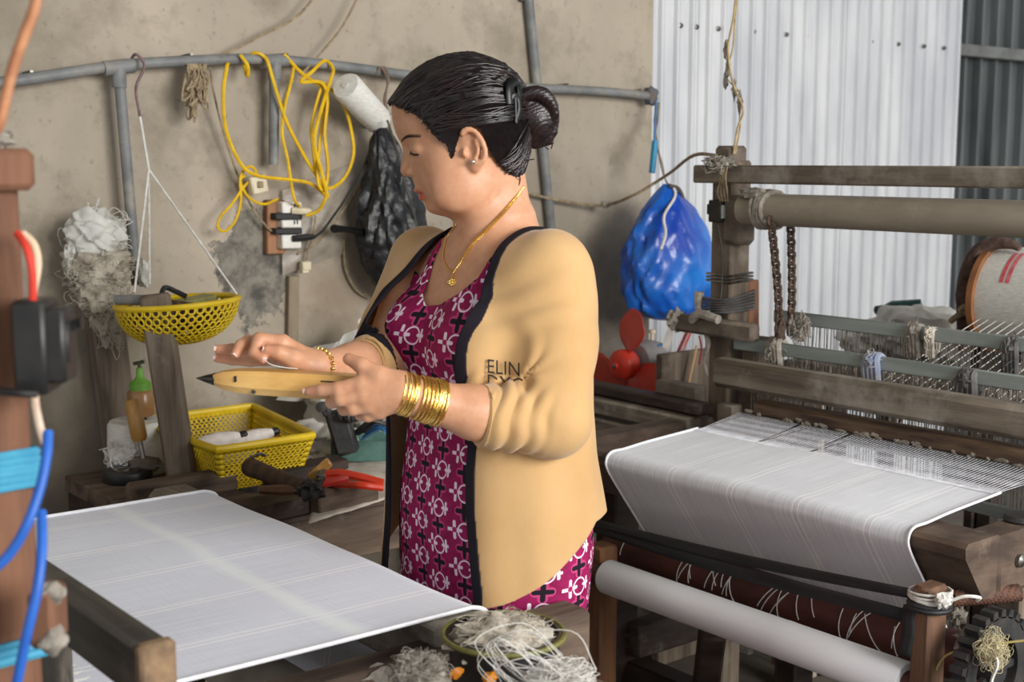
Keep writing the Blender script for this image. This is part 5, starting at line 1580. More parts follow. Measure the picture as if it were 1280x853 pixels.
class Solid:
    def __init__(self):
        self.p = []

    def add(self, fn, c, r, k=.01, op='u'):
        self.p.append((fn, np.asarray(c, float), float(r), k, op))
        return self

    def cone(self, a, b, r1, r2, k=.01, op='u'):
        a, b = np.asarray(a, float), np.asarray(b, float)
        ba = b - a
        L2 = ba @ ba + 1e-12

        def fn(p):
            q = p - a
            h = np.clip(q @ ba / L2, 0, 1)
            return np.linalg.norm(q - h[..., None] * ba, axis=-1) - (r1 + (r2 - r1) * h)
        return self.add(fn, (a + b) / 2, np.sqrt(L2) / 2 + max(r1, r2), k, op)

    def chain(self, pts, rs, k=.004, k0=None):
        for i in range(len(pts) - 1):
            self.cone(pts[i], pts[i + 1], rs[i], rs[i + 1], k0 if (i == 0 and k0) else k)
        return self

    def ell(self, c, r, R=None, k=.01, op='u'):
        c, r = np.asarray(c, float), np.asarray(r, float)

        def fn(p):
            q = p - c
            if R is not None:
                q = q @ R
            k0 = np.linalg.norm(q / r, axis=-1)
            k1 = np.linalg.norm(q / (r * r), axis=-1) + 1e-9
            return k0 * (k0 - 1) / k1
        return self.add(fn, c, r.max(), k, op)

    def loft(self, tab, origin=(0, 0, 0), R=None, ex=2.0, k=.01, grow=0.0, op='u', exf=None):
        """tab rows: t, x_front, x_back, y_centre, half width - slices along the third local axis; x and y are the local axes"""
        tab = np.asarray(tab, float)
        o = np.asarray(origin, float)
        tab = tab[np.argsort(tab[:, 0])]
        tt = np.linspace(tab[0, 0], tab[-1, 0], 200)
        cols = []
        for j in range(1, 5):
            y = np.interp(tt, tab[:, 0], tab[:, j])
            kk = np.ones(9) / 9
            y = np.convolve(np.pad(y, 4, mode='edge'), kk, 'valid')
            cols.append(y)

        def fn(p):
            q = p - o
            if R is not None:
                q = q @ R
            z = np.clip(q[..., 2], tt[0], tt[-1])
            xf, xb, yc, w = [np.interp(z, tt, c) for c in cols]
            xc, a = (xf + xb) / 2, np.abs(xf - xb) / 2 + grow
            w = w + grow
            u, v = np.abs(q[..., 0] - xc) / a, np.abs(q[..., 1] - yc) / w
            E = ex if exf is None else exf(z)
            s = (u ** E + v ** E) ** (1 / E) + 1e-9
            gu, gv = (u / s) ** (E - 1) / a, (v / s) ** (E - 1) / w
            d = (s - 1) / (np.sqrt(gu * gu + gv * gv) + 1e-6)
            d = np.maximum(d, -np.minimum(a, w))
            dz = np.maximum(tt[0] - grow - q[..., 2], q[..., 2] - tt[-1] - grow)
            return np.where(dz > 0, np.sqrt(np.maximum(d, 0) ** 2 + dz * dz), np.maximum(d, dz))
        mid = (tt[0] + tt[-1]) / 2
        xm, ym = (tab[:, 1].mean() + tab[:, 2].mean()) / 2, tab[:, 3].mean()
        cl = np.array([xm, ym, mid])
        c = o + (R @ cl if R is not None else cl)
        rad = math.hypot((tt[-1] - tt[0]) / 2, max(np.abs(tab[:, 1:3] - xm).max(), tab[:, 4].max())) * 1.15 + grow
        return self.add(fn, c, rad, k, op)

    def __call__(self, p):
        d = np.full(p.shape[:-1], 1.0)
        for fn, c, r, k, op in self.p:
            e = fn(p)
            d = smin(d, e, k) if op == 'u' else -smin(-d, e, k)
        return d

    def hit(self, px, py, d0=1.3, d1=2.6):
        r = ray(px, py)
        L = np.linalg.norm(r)
        t = d0
        for _ in range(160):
            e = float(self((CAM + r * t)[None])[0])
            t += max(e, .0004) / L * .8
            if e < .0006 or t > d1:
                break
        return CAM + r * t

    def mesh(self, lines, smooth=2):
        """lines: three sorted coordinate arrays (may be uneven) -> verts, quads"""
        B = 8
        ln = []
        for a in lines:
            n = (len(a) - 1 + B - 1) // B * B
            extra = n - (len(a) - 1)
            st_ = a[-1] - a[-2]
            ln.append(np.concatenate([a, a[-1] + st_ * np.arange(1, extra + 1)]))
        N = [len(a) for a in ln]
        nb = [(n - 1) // B for n in N]
        cen = [np.array([(a[i * B] + a[(i + 1) * B]) / 2 for i in range(m)]) for a, m in zip(ln, nb)]
        half = [np.array([(a[(i + 1) * B] - a[i * B]) / 2 for i in range(m)]) for a, m in zip(ln, nb)]
        I, J, K = [g.ravel() for g in np.meshgrid(*[np.arange(m) for m in nb], indexing='ij')]
        C = np.stack([cen[0][I], cen[1][J], cen[2][K]], 1)
        Rb = np.sqrt(half[0][I] ** 2 + half[1][J] ** 2 + half[2][K] ** 2)
        dc = self(C)
        D = np.empty(N, np.float32)
        sign = np.where(dc < 0, -1.0, 1.0).reshape(nb)
        D[:] = 1
        D[:-1, :-1, :-1] = np.repeat(np.repeat(np.repeat(sign, B, 0), B, 1), B, 2)
        keep = np.abs(dc) < Rb * 1.3 + .006
        I, J, K, C, Rb = I[keep], J[keep], K[keep], C[keep], Rb[keep]
        off = np.arange(B + 1)
        M = len(I)
        X = ln[0][I[:, None] * B + off]
        Y = ln[1][J[:, None] * B + off]
        Z = ln[2][K[:, None] * B + off]
        S = B + 1
        P = np.empty((M, S, S, S, 3), np.float32)
        P[..., 0] = X[:, :, None, None]
        P[..., 1] = Y[:, None, :, None]
        P[..., 2] = Z[:, None, None, :]
        P = P.reshape(M, S ** 3, 3)
        F = np.full((M, S ** 3), 1.0, np.float32)
        for fn, c, r, k, op in self.p:
            m = np.linalg.norm(C - c, axis=1) < r + Rb + .03 + k
            if not m.any():
                continue
            e = fn(P[m].astype(np.float64)).astype(np.float32)
            F[m] = smin(F[m], e, k) if op == 'u' else -smin(-F[m], e, k)
        F = F.reshape(M, S, S, S)
        for q in range(M):
            i, j, k_ = I[q] * B, J[q] * B, K[q] * B
            D[i:i + S, j:j + S, k_:k_ + S] = F[q]
        ins = D < 0
        s = np.zeros([n - 1 for n in N], np.uint8)
        for a in (0, 1):
            for b in (0, 1):
                for c in (0, 1):
                    s += ins[a:N[0] - 1 + a, b:N[1] - 1 + b, c:N[2] - 1 + c]
        ai, aj, ak = np.nonzero((s > 0) & (s < 8))
        n = len(ai)
        corner = [(a, b, c) for a in (0, 1) for b in (0, 1) for c in (0, 1)]
        val = np.stack([D[ai + a, aj + b, ak + c] for a, b, c in corner], 1)
        acc, cnt = np.zeros((n, 3)), np.zeros(n)
        for x in range(8):
            for ax in range(3):
                if corner[x][ax] == 0:
                    t = list(corner[x])
                    t[ax] = 1
                    y = corner.index(tuple(t))
                    v0, v1 = val[:, x], val[:, y]
                    m = (v0 < 0) != (v1 < 0)
                    tt = np.where(m, v0 / np.where(m, v0 - v1, 1), 0)
                    pt = np.tile(np.array(corner[x], float), (n, 1))
                    pt[:, ax] = tt
                    acc += pt * m[:, None]
                    cnt += m
        loc = acc / cnt[:, None]
        idx = (ai, aj, ak)
        vs = np.stack([ln[q][idx[q]] + loc[:, q] * (ln[q][idx[q] + 1] - ln[q][idx[q]]) for q in range(3)], 1)
        vid = np.full(s.shape, -1, np.int32)
        vid[ai, aj, ak] = np.arange(n)
        quads = []
        for ax in range(3):
            sl0 = [slice(1, -1)] * 3
            sl1 = [slice(1, -1)] * 3
            sl0[ax], sl1[ax] = slice(0, -1), slice(1, None)
            a, b = ins[tuple(sl0)], ins[tuple(sl1)]
            e = np.stack(np.nonzero(a != b), 1)
            if not len(e):
                continue
            flip = a[tuple(e.T)]
            base = e + 1
            base[:, ax] -= 1
            o1, o2 = (ax + 1) % 3, (ax + 2) % 3
            q = []
            for da, db in ((-1, -1), (0, -1), (0, 0), (-1, 0)):
                w = base.copy()
                w[:, o1] += da
                w[:, o2] += db
                q.append(vid[w[:, 0], w[:, 1], w[:, 2]])
            q = np.stack(q, 1)
            q[~flip] = q[~flip][:, ::-1]
            quads.append(q)
        quads = np.concatenate(quads)
        quads = quads[(quads >= 0).all(1)]
        vs = relax(vs, quads, smooth)
        return vs, quads


def relax(vs, quads, it, lam=.5):
    e = np.concatenate([quads[:, [i, (i + 1) % quads.shape[1]]] for i in range(quads.shape[1])])
    e = np.concatenate([e, e[:, ::-1]])
    cnt = np.bincount(e[:, 0], minlength=len(vs)).astype(float)
    for q in range(it):
        acc = np.stack([np.bincount(e[:, 0], weights=vs[e[:, 1], d], minlength=len(vs)) for d in range(3)], 1)
        vs = vs + lam * (acc / np.maximum(cnt, 1)[:, None] - vs) * (1 if q % 2 == 0 else -.9)
    return vs


def tri(q):
    return np.concatenate([q[:, [0, 1, 2]], q[:, [0, 2, 3]]])


def cut(vs, f, g):
    """keep the part of a triangle mesh where g > 0, cutting triangles along g = 0"""
    g = np.where(np.abs(g) < 1e-7, 1e-7, g)
    pos = g > 0
    c = pos[f].sum(1)
    out = [tuple(t) for t in f[c == 3]]
    vs = [tuple(v) for v in vs]
    cache = {}

    def mid(a, b):
        key = (a, b) if a < b else (b, a)
        if key not in cache:
            t = g[a] / (g[a] - g[b])
            cache[key] = len(vs)
            vs.append(tuple(np.asarray(vs[a]) * (1 - t) + np.asarray(vs[b]) * t))
        return cache[key]
    for t in f[(c == 1) | (c == 2)]:
        t = list(t)
        if pos[t].sum() == 1:
            while not pos[t[0]]:
                t = t[1:] + t[:1]
            out.append((t[0], mid(t[0], t[1]), mid(t[0], t[2])))
        else:
            while pos[t[0]]:
                t = t[1:] + t[:1]
            m1, m2 = mid(t[0], t[1]), mid(t[0], t[2])
            out.append((m1, t[1], t[2]))
            out.append((m1, t[2], m2))
    vs, out = np.array(vs), np.array(out)
    used = np.unique(out)
    mp = np.full(len(vs), -1)
    mp[used] = np.arange(len(used))
    return vs[used], mp[out]


def mesh_obj(name, vs, fs, material, parent=None, uv=None, col=None):
    me = bpy.data.meshes.new(name)
    me.vertices.add(len(vs))
    me.vertices.foreach_set('co', np.asarray(vs, np.float32).ravel())
    fs = np.asarray(fs)
    n, w = fs.shape
    me.loops.add(n * w)
    me.loops.foreach_set('vertex_index', fs.ravel().astype(np.int32))
    me.polygons.add(n)
    me.polygons.foreach_set('loop_start', np.arange(0, n * w, w, dtype=np.int32))
    me.update(calc_edges=True)
    me.validate()
    me.materials.append(material)
    if uv is not None:
        ul = me.uv_layers.new(name='UVMap')
        li = np.empty(len(me.loops), np.int32)
        me.loops.foreach_get('vertex_index', li)
        ul.data.foreach_set('uv', uv[li].astype(np.float32).ravel())
    if col is not None:
        ca = me.color_attributes.new('tint', 'FLOAT_COLOR', 'POINT')
        ca.data.foreach_set('color', np.asarray(col, np.float32).ravel())
    me.shade_smooth()
    o = bpy.data.objects.new(name, me)
    COL.objects.link(o)
    if parent is not None:
        attach(o, parent)
    return o


def lines(lo, hi, step, coarse=None):
    if coarse is None:
        return np.arange(lo, hi + step, step)
    split, cst = coarse
    return np.concatenate([np.arange(lo, split, cst), np.arange(split, hi + step, step)])


def poly_sd(x, z, poly):
    """signed distance to a closed polygon, negative inside"""
    P = np.asarray(poly, float)
    d = np.full(x.shape, 1e9)
    ins = np.zeros(x.shape, bool)
    for i in range(len(P)):
        a, b = P[i], P[(i + 1) % len(P)]
        e = b - a
        wx, wz = x - a[0], z - a[1]
        t = np.clip((wx * e[0] + wz * e[1]) / (e @ e), 0, 1)
        d = np.minimum(d, np.hypot(wx - e[0] * t, wz - e[1] * t))
        c = (a[1] > z) != (b[1] > z)
        with np.errstate(divide='ignore', invalid='ignore'):
            xx = a[0] + (z - a[1]) * e[0] / (e[1] if e[1] else 1e-9)
        ins ^= c & (x < xx)
    return np.where(ins, -d, d)


def vnormals(vs, f):
    a, b, c = vs[f[:, 0]], vs[f[:, 1]], vs[f[:, 2]]
    n = np.cross(b - a, c - a)
    out = np.zeros_like(vs)
    for k in range(3):
        for d in range(3):
            out[:, d] += np.bincount(f[:, k], weights=n[:, d], minlength=len(vs))
    return out / (np.linalg.norm(out, axis=1)[:, None] + 1e-12)


# ---- head frame
DH = 2.0
H0 = at(590, 188, DH)
yaw, pit = math.radians(4), math.radians(12)
hx0 = -RT * math.cos(yaw) - HF * math.sin(yaw)
HX = hx0 * math.cos(pit) - V(0, 0, 1) * math.sin(pit)
HZ = V(0, 0, 1) * math.cos(pit) + hx0 * math.sin(pit)
HY = np.cross(HZ, HX)
HR = np.stack([HX, HY, HZ], 1)


def hp3(x, y, z):
    return H0 + HX * x + HY * y + HZ * z


def hpx(px, py):
    """pixel on the head's middle plane -> head frame (x, z)"""
    r = ray(px, py)
    t = ((H0 - CAM) @ HY) / (r @ HY)
    q = (CAM + r * t - H0)
    return np.array([q @ HX, q @ HZ])


def hpy(px, py, y):
    r = ray(px, py)
    t = ((H0 + HY * y - CAM) @ HY) / (r @ HY)
    q = (CAM + r * t - H0)
    return np.array([q @ HX, q @ HZ])


prof_px = [(489, 128), (489, 140), (491, 155), (496, 170), (500, 177), (506, 190), (509, 203), (513, 214), (515.5, 224), (518, 231), (521, 238), (526, 244), (527, 249), (531, 253), (531.5, 258), (533, 263), (538, 267), (546, 269)]
pf = np.array([hpx(*p) for p in prof_px])
HEADW = [(.13, .02), (.115, .05), (.095, .066), (.075, .073), (.05, .0755), (.02, .0755), (0, .075), (-.02, .0735), (-.04, .069), (-.055, .063), (-.07, .056), (-.08, .050), (-.09, .040), (-.098, .028)]
HEADB = [(.13, -.02), (.115, -.055), (.095, -.075), (.06, -.088), (.03, -.088), (0, -.08), (-.03, -.066), (-.06, -.055), (-.09, -.02), (-.098, .0)]
zs_ = np.linspace(-.098, .13, 60)
pz_o = np.argsort(pf[:, 1])
xf_ = np.interp(zs_, np.concatenate([[-.098], pf[pz_o, 1], [.105, .118, .13]]), np.concatenate([[.040], pf[pz_o, 0], [.086, .058, .022]]))
hw = np.array(sorted(HEADW))
hb = np.array(sorted(HEADB))
head_tab = np.stack([zs_, xf_, np.interp(zs_, hb[:, 0], hb[:, 1]), np.zeros(60), np.interp(zs_, hw[:, 0], hw[:, 1])], 1)

# ---- torso frame: she faces -X; local x forward, y to her left (-Y), z up
TC = V(1.243, 1.597, 0)
TR = np.stack([V(-1, 0, 0), V(0, -1, 0), V(0, 0, 1)], 1)


def tp3(x, y, z):
    return TC + TR @ V(x, y, z)


torso_tab = [  # z, front, back, y centre, half width
    (1.315, .030, -.055, 0, .048), (1.300, .040, -.060, 0, .060), (1.285, .052, -.068, 0, .088), (1.265, .066, -.078, 0, .122), (1.24, .078, -.086, 0, .150),
    (1.20, .092, -.094, 0, .172), (1.16, .106, -.096, 0, .166), (1.12, .112, -.094, 0, .158), (1.06, .106, -.086, 0, .146), (1.00, .104, -.084, 0, .142),
    (.94, .110, -.092, 0, .150), (.88, .112, -.106, 0, .160), (.82, .106, -.112, 0, .162), (.76, .096, -.104, 0, .156), (.70, .086, -.090, 0, .148)]

body = Solid()
body.loft(torso_tab, TC, TR, 2.3, .01)
for s in (-1, 1):
    body.ell(tp3(.085, .070 * s, 1.125), (.052, .062, .060), None, .03)
# neck
nb0, nb1 = at(622, 300, 2.03), at(612, 205, 2.01)
body.cone(nb0, nb1, .058, .051, .035)
body.cone(at(600, 262, 2.0), at(585, 232, 1.99), .038, .040, .02)
body.loft(head_tab, H0, HR, 2.0, .018, exf=lambda z: np.interp(z, [-.06, .02, .07], [1.72, 1.82, 2.1]))
# face details
nt_, nbx = hpx(500.5, 214.5), hpx(504, 196)
for s in (-1, 1):
    body.ell(hp3(.040, .046 * s, -.028), (.034, .025, .036), HR, .022)           # cheek
    body.ell(hp3(.100, .034 * s, .021), (.011, .020, .012), HR, .014, 'd')        # socket
    body.ell(hp3(.0775, .0315 * s, .019), (.0130, .0170, .0105), HR, .006)        # lid over the eye
    body.ell(hp3(nt_[0] - .017, .0125 * s, nt_[1] - .003), (.010, .0075, .0072), HR, .005)         # nostril wing
    body.ell(hp3(.035, .058 * s, -.055), (.035, .018, .026), HR, .03)             # jaw
    # ear: bowl with a rim
    ex_ = hpy(590, 186, .075)
    ec_ = hp3(ex_[0] - .002, .0735 * s, ex_[1])
    ER = np.stack([HX * .94 + HY * .26 * s, HY * .94 * s - HX * .26 * 1, HZ], 1)
    body.ell(ec_, (.017, .0075, .029), HR, .006)
    rim_pts = []
    for a in np.linspace(-1.9, 2.2, 14):
        rim_pts.append(ec_ + HX * (.0148 * math.cos(a + math.pi) + .004 * math.sin(a)) + HZ * (.0255 * math.sin(a) + .003) + HY * s * (.011 + .003 * math.cos(a)))
    body.chain(rim_pts, [.0038] * 14, .003)
    body.ell(ec_ + HX * .003 - HZ * .024 + HY * .006 * s, (.0085, .006, .011), HR, .006)    # lobe
    anti = [ec_ + HX * (.004 - .010 * math.cos(a)) + HZ * (.016 * math.sin(a) + .003) + HY * s * (.0105) for a in np.linspace(-1.2, 1.3, 7)]
    body.chain(anti, [.0034] * 7, .003)
    body.ell(ec_ + HX * .005 - HZ * .002 + HY * .014 * s, (.0075, .010, .011), HR, .003, 'd')
    body.ell(ec_ + HX * .001 + HZ * .017 + HY * .014 * s, (.007, .006, .006), HR, .003, 'd')
    body.ell(ec_ + HX * .0145 - HZ * .004 + HY * .007 * s, (.004, .005, .007), HR, .003)
body.cone(hp3(nbx[0] - .009, 0, nbx[1] + .008), hp3(nt_[0] - .0098, 0, nt_[1]), .0065, .0098, .006)
ul_, ll_ = hpx(518.5, 238.5), hpx(524.5, 247.5)
body.ell(hp3(ul_[0] - .009, 0, ul_[1]), (.011, .022, .0050), HR, .003)
body.ell(hp3(ll_[0] - .009, 0, ll_[1]), (.011, .019, .0056), HR, .003)
# arms
SL, EL, WL = at(688, 334, 1.925), at(692, 526, 1.880), at(503, 492, 1.795)
SR, ER_, WR = at(532, 326, 2.155), at(482, 462, 2.03), at(397, 459, 1.885)
MIDL = at(594, 516, 1.838)
body.cone(SL, EL, .048, .038, .03).cone(EL, MIDL, .038, .035, .02).cone(MIDL, WL, .035, .0255, .02)
body.cone(SR, ER_, .050, .040, .03).cone(ER_, ER_ * .55 + WR * .45, .040, .036, .02).cone(ER_ * .55 + WR * .45, WR, .036, .0235, .02)
# left hand, wrapped round the shuttle from the camera's side
mcpL = [at(452, 480, 1.784), at(454, 494, 1.781), at(462, 506, 1.786), at(474, 514, 1.794)]
for m_, r_ in zip(mcpL, (.0125, .013, .0125, .0115)):
    body.cone(WL + (at(500, 491, 1.792) - WL), m_, .0175, r_, .012)
body.chain([at(497, 480, 1.795), at(474, 470, 1.788), at(452, 457, 1.790), at(436, 449, 1.796)], [.017, .0135, .0105, .0085], .006, .014)
fingL = [([mcpL[0], at(422, 486, 1.781), at(402, 488, 1.786), at(386, 489.5, 1.792)], [.0115, .0092, .0083, .0070]),
         ([mcpL[1], at(425, 499, 1.779), at(415, 503, 1.800), at(420, 501, 1.822)], [.0118, .0098, .0088, .0075]),
         ([mcpL[2], at(441, 511, 1.786), at(430, 512, 1.807), at(434, 506, 1.828)], [.0115, .0095, .0085, .0072]),
         ([mcpL[3], at(460, 520, 1.797), at(451, 519, 1.812), at(452, 511, 1.828)], [.0105, .0085, .0078, .0068])]
for p_, r_ in fingL:
    body.chain(p_, r_, .0035)
# right hand pinching the thread
mcpR = [at(353, 428, 1.862), at(349, 432, 1.878), at(351, 440, 1.892), at(357, 449, 1.902)]
for m_, r_ in zip(mcpR, (.0115, .0115, .0112, .0105)):
    body.cone(at(393, 458, 1.885), m_, .0165, r_, .012)
body.chain([at(386, 459, 1.872), at(366, 449, 1.850), at(349, 441, 1.842), at(334, 438, 1.838)], [.0155, .0130, .0102, .0080], .006, .012)
fingR = [([mcpR[0], at(324, 424, 1.852), at(318, 441, 1.842), at(328, 449, 1.836)], [.0110, .0094, .0082, .0070]),
         ([mcpR[1], at(311, 427, 1.872), at(301, 432, 1.862), at(295, 442, 1.852)], [.0110, .0094, .0084, .0074]),
         ([mcpR[2], at(309, 439, 1.892), at(290, 437, 1.888), at(273, 437, 1.882)], [.0108, .0092, .0082, .0070]),
         ([mcpR[3], at(313, 451, 1.900), at(291, 450, 1.896), at(272, 448, 1.890)], [.0100, .0086, .0078, .0068])]
for p_, r_ in fingR:
    body.chain(p_, r_, .0035)
# legs and feet
for s in (-1, 1):
    hip, kn, an = tp3(-.005, .075 * s, .76), tp3(.003, .080 * s, .43), tp3(-.02, .082 * s, .07)
    body.cone(hip, kn, .072, .052, .02).cone(kn, an, .052, .034, .02).cone(an, tp3(.12, .095 * s, .022), .034, .022, .02)

skin_tint = np.array([1.0, 1.0, 1.0])
bv, bq = body.mesh((lines(.82, 1.46, .0026), lines(1.36, 1.86, .0026), lines(-.01, 1.56, .0026, (.93, .012))), 2)
rel = (bv - H0) @ HR
tint = np.ones((len(bv), 4))
tint[:, :3] = 1.0


def blendt(w, c):
    tint[:, :3] = tint[:, :3] * (1 - w[:, None]) + np.asarray(c) * w[:, None]


# lips, brows, blush and fingertips have their own colour
lip = np.exp(-(((rel[:, 0] - ul_[0] + .006) / .014) ** 4 + (rel[:, 1] / .0215) ** 4 + ((rel[:, 2] - (ul_[1] + ll_[1]) / 2 + .001) / .0092) ** 6))
blendt(np.clip(lip * 1.3, 0, 1), (.90, .36, .36))
zl = (ul_[1] + ll_[1]) / 2 + .0002
blendt(np.exp(-(((rel[:, 2] - zl) / .0012) ** 2 + (rel[:, 1] / .021) ** 6 + ((rel[:, 0] - .09) / .03) ** 4)) * .7, (.45, .16, .16))
for tip in [f[0][-1] for f in fingL] + [f[0][-1] for f in fingR] + [at(434, 449, 1.796), at(334, 438, 1.838)]:
    d_ = np.linalg.norm(bv - tip, axis=1)
    blendt(np.exp(-(d_ / .014) ** 2) * .5, (1.05, .80, .78))
ck = np.exp(-(((rel[:, 0] - .06) / .035) ** 2 + ((np.abs(rel[:, 1]) - .055) / .03) ** 2 + ((rel[:, 2] + .02) / .028) ** 2))
blendt(ck * .35, (1.0, .82, .76))


def skin_mat():
    m, t, b = new_mat('skin')
    at_ = t.node('ShaderNodeAttribute', attribute_name='tint')
    base = t.mix(t.ramp(t.noise(t.obj(), 60, 4, .6), .35, .7), srgb(206, 156, 123), srgb(194, 141, 108))
    col = t.mix(1.0, base, at_.outputs['Color'], 'MULTIPLY')
    t.set(b.inputs['Base Color'], col)
    b.inputs['Roughness'].default_value = .48
    b.inputs['Specular IOR Level'].default_value = .4
    b.inputs['Subsurface Weight'].default_value = .25
    b.inputs['Subsurface Radius'].default_value = (.010, .004, .002)
    b.inputs['Subsurface Scale'].default_value = .5
    bp = t.node('ShaderNodeBump')
    bp.inputs['Strength'].default_value = .12
    bp.inputs['Distance'].default_value = .001
    t.l.new(t.noise(t.obj(), 320, 3, .6), bp.inputs['Height'])
    t.l.new(bp.outputs[0], b.inputs['Normal'])
    return m


person = mesh_obj('person', bv, bq, skin_mat(), col=tint)
tag(person, 'standing weaver in beige cardigan and magenta print dress, holding a wooden shuttle', 'person')

# ---- hair
HAIR = None


def hair_mat():
    m, t, b = new_mat('black_hair')
    tc = t.node('ShaderNodeTexCoord')
    sub = t.node('ShaderNodeVectorMath', operation='SUBTRACT')
    t.l.new(tc.outputs['Object'], sub.inputs[0])
    bw = hp3(-.082, 0, .042)
    sub.inputs[1].default_value = tuple(bw)
    nrm = t.node('ShaderNodeVectorMath', operation='NORMALIZE')
    t.l.new(sub.outputs[0], nrm.inputs[0])
    st = t.noise(nrm.outputs[0], 55, 4, .7)
    st2 = t.noise(nrm.outputs[0], 150, 2, .7)
    col = t.mix(t.ramp(st, .35, .7), srgb(7, 6, 7), srgb(34, 22, 22))
    t.set(b.inputs['Base Color'], col)
    b.inputs['Roughness'].default_value = .3
    b.inputs['Specular IOR Level'].default_value = .36
    bp = t.node('ShaderNodeBump')
    bp.inputs['Strength'].default_value = .9
    bp.inputs['Distance'].default_value = .006
    t.l.new(t.m('ADD', st, t.m('MULTIPLY', st2, .5)), bp.inputs['Height'])
    t.l.new(bp.outputs[0], b.inputs['Normal'])
    return m


HAIR = hair_mat()
hair = Solid()
ht = head_tab.copy()
ht = ht[ht[:, 0] > -.085]
hair.loft(ht, H0, HR, 2.2, .01, grow=.0035, exf=lambda z: np.interp(z, [-.06, .02, .07], [1.72, 1.82, 2.1]))
tp_, bk_ = hpx(572, 70), hpx(646, 150)
hair.ell(hp3(.012, 0, .062), (.098, .078, .082), HR, .02)
hair.ell(hp3(-.012, 0, .045), (.090, .080, .092), HR, .02)
hair.ell(hp3(*hpx(640, 140)[[0]], 0, hpx(640, 140)[1]), (.020, .030, .03), HR, .02)
hair.ell(hp3(hpx(628, 190)[0], 0, hpx(628, 190)[1]), (.030, .052, .042), HR, .03)
hv, hq = hair.mesh((lines(H0[0] - .16, H0[0] + .16, .003), lines(H0[1] - .16, H0[1] + .16, .003), lines(1.24, 1.58, .003)), 3)
hf = tri(hq)
hr_ = (hv - H0) @ HR
line_px = [(489.5, 131), (500, 136), (519, 142), (531, 153), (538, 163), (547, 174), (557, 181), (561, 190), (563.5, 203), (568, 192), (572, 176), (578, 163), (590, 157), (601, 162), (607, 176), (612, 190), (621, 203), (634, 214), (652, 224), (700, 222), (720, 100), (640, 20), (520, 20), (470, 90), (478, 126)]
hpoly = [hpy(px, py, .0 if px < 495 else min(.070, (px - 490) * .0016)) for px, py in line_px]
dirs = hr_ - np.array([-.085, 0, .040])
rad_h = np.linalg.norm(dirs, axis=1)
dirs = dirs / (rad_h[:, None] + 1e-9)
rg2 = np.random.default_rng(5)
sd_ = np.zeros(len(hv))
for _ in range(14):
    kv = rg2.normal(size=3)
    kv = kv / np.linalg.norm(kv) * rg2.uniform(18, 60)
    sd_ += np.sin(dirs @ kv + rg2.uniform(0, 6.28)) / 14 ** .5
hv = hv + vnormals(hv, hf) * (.0011 * sd_ * np.clip(rad_h / .05, 0, 1))[:, None]
g = -poly_sd(hr_[:, 0], hr_[:, 2], hpoly)
# a wavering edge of fine strands
g = g + .0008 * np.sin(hr_[:, 0] * 900 + hr_[:, 2] * 500 + 3 * np.sin(hr_[:, 2] * 200)) + .0006 * np.sin(hr_[:, 2] * 1300 - hr_[:, 0] * 300)
hv2, hf2 = cut(hv, hf, g)
hair_o = mesh_obj('hair', hv2, hf2, HAIR, person)
# bun, made of twisted locks
bc_ = hpx(667, 147)
bun_s = Solid()
bun_s.ell(hp3(bc_[0], .004, bc_[1]), (.034, .036, .040), HR, .01)
bun_s.ell(hp3(*[hpx(652, 140)[0], .004, hpx(652, 140)[1]]), (.022, .03, .030), HR, .015)
for k in range(7):
    a = k / 7 * 6.28
    pts = [hp3(bc_[0] + .030 * math.cos(b_) * (1 if k % 2 else .92), .004 + .012 * math.sin(a) + .024 * math.sin(a + b_ * .5), bc_[1] + .036 * math.sin(b_)) for b_ in np.linspace(a, a + 2.6, 9)]
    bun_s.chain(pts, list(np.linspace(.007, .010, 5)) + list(np.linspace(.009, .004, 4)), .006)
for q0, q1 in (((690, 165), (682, 182)), ((684, 170), (672, 183)), ((676, 172), (690, 180))):
    a_, b_ = hpx(*q0), hpx(*q1)
    bun_s.cone(hp3(a_[0], .010, a_[1]), hp3(b_[0], .012, b_[1]), .008, .002, .006)
uv_, uq_ = bun_s.mesh((lines(H0[0] - .05, H0[0] + .20, .0025), lines(H0[1] - .16, H0[1] + .06, .0025), lines(1.36, 1.54, .0025)), 2)


def bun_mat():
    m, t, b = new_mat('bun_hair')
    v = t.obj((1, 1, 1))
    wv = t.node('ShaderNodeTexWave', wave_type='RINGS')
    t.l.new(v, wv.inputs[0])
    wv.inputs['Scale'].default_value = 75
    wv.inputs['Distortion'].default_value = 3.5
    wv.inputs['Detail'].default_value = 3
    wv.inputs['Detail Scale'].default_value = 3
    col = t.mix(wv.outputs[1], srgb(20, 14, 16), srgb(40, 25, 27))
    t.set(b.inputs['Base Color'], col)
    b.inputs['Roughness'].default_value = .36
    bp = t.node('ShaderNodeBump')
    bp.inputs['Strength'].default_value = .22
    bp.inputs['Distance'].default_value = .002
    t.l.new(wv.outputs[1], bp.inputs['Height'])
    t.l.new(bp.outputs[0], b.inputs['Normal'])
    return m


mesh_obj('hair_bun', uv_, uq_, bun_mat(), person)
# combed strands lying over the cap of hair, all drawn back to the bun
edge_i = np.nonzero((np.abs(g) < .0030) & ~((hr_[:, 0] > -.028) & (hr_[:, 0] < .064) & (hr_[:, 2] < .036)))[0]
rg3 = np.random.default_rng(8)
HC = hp3(.0, 0, .035)
ANC = np.array([hp3(-.084, .012 * math.cos(a), .042 + .014 * math.sin(a)) for a in np.linspace(0, 6.28, 12)])


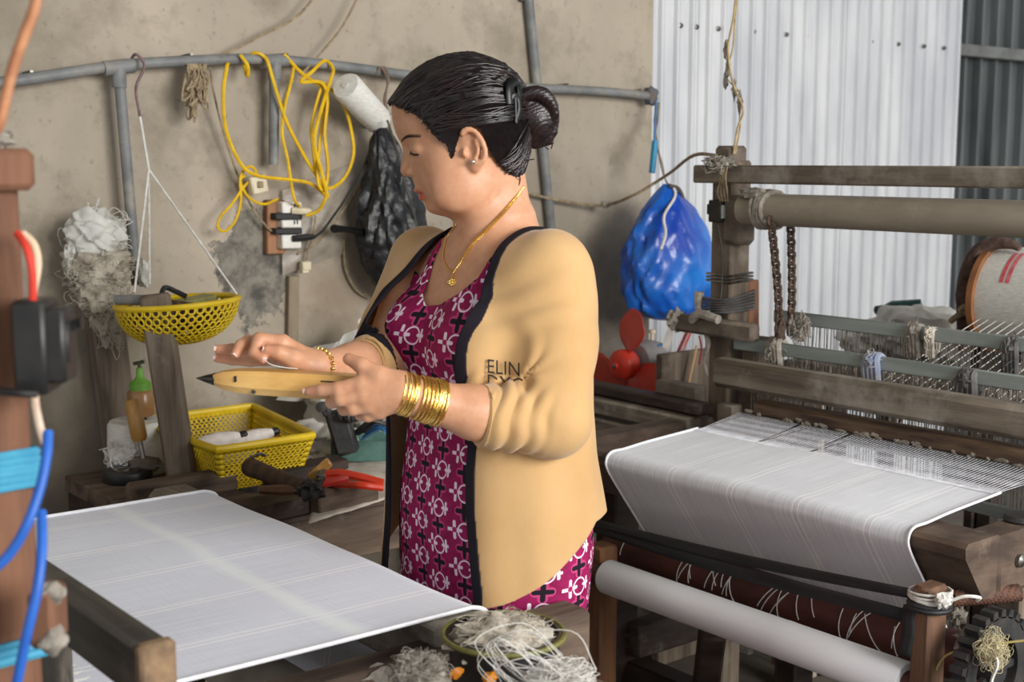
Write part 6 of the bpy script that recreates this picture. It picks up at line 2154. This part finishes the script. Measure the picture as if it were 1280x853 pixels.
def hair_project(P, lift):
    """move points along the ray from the head's middle onto the hair surface"""
    d = P - HC
    d = d / (np.linalg.norm(d, axis=1)[:, None] + 1e-9)
    lo, hi = np.full(len(P), .03), np.full(len(P), .16)
    for _ in range(22):
        mid = (lo + hi) / 2
        ins_ = hair(HC + d * mid[:, None]) < 0
        lo, hi = np.where(ins_, mid, lo), np.where(ins_, hi, mid)
    return HC + d * (lo + lift)[:, None]


comb = MB()
NS, NP = 340, 22
starts = hv[rg3.choice(edge_i, NS)]
tt2 = np.linspace(0, 1, NP)
ends = ANC[rg3.integers(0, len(ANC), NS)]
P = starts[:, None, :] * (1 - tt2[None, :, None]) + ends[:, None, :] * tt2[None, :, None]
bow = rg3.normal(size=(NS, 3)) * .006
P = P + bow[:, None, :] * np.sin(math.pi * tt2)[None, :, None]
lift = np.repeat(rg3.uniform(-.0004, .0009, NS), NP) * np.tile(np.sin(math.pi * np.clip(tt2 * 1.2, 0, 1)) * .8 + .2, NS)
P = hair_project(P.reshape(-1, 3), lift).reshape(NS, NP, 3)
for k in range(NS):
    r_ = rg3.uniform(.0007, .0016)
    comb.tube(list(P[k]), [.0003] + [r_] * (NP - 2) + [.0004], 5, cap=False)
tag(comb.build('combed_hair', mat('combed_hair', srgb(14, 11, 12), srgb(40, 27, 27), .24, 30, spec=.55), person, angle=180), kind='stuff')
strands = MB()
hl = np.nonzero((np.abs(g) < .0022) & (hr_[:, 2] > .030) & (hr_[:, 0] < .090) & (hr_[:, 0] > .03))[0]
hl2 = np.nonzero((np.abs(g) < .0022) & (hr_[:, 0] < -.035) & (hr_[:, 0] > -.06))[0]
for i in list(rg3.choice(hl, 130)) + list(rg3.choice(hl2, 40)):
    p = hv[i]
    out = unit(p - hp3(-.085, 0, .040))
    n_i = unit(p - hp3(.01, 0, .02))
    out = unit(out - n_i * (out @ n_i) + rg3.normal(size=3) * .2)
    L_ = rg3.uniform(.002, .006)
    strands.tube([p - out * .010 + n_i * .0006, p + out * L_ * .4 - n_i * .0012, p + out * L_ - n_i * .0036], [.0005, .0004, .0002], 4, cap=False)
for k, (q0, q1, q2) in enumerate((((640, 205), (650, 222), (647, 236)), ((634, 208), (641, 224), (638, 232)), ((646, 190), (655, 200), (668, 199)), ((684, 170), (690, 180), (689, 186)), ((676, 174), (682, 184), (686, 187)))):
    pts = []
    for q in (q0, q1, q2):
        a_ = hpy(*q, .03)
        pts.append(hp3(a_[0], .03, a_[1]))
    strands.tube(smooth_path(pts, 5), .0008, 4)
tag(strands.build('loose_strands', HAIR, person), kind='stuff')
# hair clip
clip = MB()
c0_, c1_, c2_ = hpx(637, 101), hpx(650, 101), hpx(651, 124)

hb_ = Solid()
hb_.p = hair.p + bun_s.p


def P_(px, py, y=0):
    p = hb_.hit(px, py)
    if np.linalg.norm(p - H0) > .2:
        q = hpy(px, py, .03)
        p = hp3(q[0], .03, q[1])
    return p - unit(p - CAM) * (.003 + y)

clip.tube(smooth_path([P_(638, 130), P_(637, 116, .003), P_(638, 107, .006), P_(643, 102, .008), P_(648, 105, .006), P_(650, 114, .003), P_(650, 130)], 4), .0028, 8, flat=2.6)
clip.tube(smooth_path([P_(638, 126), P_(643, 119, .004), P_(648, 124, .003), P_(649, 138, .002), P_(645, 152)], 4), .0026, 8, flat=1.6)
clip.tube([P_(644, 122, .002), P_(645, 154)], .003, 8)
clip.build('hair_clip', mat('clip_black', srgb(14, 14, 16), None, .35, spec=.3), person)
# brows, lashes
BROW = mat('brow_hair', srgb(44, 32, 28), srgb(62, 44, 38), .7, 90)
for s in (-1, 1):
    mb = MB()
    for k in range(26):
        t_ = k / 25
        y = s * (.014 + .040 * t_)
        z = .036 + .006 * math.sin(t_ * 2.4) - .004 * t_
        p0_ = hp3(.13, y, z)
        for _ in range(60):
            e = float(body(p0_[None])[0])
            p0_ = p0_ - HX * max(e, .0002) * .8
            if e < .0004:
                break
        L_ = .0075 * (1 - .5 * t_)
        mb.tube([p0_ - HZ * .0016, p0_ + HY * s * L_ * .8 + HZ * .0022 - HX * L_ * .35], [.0009, .0003], 4)
    tag(mb.build('eyebrow', BROW, person), kind='stuff')
for s in (-1, 1):
    mb = MB()
    pts = []
    for t_ in np.linspace(0, 1, 9):
        y = s * (.019 + .026 * t_)
        z = .0150 + .0025 * math.cos(t_ * 3.1) - .002 * t_
        p0_ = hp3(.13, y, z)
        for _ in range(60):
            e = float(body(p0_[None])[0])
            p0_ = p0_ - HX * max(e, .0002) * .8
            if e < .0004:
                break
        pts.append(p0_)
    mb.tube(smooth_path(pts, 2), [.0006] + [.0016] * 15 + [.0006], 6)
    for k in range(1, 9):
        p = pts[k]
        mb.tube([p, p + HX * .0035 - HZ * .0035 + HY * s * .001], [.0004, .0002], 4)
    mb.build('eyelash', mat('lash', srgb(26, 20, 20), None, .6), person)

# ---- dress
dress_tab = [(z, xf + .005, xb - .005, y, w + .005) for z, xf, xb, y, w in torso_tab if z < 1.29 and z > .90]
dress_tab += [(.88, .122, -.120, 0, .172), (.82, .121, -.130, 0, .180), (.76, .119, -.122, 0, .179), (.66, .116, -.112, 0, .176), (.55, .112, -.106, 0, .172), (.42, .110, -.104, 0, .170), (.30, .112, -.106, 0, .172)]
dress = Solid()
dress.loft(dress_tab, TC, TR, 2.25, .01)
for s in (-1, 1):
    dress.ell(tp3(.089, .070 * s, 1.125), (.056, .066, .064), None, .045)
dv_, dq_ = dress.mesh((lines(.98, 1.50, .004), lines(1.30, 1.86, .004), lines(.28, 1.30, .004)), 2)
df_ = tri(dq_)
neck_px = [(650, 275), (626, 306), (600, 345), (572, 368), (550, 381), (532, 383), (527, 365), (526, 345), (536, 320), (552, 296), (566, 276)]
nk = []
for q in neck_px:
    p = dress.hit(*q)
    w = TR.T @ (p - TC)
    nk.append((w[1], w[2]))
nk = sorted(nk, key=lambda a: a[0])
ny_, nz_ = np.array([a[0] for a in nk]), np.array([a[1] for a in nk])
dl_ = (dv_ - TC) @ TR
zn = np.interp(dl_[:, 1], ny_, nz_, left=1.30, right=1.30)
zn = np.where(dl_[:, 0] > -.02, zn, 1.17)
zn = np.where(np.abs(dl_[:, 1]) > .135, 1.20, zn)
dv2, df2 = cut(dv_, df_, zn - dl_[:, 2])
dl2 = (dv2 - TC) @ TR
dv2, df2 = cut(dv2, df2, dl2[:, 2] - .31)
dl2 = (dv2 - TC) @ TR
# soft folds in the skirt
n_ = unit(V(1, 1, 0))
th_ = np.arctan2(dl2[:, 1], dl2[:, 0] + .004)
fold = .004 * np.clip((.95 - dl2[:, 2]) / .3, 0, 1) * (np.sin(th_ * 9) + .5 * np.sin(th_ * 17 + 1.3))
rad = np.stack([dl2[:, 0], dl2[:, 1], np.zeros(len(dl2))], 1)
rad /= np.linalg.norm(rad, axis=1)[:, None] + 1e-9
dv2 = dv2 + (rad * fold[:, None]) @ TR.T
uvd = np.stack([th_ * .150, dl2[:, 2]], 1)


def dress_mat():
    m, t, b = new_mat('magenta_print')
    uvn = t.node('ShaderNodeUVMap')
    sep = t.node('ShaderNodeSeparateXYZ')
    t.l.new(uvn.outputs[0], sep.inputs[0])
    M = t.m
    cw, ch = .056, .057
    U0 = M('DIVIDE', sep.outputs[0], cw)
    V0 = M('DIVIDE', sep.outputs[1], ch)
    wob = t.noise(uvn.outputs[0], 9, 2, .5)
    U0 = M('ADD', U0, M('MULTIPLY', M('SUBTRACT', wob, .5), .25))
    col_i = M('FLOOR', U0)
    V1 = M('ADD', V0, M('MULTIPLY', M('MODULO', col_i, 2.0), .5))

    def cell(du, dv):
        fu = M('SUBTRACT', M('FRACT', M('ADD', U0, du + 64)), .5)
        fv = M('SUBTRACT', M('FRACT', M('ADD', M('ADD', V0, dv + 64), M('MULTIPLY', M('ABSOLUTE', M('MODULO', M('FLOOR', M('ADD', U0, du + 64)), 2.0)), .5))), .5)
        return M('MULTIPLY', fu, cw), M('MULTIPLY', fv, ch)

    def capsule(x, y, half, r):
        """distance to a plus made of two round bars"""
        ax_, ay_ = M('ABSOLUTE', x), M('ABSOLUTE', y)
        dx1 = M('MAXIMUM', M('SUBTRACT', ax_, half), 0)
        d1 = M('SQRT', M('ADD', M('MULTIPLY', dx1, dx1), M('MULTIPLY', y, y)))
        dy1 = M('MAXIMUM', M('SUBTRACT', ay_, half), 0)
        d2 = M('SQRT', M('ADD', M('MULTIPLY', dy1, dy1), M('MULTIPLY', x, x)))
        return M('SUBTRACT', M('MINIMUM', d1, d2), r)

    def length(x, y):
        return M('SQRT', M('ADD', M('MULTIPLY', x, x), M('MULTIPLY', y, y)))
    base = t.mix(t.ramp(t.noise(uvn.outputs[0], 40, 3, .6), .4, .65), srgb(150, 22, 84), srgb(128, 14, 68))
    # black crosses with a pink halo
    x, y = cell(0.0, .46)
    x = M('SUBTRACT', x, .003)
    dk = capsule(x, y, .0118, .0036)
    halo = capsule(x, y, .0100, .0072)
    col = t.mix(M('LESS_THAN', halo, 0.0), base, srgb(190, 66, 120))
    col = t.mix(M('LESS_THAN', dk, 0.0), col, srgb(26, 20, 30))
    # white crosses with a magenta eye
    x2, y2 = cell(0.0, -.02)
    x2 = M('ADD', x2, .0145)
    wc = capsule(x2, y2, .0118, .0027)
    col = t.mix(M('LESS_THAN', wc, 0.0), col, srgb(234, 214, 230))
    col = t.mix(M('LESS_THAN', length(x2, y2), .0042), col, srgb(160, 28, 92))
    # white rings hooked on them
    x3 = M('SUBTRACT', x2, .019)
    y3 = M('ADD', y2, .001)
    rg_ = M('ABSOLUTE', M('SUBTRACT', length(x3, y3), .0128))
    col = t.mix(M('LESS_THAN', rg_, .00125), col, srgb(236, 216, 232))
    x4 = M('SUBTRACT', x2, .0365)
    w4 = M('MAXIMUM', capsule(x4, y2, .0080, .0023), M('SUBTRACT', M('ABSOLUTE', M('ADD', x4, .004)), .010))
    col = t.mix(M('LESS_THAN', w4, 0.0), col, srgb(232, 212, 228))
    t.set(b.inputs['Base Color'], col)
    b.inputs['Roughness'].default_value = .75
    b.inputs['Specular IOR Level'].default_value = .25
    bp = t.node('ShaderNodeBump')
    bp.inputs['Strength'].default_value = .25
    bp.inputs['Distance'].default_value = .004
    t.l.new(t.noise(t.obj((1, 1, .35)), 22, 3, .5), bp.inputs['Height'])
    t.l.new(bp.outputs[0], b.inputs['Normal'])
    return m


dr = mesh_obj('dress', dv2, df2, dress_mat(), person, uv=uvd)
thicken(dr, .0025, -1)

# ---- cardigan
card_tab = [(1.300, .030, -.066, 0, .070), (1.285, .052, -.076, 0, .104), (1.265, .076, -.088, 0, .138), (1.24, .092, -.098, 0, .164), (1.20, .108, -.108, 0, .180), (1.16, .124, -.114, 0, .184), (1.10, .134, -.116, 0, .182),
            (1.03, .132, -.116, 0, .182), (.96, .132, -.124, 0, .186), (.90, .134, -.138, 0, .192), (.84, .136, -.150, 0, .198), (.78, .140, -.158, 0, .204), (.68, .144, -.162, 0, .208)]
card = Solid()
card.loft(card_tab, TC, TR, 2.35, .01)
ctxt = Solid()
ctxt.loft(card_tab, TC, TR, 2.35, .01)
ctor = Solid()
ctor.loft(card_tab, TC, TR, 2.35, .01)
for s in (-1, 1):
    ctor.ell(tp3(.096, .072 * s, 1.125), (.060, .070, .070), None, .05)
    ctxt.ell(tp3(.096, .072 * s, 1.125), (.060, .070, .070), None, .05)
ctxt.cone(SL + V(0, 0, -.004), EL * .5 + SL * .5, .057, .058, .045).cone(EL * .5 + SL * .5, EL, .059, .055, .02)
for s in (-1, 1):
    card.ell(tp3(.096, .072 * s, 1.125), (.060, .070, .070), None, .05)
CUFL = at(600, 519, 1.840)
CUFR = ER_ * .62 + WR * .38
card.cone(SL + V(0, 0, -.004), EL * .5 + SL * .5, .057, .058, .045).cone(EL * .5 + SL * .5, EL, .058, .050, .02)
card.cone(EL, CUFL, .049, .0405, .014)
card.cone(SR + V(0, 0, -.004), ER_, .058, .050, .045).cone(ER_, CUFR, .050, .042, .018)
cv, cq = card.mesh((lines(.90, 1.52, .0036), lines(1.28, 1.90, .0036), lines(.64, 1.34, .0036)), 2)
cf = tri(cq)


nrm_ = vnormals(cv, cf)
# folds: radiating from the crook of each elbow, plus drape lines down the body
disp = np.zeros(len(cv))
for (E_, S_, C_, amp) in ((EL, SL, CUFL, .0052), (ER_, SR, CUFR, .0045)):
    crook = E_ + unit(C_ - E_) * .055 + unit(S_ - E_) * .055
    q = cv - crook
    u1, u2 = unit(C_ - E_), unit(S_ - E_)
    aa = np.arctan2(q @ u2, q @ u1)
    rr_ = np.linalg.norm(q, axis=1)
    sidew = q @ unit(np.cross(u1, u2))
    disp += .6 * amp * np.exp(-(rr_ / .075) ** 2) * np.clip(rr_ / .03, 0, 1) * np.sin(aa * 6 + sidew * 45 + 2.2 * np.sin(rr_ * 40 + aa * 2))
    # rings along the pushed-up forearm sleeve
    s_ = (cv - E_) @ u1
    dist = np.linalg.norm(cv - E_ - s_[:, None] * u1, axis=1)
    w_ = np.exp(-(np.maximum(dist - .052, 0) / .012) ** 2) * np.clip((s_ - .015) / .03, 0, 1) * (s_ < np.linalg.norm(C_ - E_) + .03)
    disp += w_ * .0028 * (np.sin(s_ * 260 + (cv @ V(50, 30, 60)) + 1.6 * np.sin(cv[:, 2] * 70)) + .5 * np.sin(s_ * 140 + cv[:, 2] * 60 + 1))
cl_ = (cv - TC) @ TR
thc = np.arctan2(cl_[:, 1], cl_[:, 0])
low = np.clip((1.15 - cl_[:, 2]) / .4, 0, 1) * np.exp(-(np.maximum(0, np.abs(cl_[:, 1]) - .17) / .05) ** 2)
disp += .0036 * low * (np.sin(thc * 7 + 2.5 * np.sin(cl_[:, 2] * 9)) + .5 * np.sin(thc * 15 + 1))
# drag lines from the armpit to the breast
ap = tp3(.07, .125, 1.18)
q = cv - ap
aa = np.arctan2(q[:, 2], q @ V(-.8, .6, 0))
disp += .0016 * np.exp(-((np.linalg.norm(q, axis=1) - .06) / .045) ** 2) * np.sin(q @ V(-30, 60, 110) + 2 * np.sin(q @ V(20, 10, 30)))
cv = cv + nrm_ * disp[:, None]
# shape of the front opening, read off the surface itself
ledge = [(668, 250), (643, 280), (627.5, 306), (615.6, 325.7), (605.6, 349.6), (597.6, 389)]
ledge_low = [(582, 590), (584, 640), (589, 690), (595, 742)]
yl = []
for qx in ledge + ledge_low:
    p = ctor.hit(*qx)
    w = TR.T @ (p - TC)
    yl.append((w[2], w[1]))
redge = [(577, 281), (560, 289), (545, 302), (530, 318), (518, 334)]
yr = []
for qx in redge:
    p = ctor.hit(*qx)
    w = TR.T @ (p - TC)
    yr.append((w[2], w[1]))
yl = np.array([(.60, .122), (.775, .118), (.835, .107), (.893, .099), (.951, .096), (1.05, .102), (1.12, .110), (1.19, .110), (1.23, .097), (1.257, .091), (1.278, .086), (1.33, .080)])
yr = np.array([(1.20, -.100), (1.237, -.085), (1.257, -.078), (1.276, -.074), (1.33, -.070)])
print('opening left', np.round(yl, 3).tolist(), 'right', np.round(yr, 3).tolist())
ylf = lambda z: np.interp(z, yl[:, 0], yl[:, 1])
yrf = lambda z: np.interp(z, np.concatenate([[.6, 1.0], yr[:, 0]]), np.concatenate([[-.100, -.108], yr[:, 1]]))


def seg_dist(vs, a, b):
    ba = b - a
    h = np.clip((vs - a) @ ba / (ba @ ba), 0, 1)
    return np.linalg.norm(vs - a - h[:, None] * ba, axis=1)


def opening(vs):
    l = (vs - TC) @ TR
    front = np.maximum(l[:, 1] - ylf(l[:, 2]), yrf(l[:, 2]) - l[:, 1])
    front = np.maximum(front, -l[:, 0] - .01)
    outw = ctor(vs) > .007
    front = np.where(outw, np.maximum(front, .064 - seg_dist(vs, SR, ER_)), front)
    front = np.where(outw, np.maximum(front, .064 - seg_dist(vs, ER_, CUFR)), front)
    ncx = (nb0 - TC) @ TR
    neck = np.hypot((l[:, 0] + .012) / 1.0, l[:, 1] / 1.05) - .080
    neck = np.where(l[:, 2] > 1.235, neck, .1)
    return np.minimum(front, neck)


BEIGE = None


def knit(name, c1, c2):
    m, t, b = new_mat(name)
    v = t.obj()
    col = t.mix(t.ramp(t.noise(v, 7, 4, .6), .35, .7), c1, c2)
    t.set(b.inputs['Base Color'], col)
    b.inputs['Roughness'].default_value = .85
    b.inputs['Sheen Weight'].default_value = .25
    b.inputs['Specular IOR Level'].default_value = .2
    bp = t.node('ShaderNodeBump')
    bp.inputs['Strength'].default_value = .3
    bp.inputs['Distance'].default_value = .004
    h = t.m('ADD', t.noise(t.obj((1, 1, .6)), 14, 4, .55), t.m('MULTIPLY', t.noise(v, 380, 2, .5), .12))
    t.l.new(h, bp.inputs['Height'])
    t.l.new(bp.outputs[0], b.inputs['Normal'])
    return m


BEIGE = knit('beige_knit', srgb(203, 165, 115), srgb(191, 152, 102))
NAVY = knit('navy_trim', srgb(34, 30, 38), srgb(26, 23, 30))
NAVY.node_tree.nodes['Principled BSDF'].inputs['Sheen Weight'].default_value = 0.0
# cuffs: cut each sleeve square to the forearm
gl = np.linalg.norm(CUFL - EL) - .002 - (cv - EL) @ unit(CUFL - EL)
nl = np.linalg.norm((cv - EL) - ((cv - EL) @ unit(CUFL - EL))[:, None] * unit(CUFL - EL), axis=1)
gl = np.where((nl < .085) & (ctor(cv) > .012), gl, 1)
gl = np.where((cv - EL) @ unit(CUFL - EL) < 0, 1, gl)
cv2, cf2 = cut(cv, cf, gl)
gr = np.linalg.norm(CUFR - ER_) - .002 - (cv2 - ER_) @ unit(CUFR - ER_)
nl = np.linalg.norm((cv2 - ER_) - ((cv2 - ER_) @ unit(CUFR - ER_))[:, None] * unit(CUFR - ER_), axis=1)
gr = np.where((nl < .075) & (ctor(cv2) > .012) & ((cv2 - ER_) @ unit(CUFR - ER_) > 0), gr, 1)
cv2, cf2 = cut(cv2, cf2, gr)
hc0, hc1 = (TR.T @ (ctor.hit(622, 756) - TC)), (TR.T @ (ctor.hit(742, 652) - TC))
print('hem', hc0, hc1)
l_ = (cv2 - TC) @ TR
tt_ = np.clip((hc0[0] - l_[:, 0]) / (hc0[0] - hc1[0]), -.2, 1.0)
zh = hc0[2] + (hc1[2] - hc0[2]) * (tt_ ** 1.25 if False else np.sign(tt_) * np.abs(tt_) ** 1.2)
cv2, cf2 = cut(cv2, cf2, l_[:, 2] - zh)
cv2, cf2 = cut(cv2, cf2, opening(cv2))
og = opening(cv2)
tv, tf_ = cut(cv2, cf2, .0150 - og)
cv3, cf3 = cut(cv2, cf2, og - .0150)
cg = mesh_obj('cardigan', cv3, cf3, BEIGE, person)
thicken(cg, .003, 1)
tg = mesh_obj('cardigan_trim', tv, tf_, NAVY, person)
thicken(tg, .0042, 1)
# rolled cuff edges
for nm, C_, E_, r_ in (('cuff', CUFL, EL, .0395), ('cuff', CUFR, ER_, .0415)):
    ax_ = unit(C_ - E_)
    e1_ = unit(np.cross(ax_, V(0, 0, 1)))
    e2_ = np.cross(ax_, e1_)
    MB().lathe(C_ - ax_ * .020, ax_, [(r_ + .001, -.004), (r_ + .004, 0), (r_ + .0045, .008), (r_ + .004, .018), (r_ + .0005, .021), (r_ - .006, .018), (r_ - .006, 0)], 40, cap=False).build(nm, BEIGE, cg)
# print on the cardigan front
fcu = bpy.data.curves.new('letters', 'FONT')
mi = Matrix


def letters(body_txt, px, py, hgt, sp):
    fc_ = bpy.data.curves.new('lettering', 'FONT')
    fc_.body = body_txt
    fc_.size = 1.0
    fc_.resolution_u = 2
    ob = bpy.data.objects.new('lettering', fc_)
    COL.objects.link(ob)
    dg = bpy.context.evaluated_depsgraph_get()
    me = bpy.data.meshes.new_from_object(ob.evaluated_get(dg))
    bpy.data.objects.remove(ob)
    bm = bmesh.new()
    bm.from_mesh(me)
    bmesh.ops.subdivide_edges(bm, edges=bm.edges[:], cuts=2)
    bmesh.ops.triangulate(bm, faces=bm.faces[:])
    vs = np.array([v.co[:] for v in bm.verts])
    fs = np.array([[v.index for v in f.verts] for f in bm.faces])
    bm.free()
    out = []
    for v in vs:
        out.append(ctxt.hit(px + v[0] * hgt * sp, py - v[1] * hgt + v[0] * hgt * .10))
    return np.array(out), fs


INK = mat('print_ink', srgb(40, 34, 34), None, .7)


def proud(vs):
    return vs - np.array([unit(v - CAM) for v in vs]) * .0070


for txt, px, py, hgt in (('ELIN', 608, 466, 25), ('DXC', 608, 485, 25)):
    lv_, lf_ = letters(txt, px, py, hgt, .85)
    mesh_obj('lettering', proud(lv_), lf_, INK, cg)

# ---- jewellery
GOLD = mat('gold', srgb(246, 214, 134), srgb(232, 190, 96), .26, 60, metal=1.0, bump=.3, bscale=300)
SILVER = mat('silver', srgb(226, 222, 214), None, .2, metal=1.0)
nl_px = [(655, 233), (648, 243), (640, 253), (630, 265), (618, 278), (604, 292), (592, 303), (583, 316), (574, 330), (566, 341)]
nr_px = [(566, 341), (559, 335), (554, 322), (556, 305), (562, 291), (570, 281)]
on_skin = lambda px, py, o=.0022: (lambda p: p - unit(p - CAM) * o)(body.hit(px, py))
pl_ = smooth_path([on_skin(*q) for q in nl_px], 6)
links = MB()
for i in range(0, len(pl_) - 1):
    p, q = pl_[i], pl_[i + 1]
    d_ = unit(q - p)
    r_ = .0013 + .0016 * math.sin(math.pi * i / (len(pl_) - 1))
    links.tube([p, (p + q) / 2, q], [r_ * .7, r_ * 1.3, r_ * .7], 6)
links.build('necklace', GOLD, person)
MB().tube(smooth_path([on_skin(*q) for q in nr_px], 6), .0011, 6).build('necklace_chain', GOLD, person)
pd = on_skin(565, 353, .004)
pen = MB()
for k in range(7):
    a = 6.28 * k / 7
    pen.blob(pd + RT * .0042 * math.cos(a) + UP * .0042 * math.sin(a), (.0026, .0026, .0026), 0, 6)
pen.blob(pd - FW * .001, (.003, .003, .003), 0, 6)
pen.tube([on_skin(566, 341), pd + UP * .005], .001, 5)
pen.build('pendant', GOLD, person)
MB().blob(on_skin(561, 353, .005), (.0028, .0028, .0028), 0, 8).build('pendant_stone', SILVER, person)
ep = on_skin(591.5, 202.5, .003)
MB().blob(ep, (.0028, .0028, .0042), .1, 8, 5, 2).build('earring', SILVER, person)
axw = unit(MIDL - WL)
w1 = unit(np.cross(axw, V(0, 0, 1)))
w2 = np.cross(axw, w1)
for k in range(13):
    s_ = -.006 + k * .0047 + (.006 if k > 4 else 0)
    base_ = WL + axw * s_
    r_ = .0275 + .0042 * (s_ / .06) + .0008 * (k % 2)
    jit = RNG.uniform(-.0012, .0012, 2)
    ptsb = [base_ + axw * (.0015 * math.sin(a + k)) + w1 * (r_ * math.cos(a) + jit[0]) + w2 * (r_ * math.sin(a) + jit[1]) for a in np.linspace(0, 2 * math.pi, 41)[:-1]]
    rb_ = [.0019 + .0005 * (i % 2) for i in range(40)]
    MB().tube(ptsb, rb_, 6, closed=True).build('bangle', GOLD, person)
axr = unit(ER_ - WR)
v1 = unit(np.cross(axr, V(0, 0, 1)))
v2 = np.cross(axr, v1)
brc = MB()
for i in range(22):
    a = 2 * math.pi * i / 22
    brc.blob(WR + axr * .002 + v1 * .0265 * math.cos(a) + v2 * .0265 * math.sin(a), (.0031, .0031, .0031), .1, 5, 4, i)
brc.build('bracelet', GOLD, person)
# fingernails
NAIL = mat('nail', srgb(240, 206, 196), None, .25, coat=.3)
for tip, prev in [(f[0][-1], f[0][-2]) for f in fingL[:1] + fingR] + [(at(436, 449, 1.796), at(452, 457, 1.790)), (at(334, 438, 1.838), at(349, 441, 1.842))]:
    d_ = unit(tip - prev)
    n_ = unit(-FW * .8 + V(0, 0, .6))
    n_ = unit(n_ - d_ * (n_ @ d_))
    s__ = np.cross(d_, n_)
    c__ = tip + d_ * .002 + n_ * .0062
    MB().grid(lambda u, v: c__ + d_ * (u - .5) * .010 + s__ * (v - .5) * .009 - n_ * .0035 * ((v - .5) * 2) ** 2 - n_ * .0015 * max(0, u - .6), 4, 6).build('fingernail', NAIL, person)

# ---- the shuttle she holds, and its thread
sa, sb2 = at(281, 475, 1.832), at(506, 488, 1.836)
sh = thing('weaving_shuttle', 'pale wooden weaving shuttle with a dark steel point held in her hands', 'shuttle', (sa + sb2) / 2)
dx_ = unit(sb2 - sa)
dz_ = unit(V(0, 0, 1) - dx_ * dx_[2])
dy_ = np.cross(dx_, dz_)
if dy_ @ FW > 0:
    dy_ = -dy_                                                  # towards the camera
LS = np.linalg.norm(sb2 - sa)
sec = []
stations = [(-.018, .30), (-.012, .52), (0, .74), (.02, .92), (.05, 1.0), (LS * .5, 1.04), (LS - .05, 1.0), (LS - .02, .9), (LS, .7), (LS + .014, .4)]
vs_, fs_ = [], []
for t_, s_ in stations:
    for cy, cz in ((1, .62), (.80, 1.0), (-.80, 1.0), (-1, .62), (-1, -.5), (-.55, -1.0), (.55, -1.0), (1, -.38)):
        vs_.append(sa + dx_ * t_ + dy_ * cy * .0185 * s_ + dz_ * cz * .0170 * s_)
for i in range(len(stations) - 1):
    for k in range(8):
        k2 = (k + 1) % 8
        fs_.append((i * 8 + k, i * 8 + k2, (i + 1) * 8 + k2, (i + 1) * 8 + k))
fs_.append(tuple(range(8))[::-1])
fs_.append(tuple((len(stations) - 1) * 8 + k for k in range(8)))
SHW = mat('pale_shuttle_wood', srgb(224, 182, 112), srgb(200, 152, 82), .42, 26, (.35, .35, 1), bump=.15, bscale=60, coat=.15)
MB().add(vs_, fs_).build('shuttle_body', SHW, sh, angle=28)
IRONT = mat('dark_steel_tip', srgb(84, 78, 72), srgb(58, 54, 50), .3, 30, metal=.9)
for base_, dd in ((sa - dx_ * .014, -dx_), (sb2 + dx_ * .010, dx_)):
    MB().lathe(base_, dd, [(.0095, -.004), (.0090, 0), (.0055, .012), (.0018, .022), (.0004, .026)], 18).build('point', IRONT, sh)
MB().box(sa + dx_ * .018 + dy_ * .0172 + dz_ * .005, dx_ * .0017, dy_ * .0014, dz_ * .0042, .0008).build('thread_eye', BLACK, sh)
MB().box(sa + dx_ * .185 + dy_ * .0188 + dz_ * .009, dx_ * .05, dy_ * .0008, dz_ * .0011, .0004).build('slot', mat('slot_dark', srgb(70, 56, 40), None, .7), sh)
MB().lathe(sa + dx_ * .043 + dy_ * .0140 - dz_ * .0110, unit(dy_ - dz_ * .6), [(.0006, .003), (.003, .003), (.003, .0)], 10).build('eyelet', STEEL, sh)
solo('held_thread', MB().tube(smooth_path([at(330, 448, 1.826), at(334, 453, 1.822), at(342, 457, 1.820), at(358, 460, 1.822), at(372, 461, 1.828)], 5), .0008, 5), THREAD, 'fine white thread pinched between her finger and thumb', 'thread')
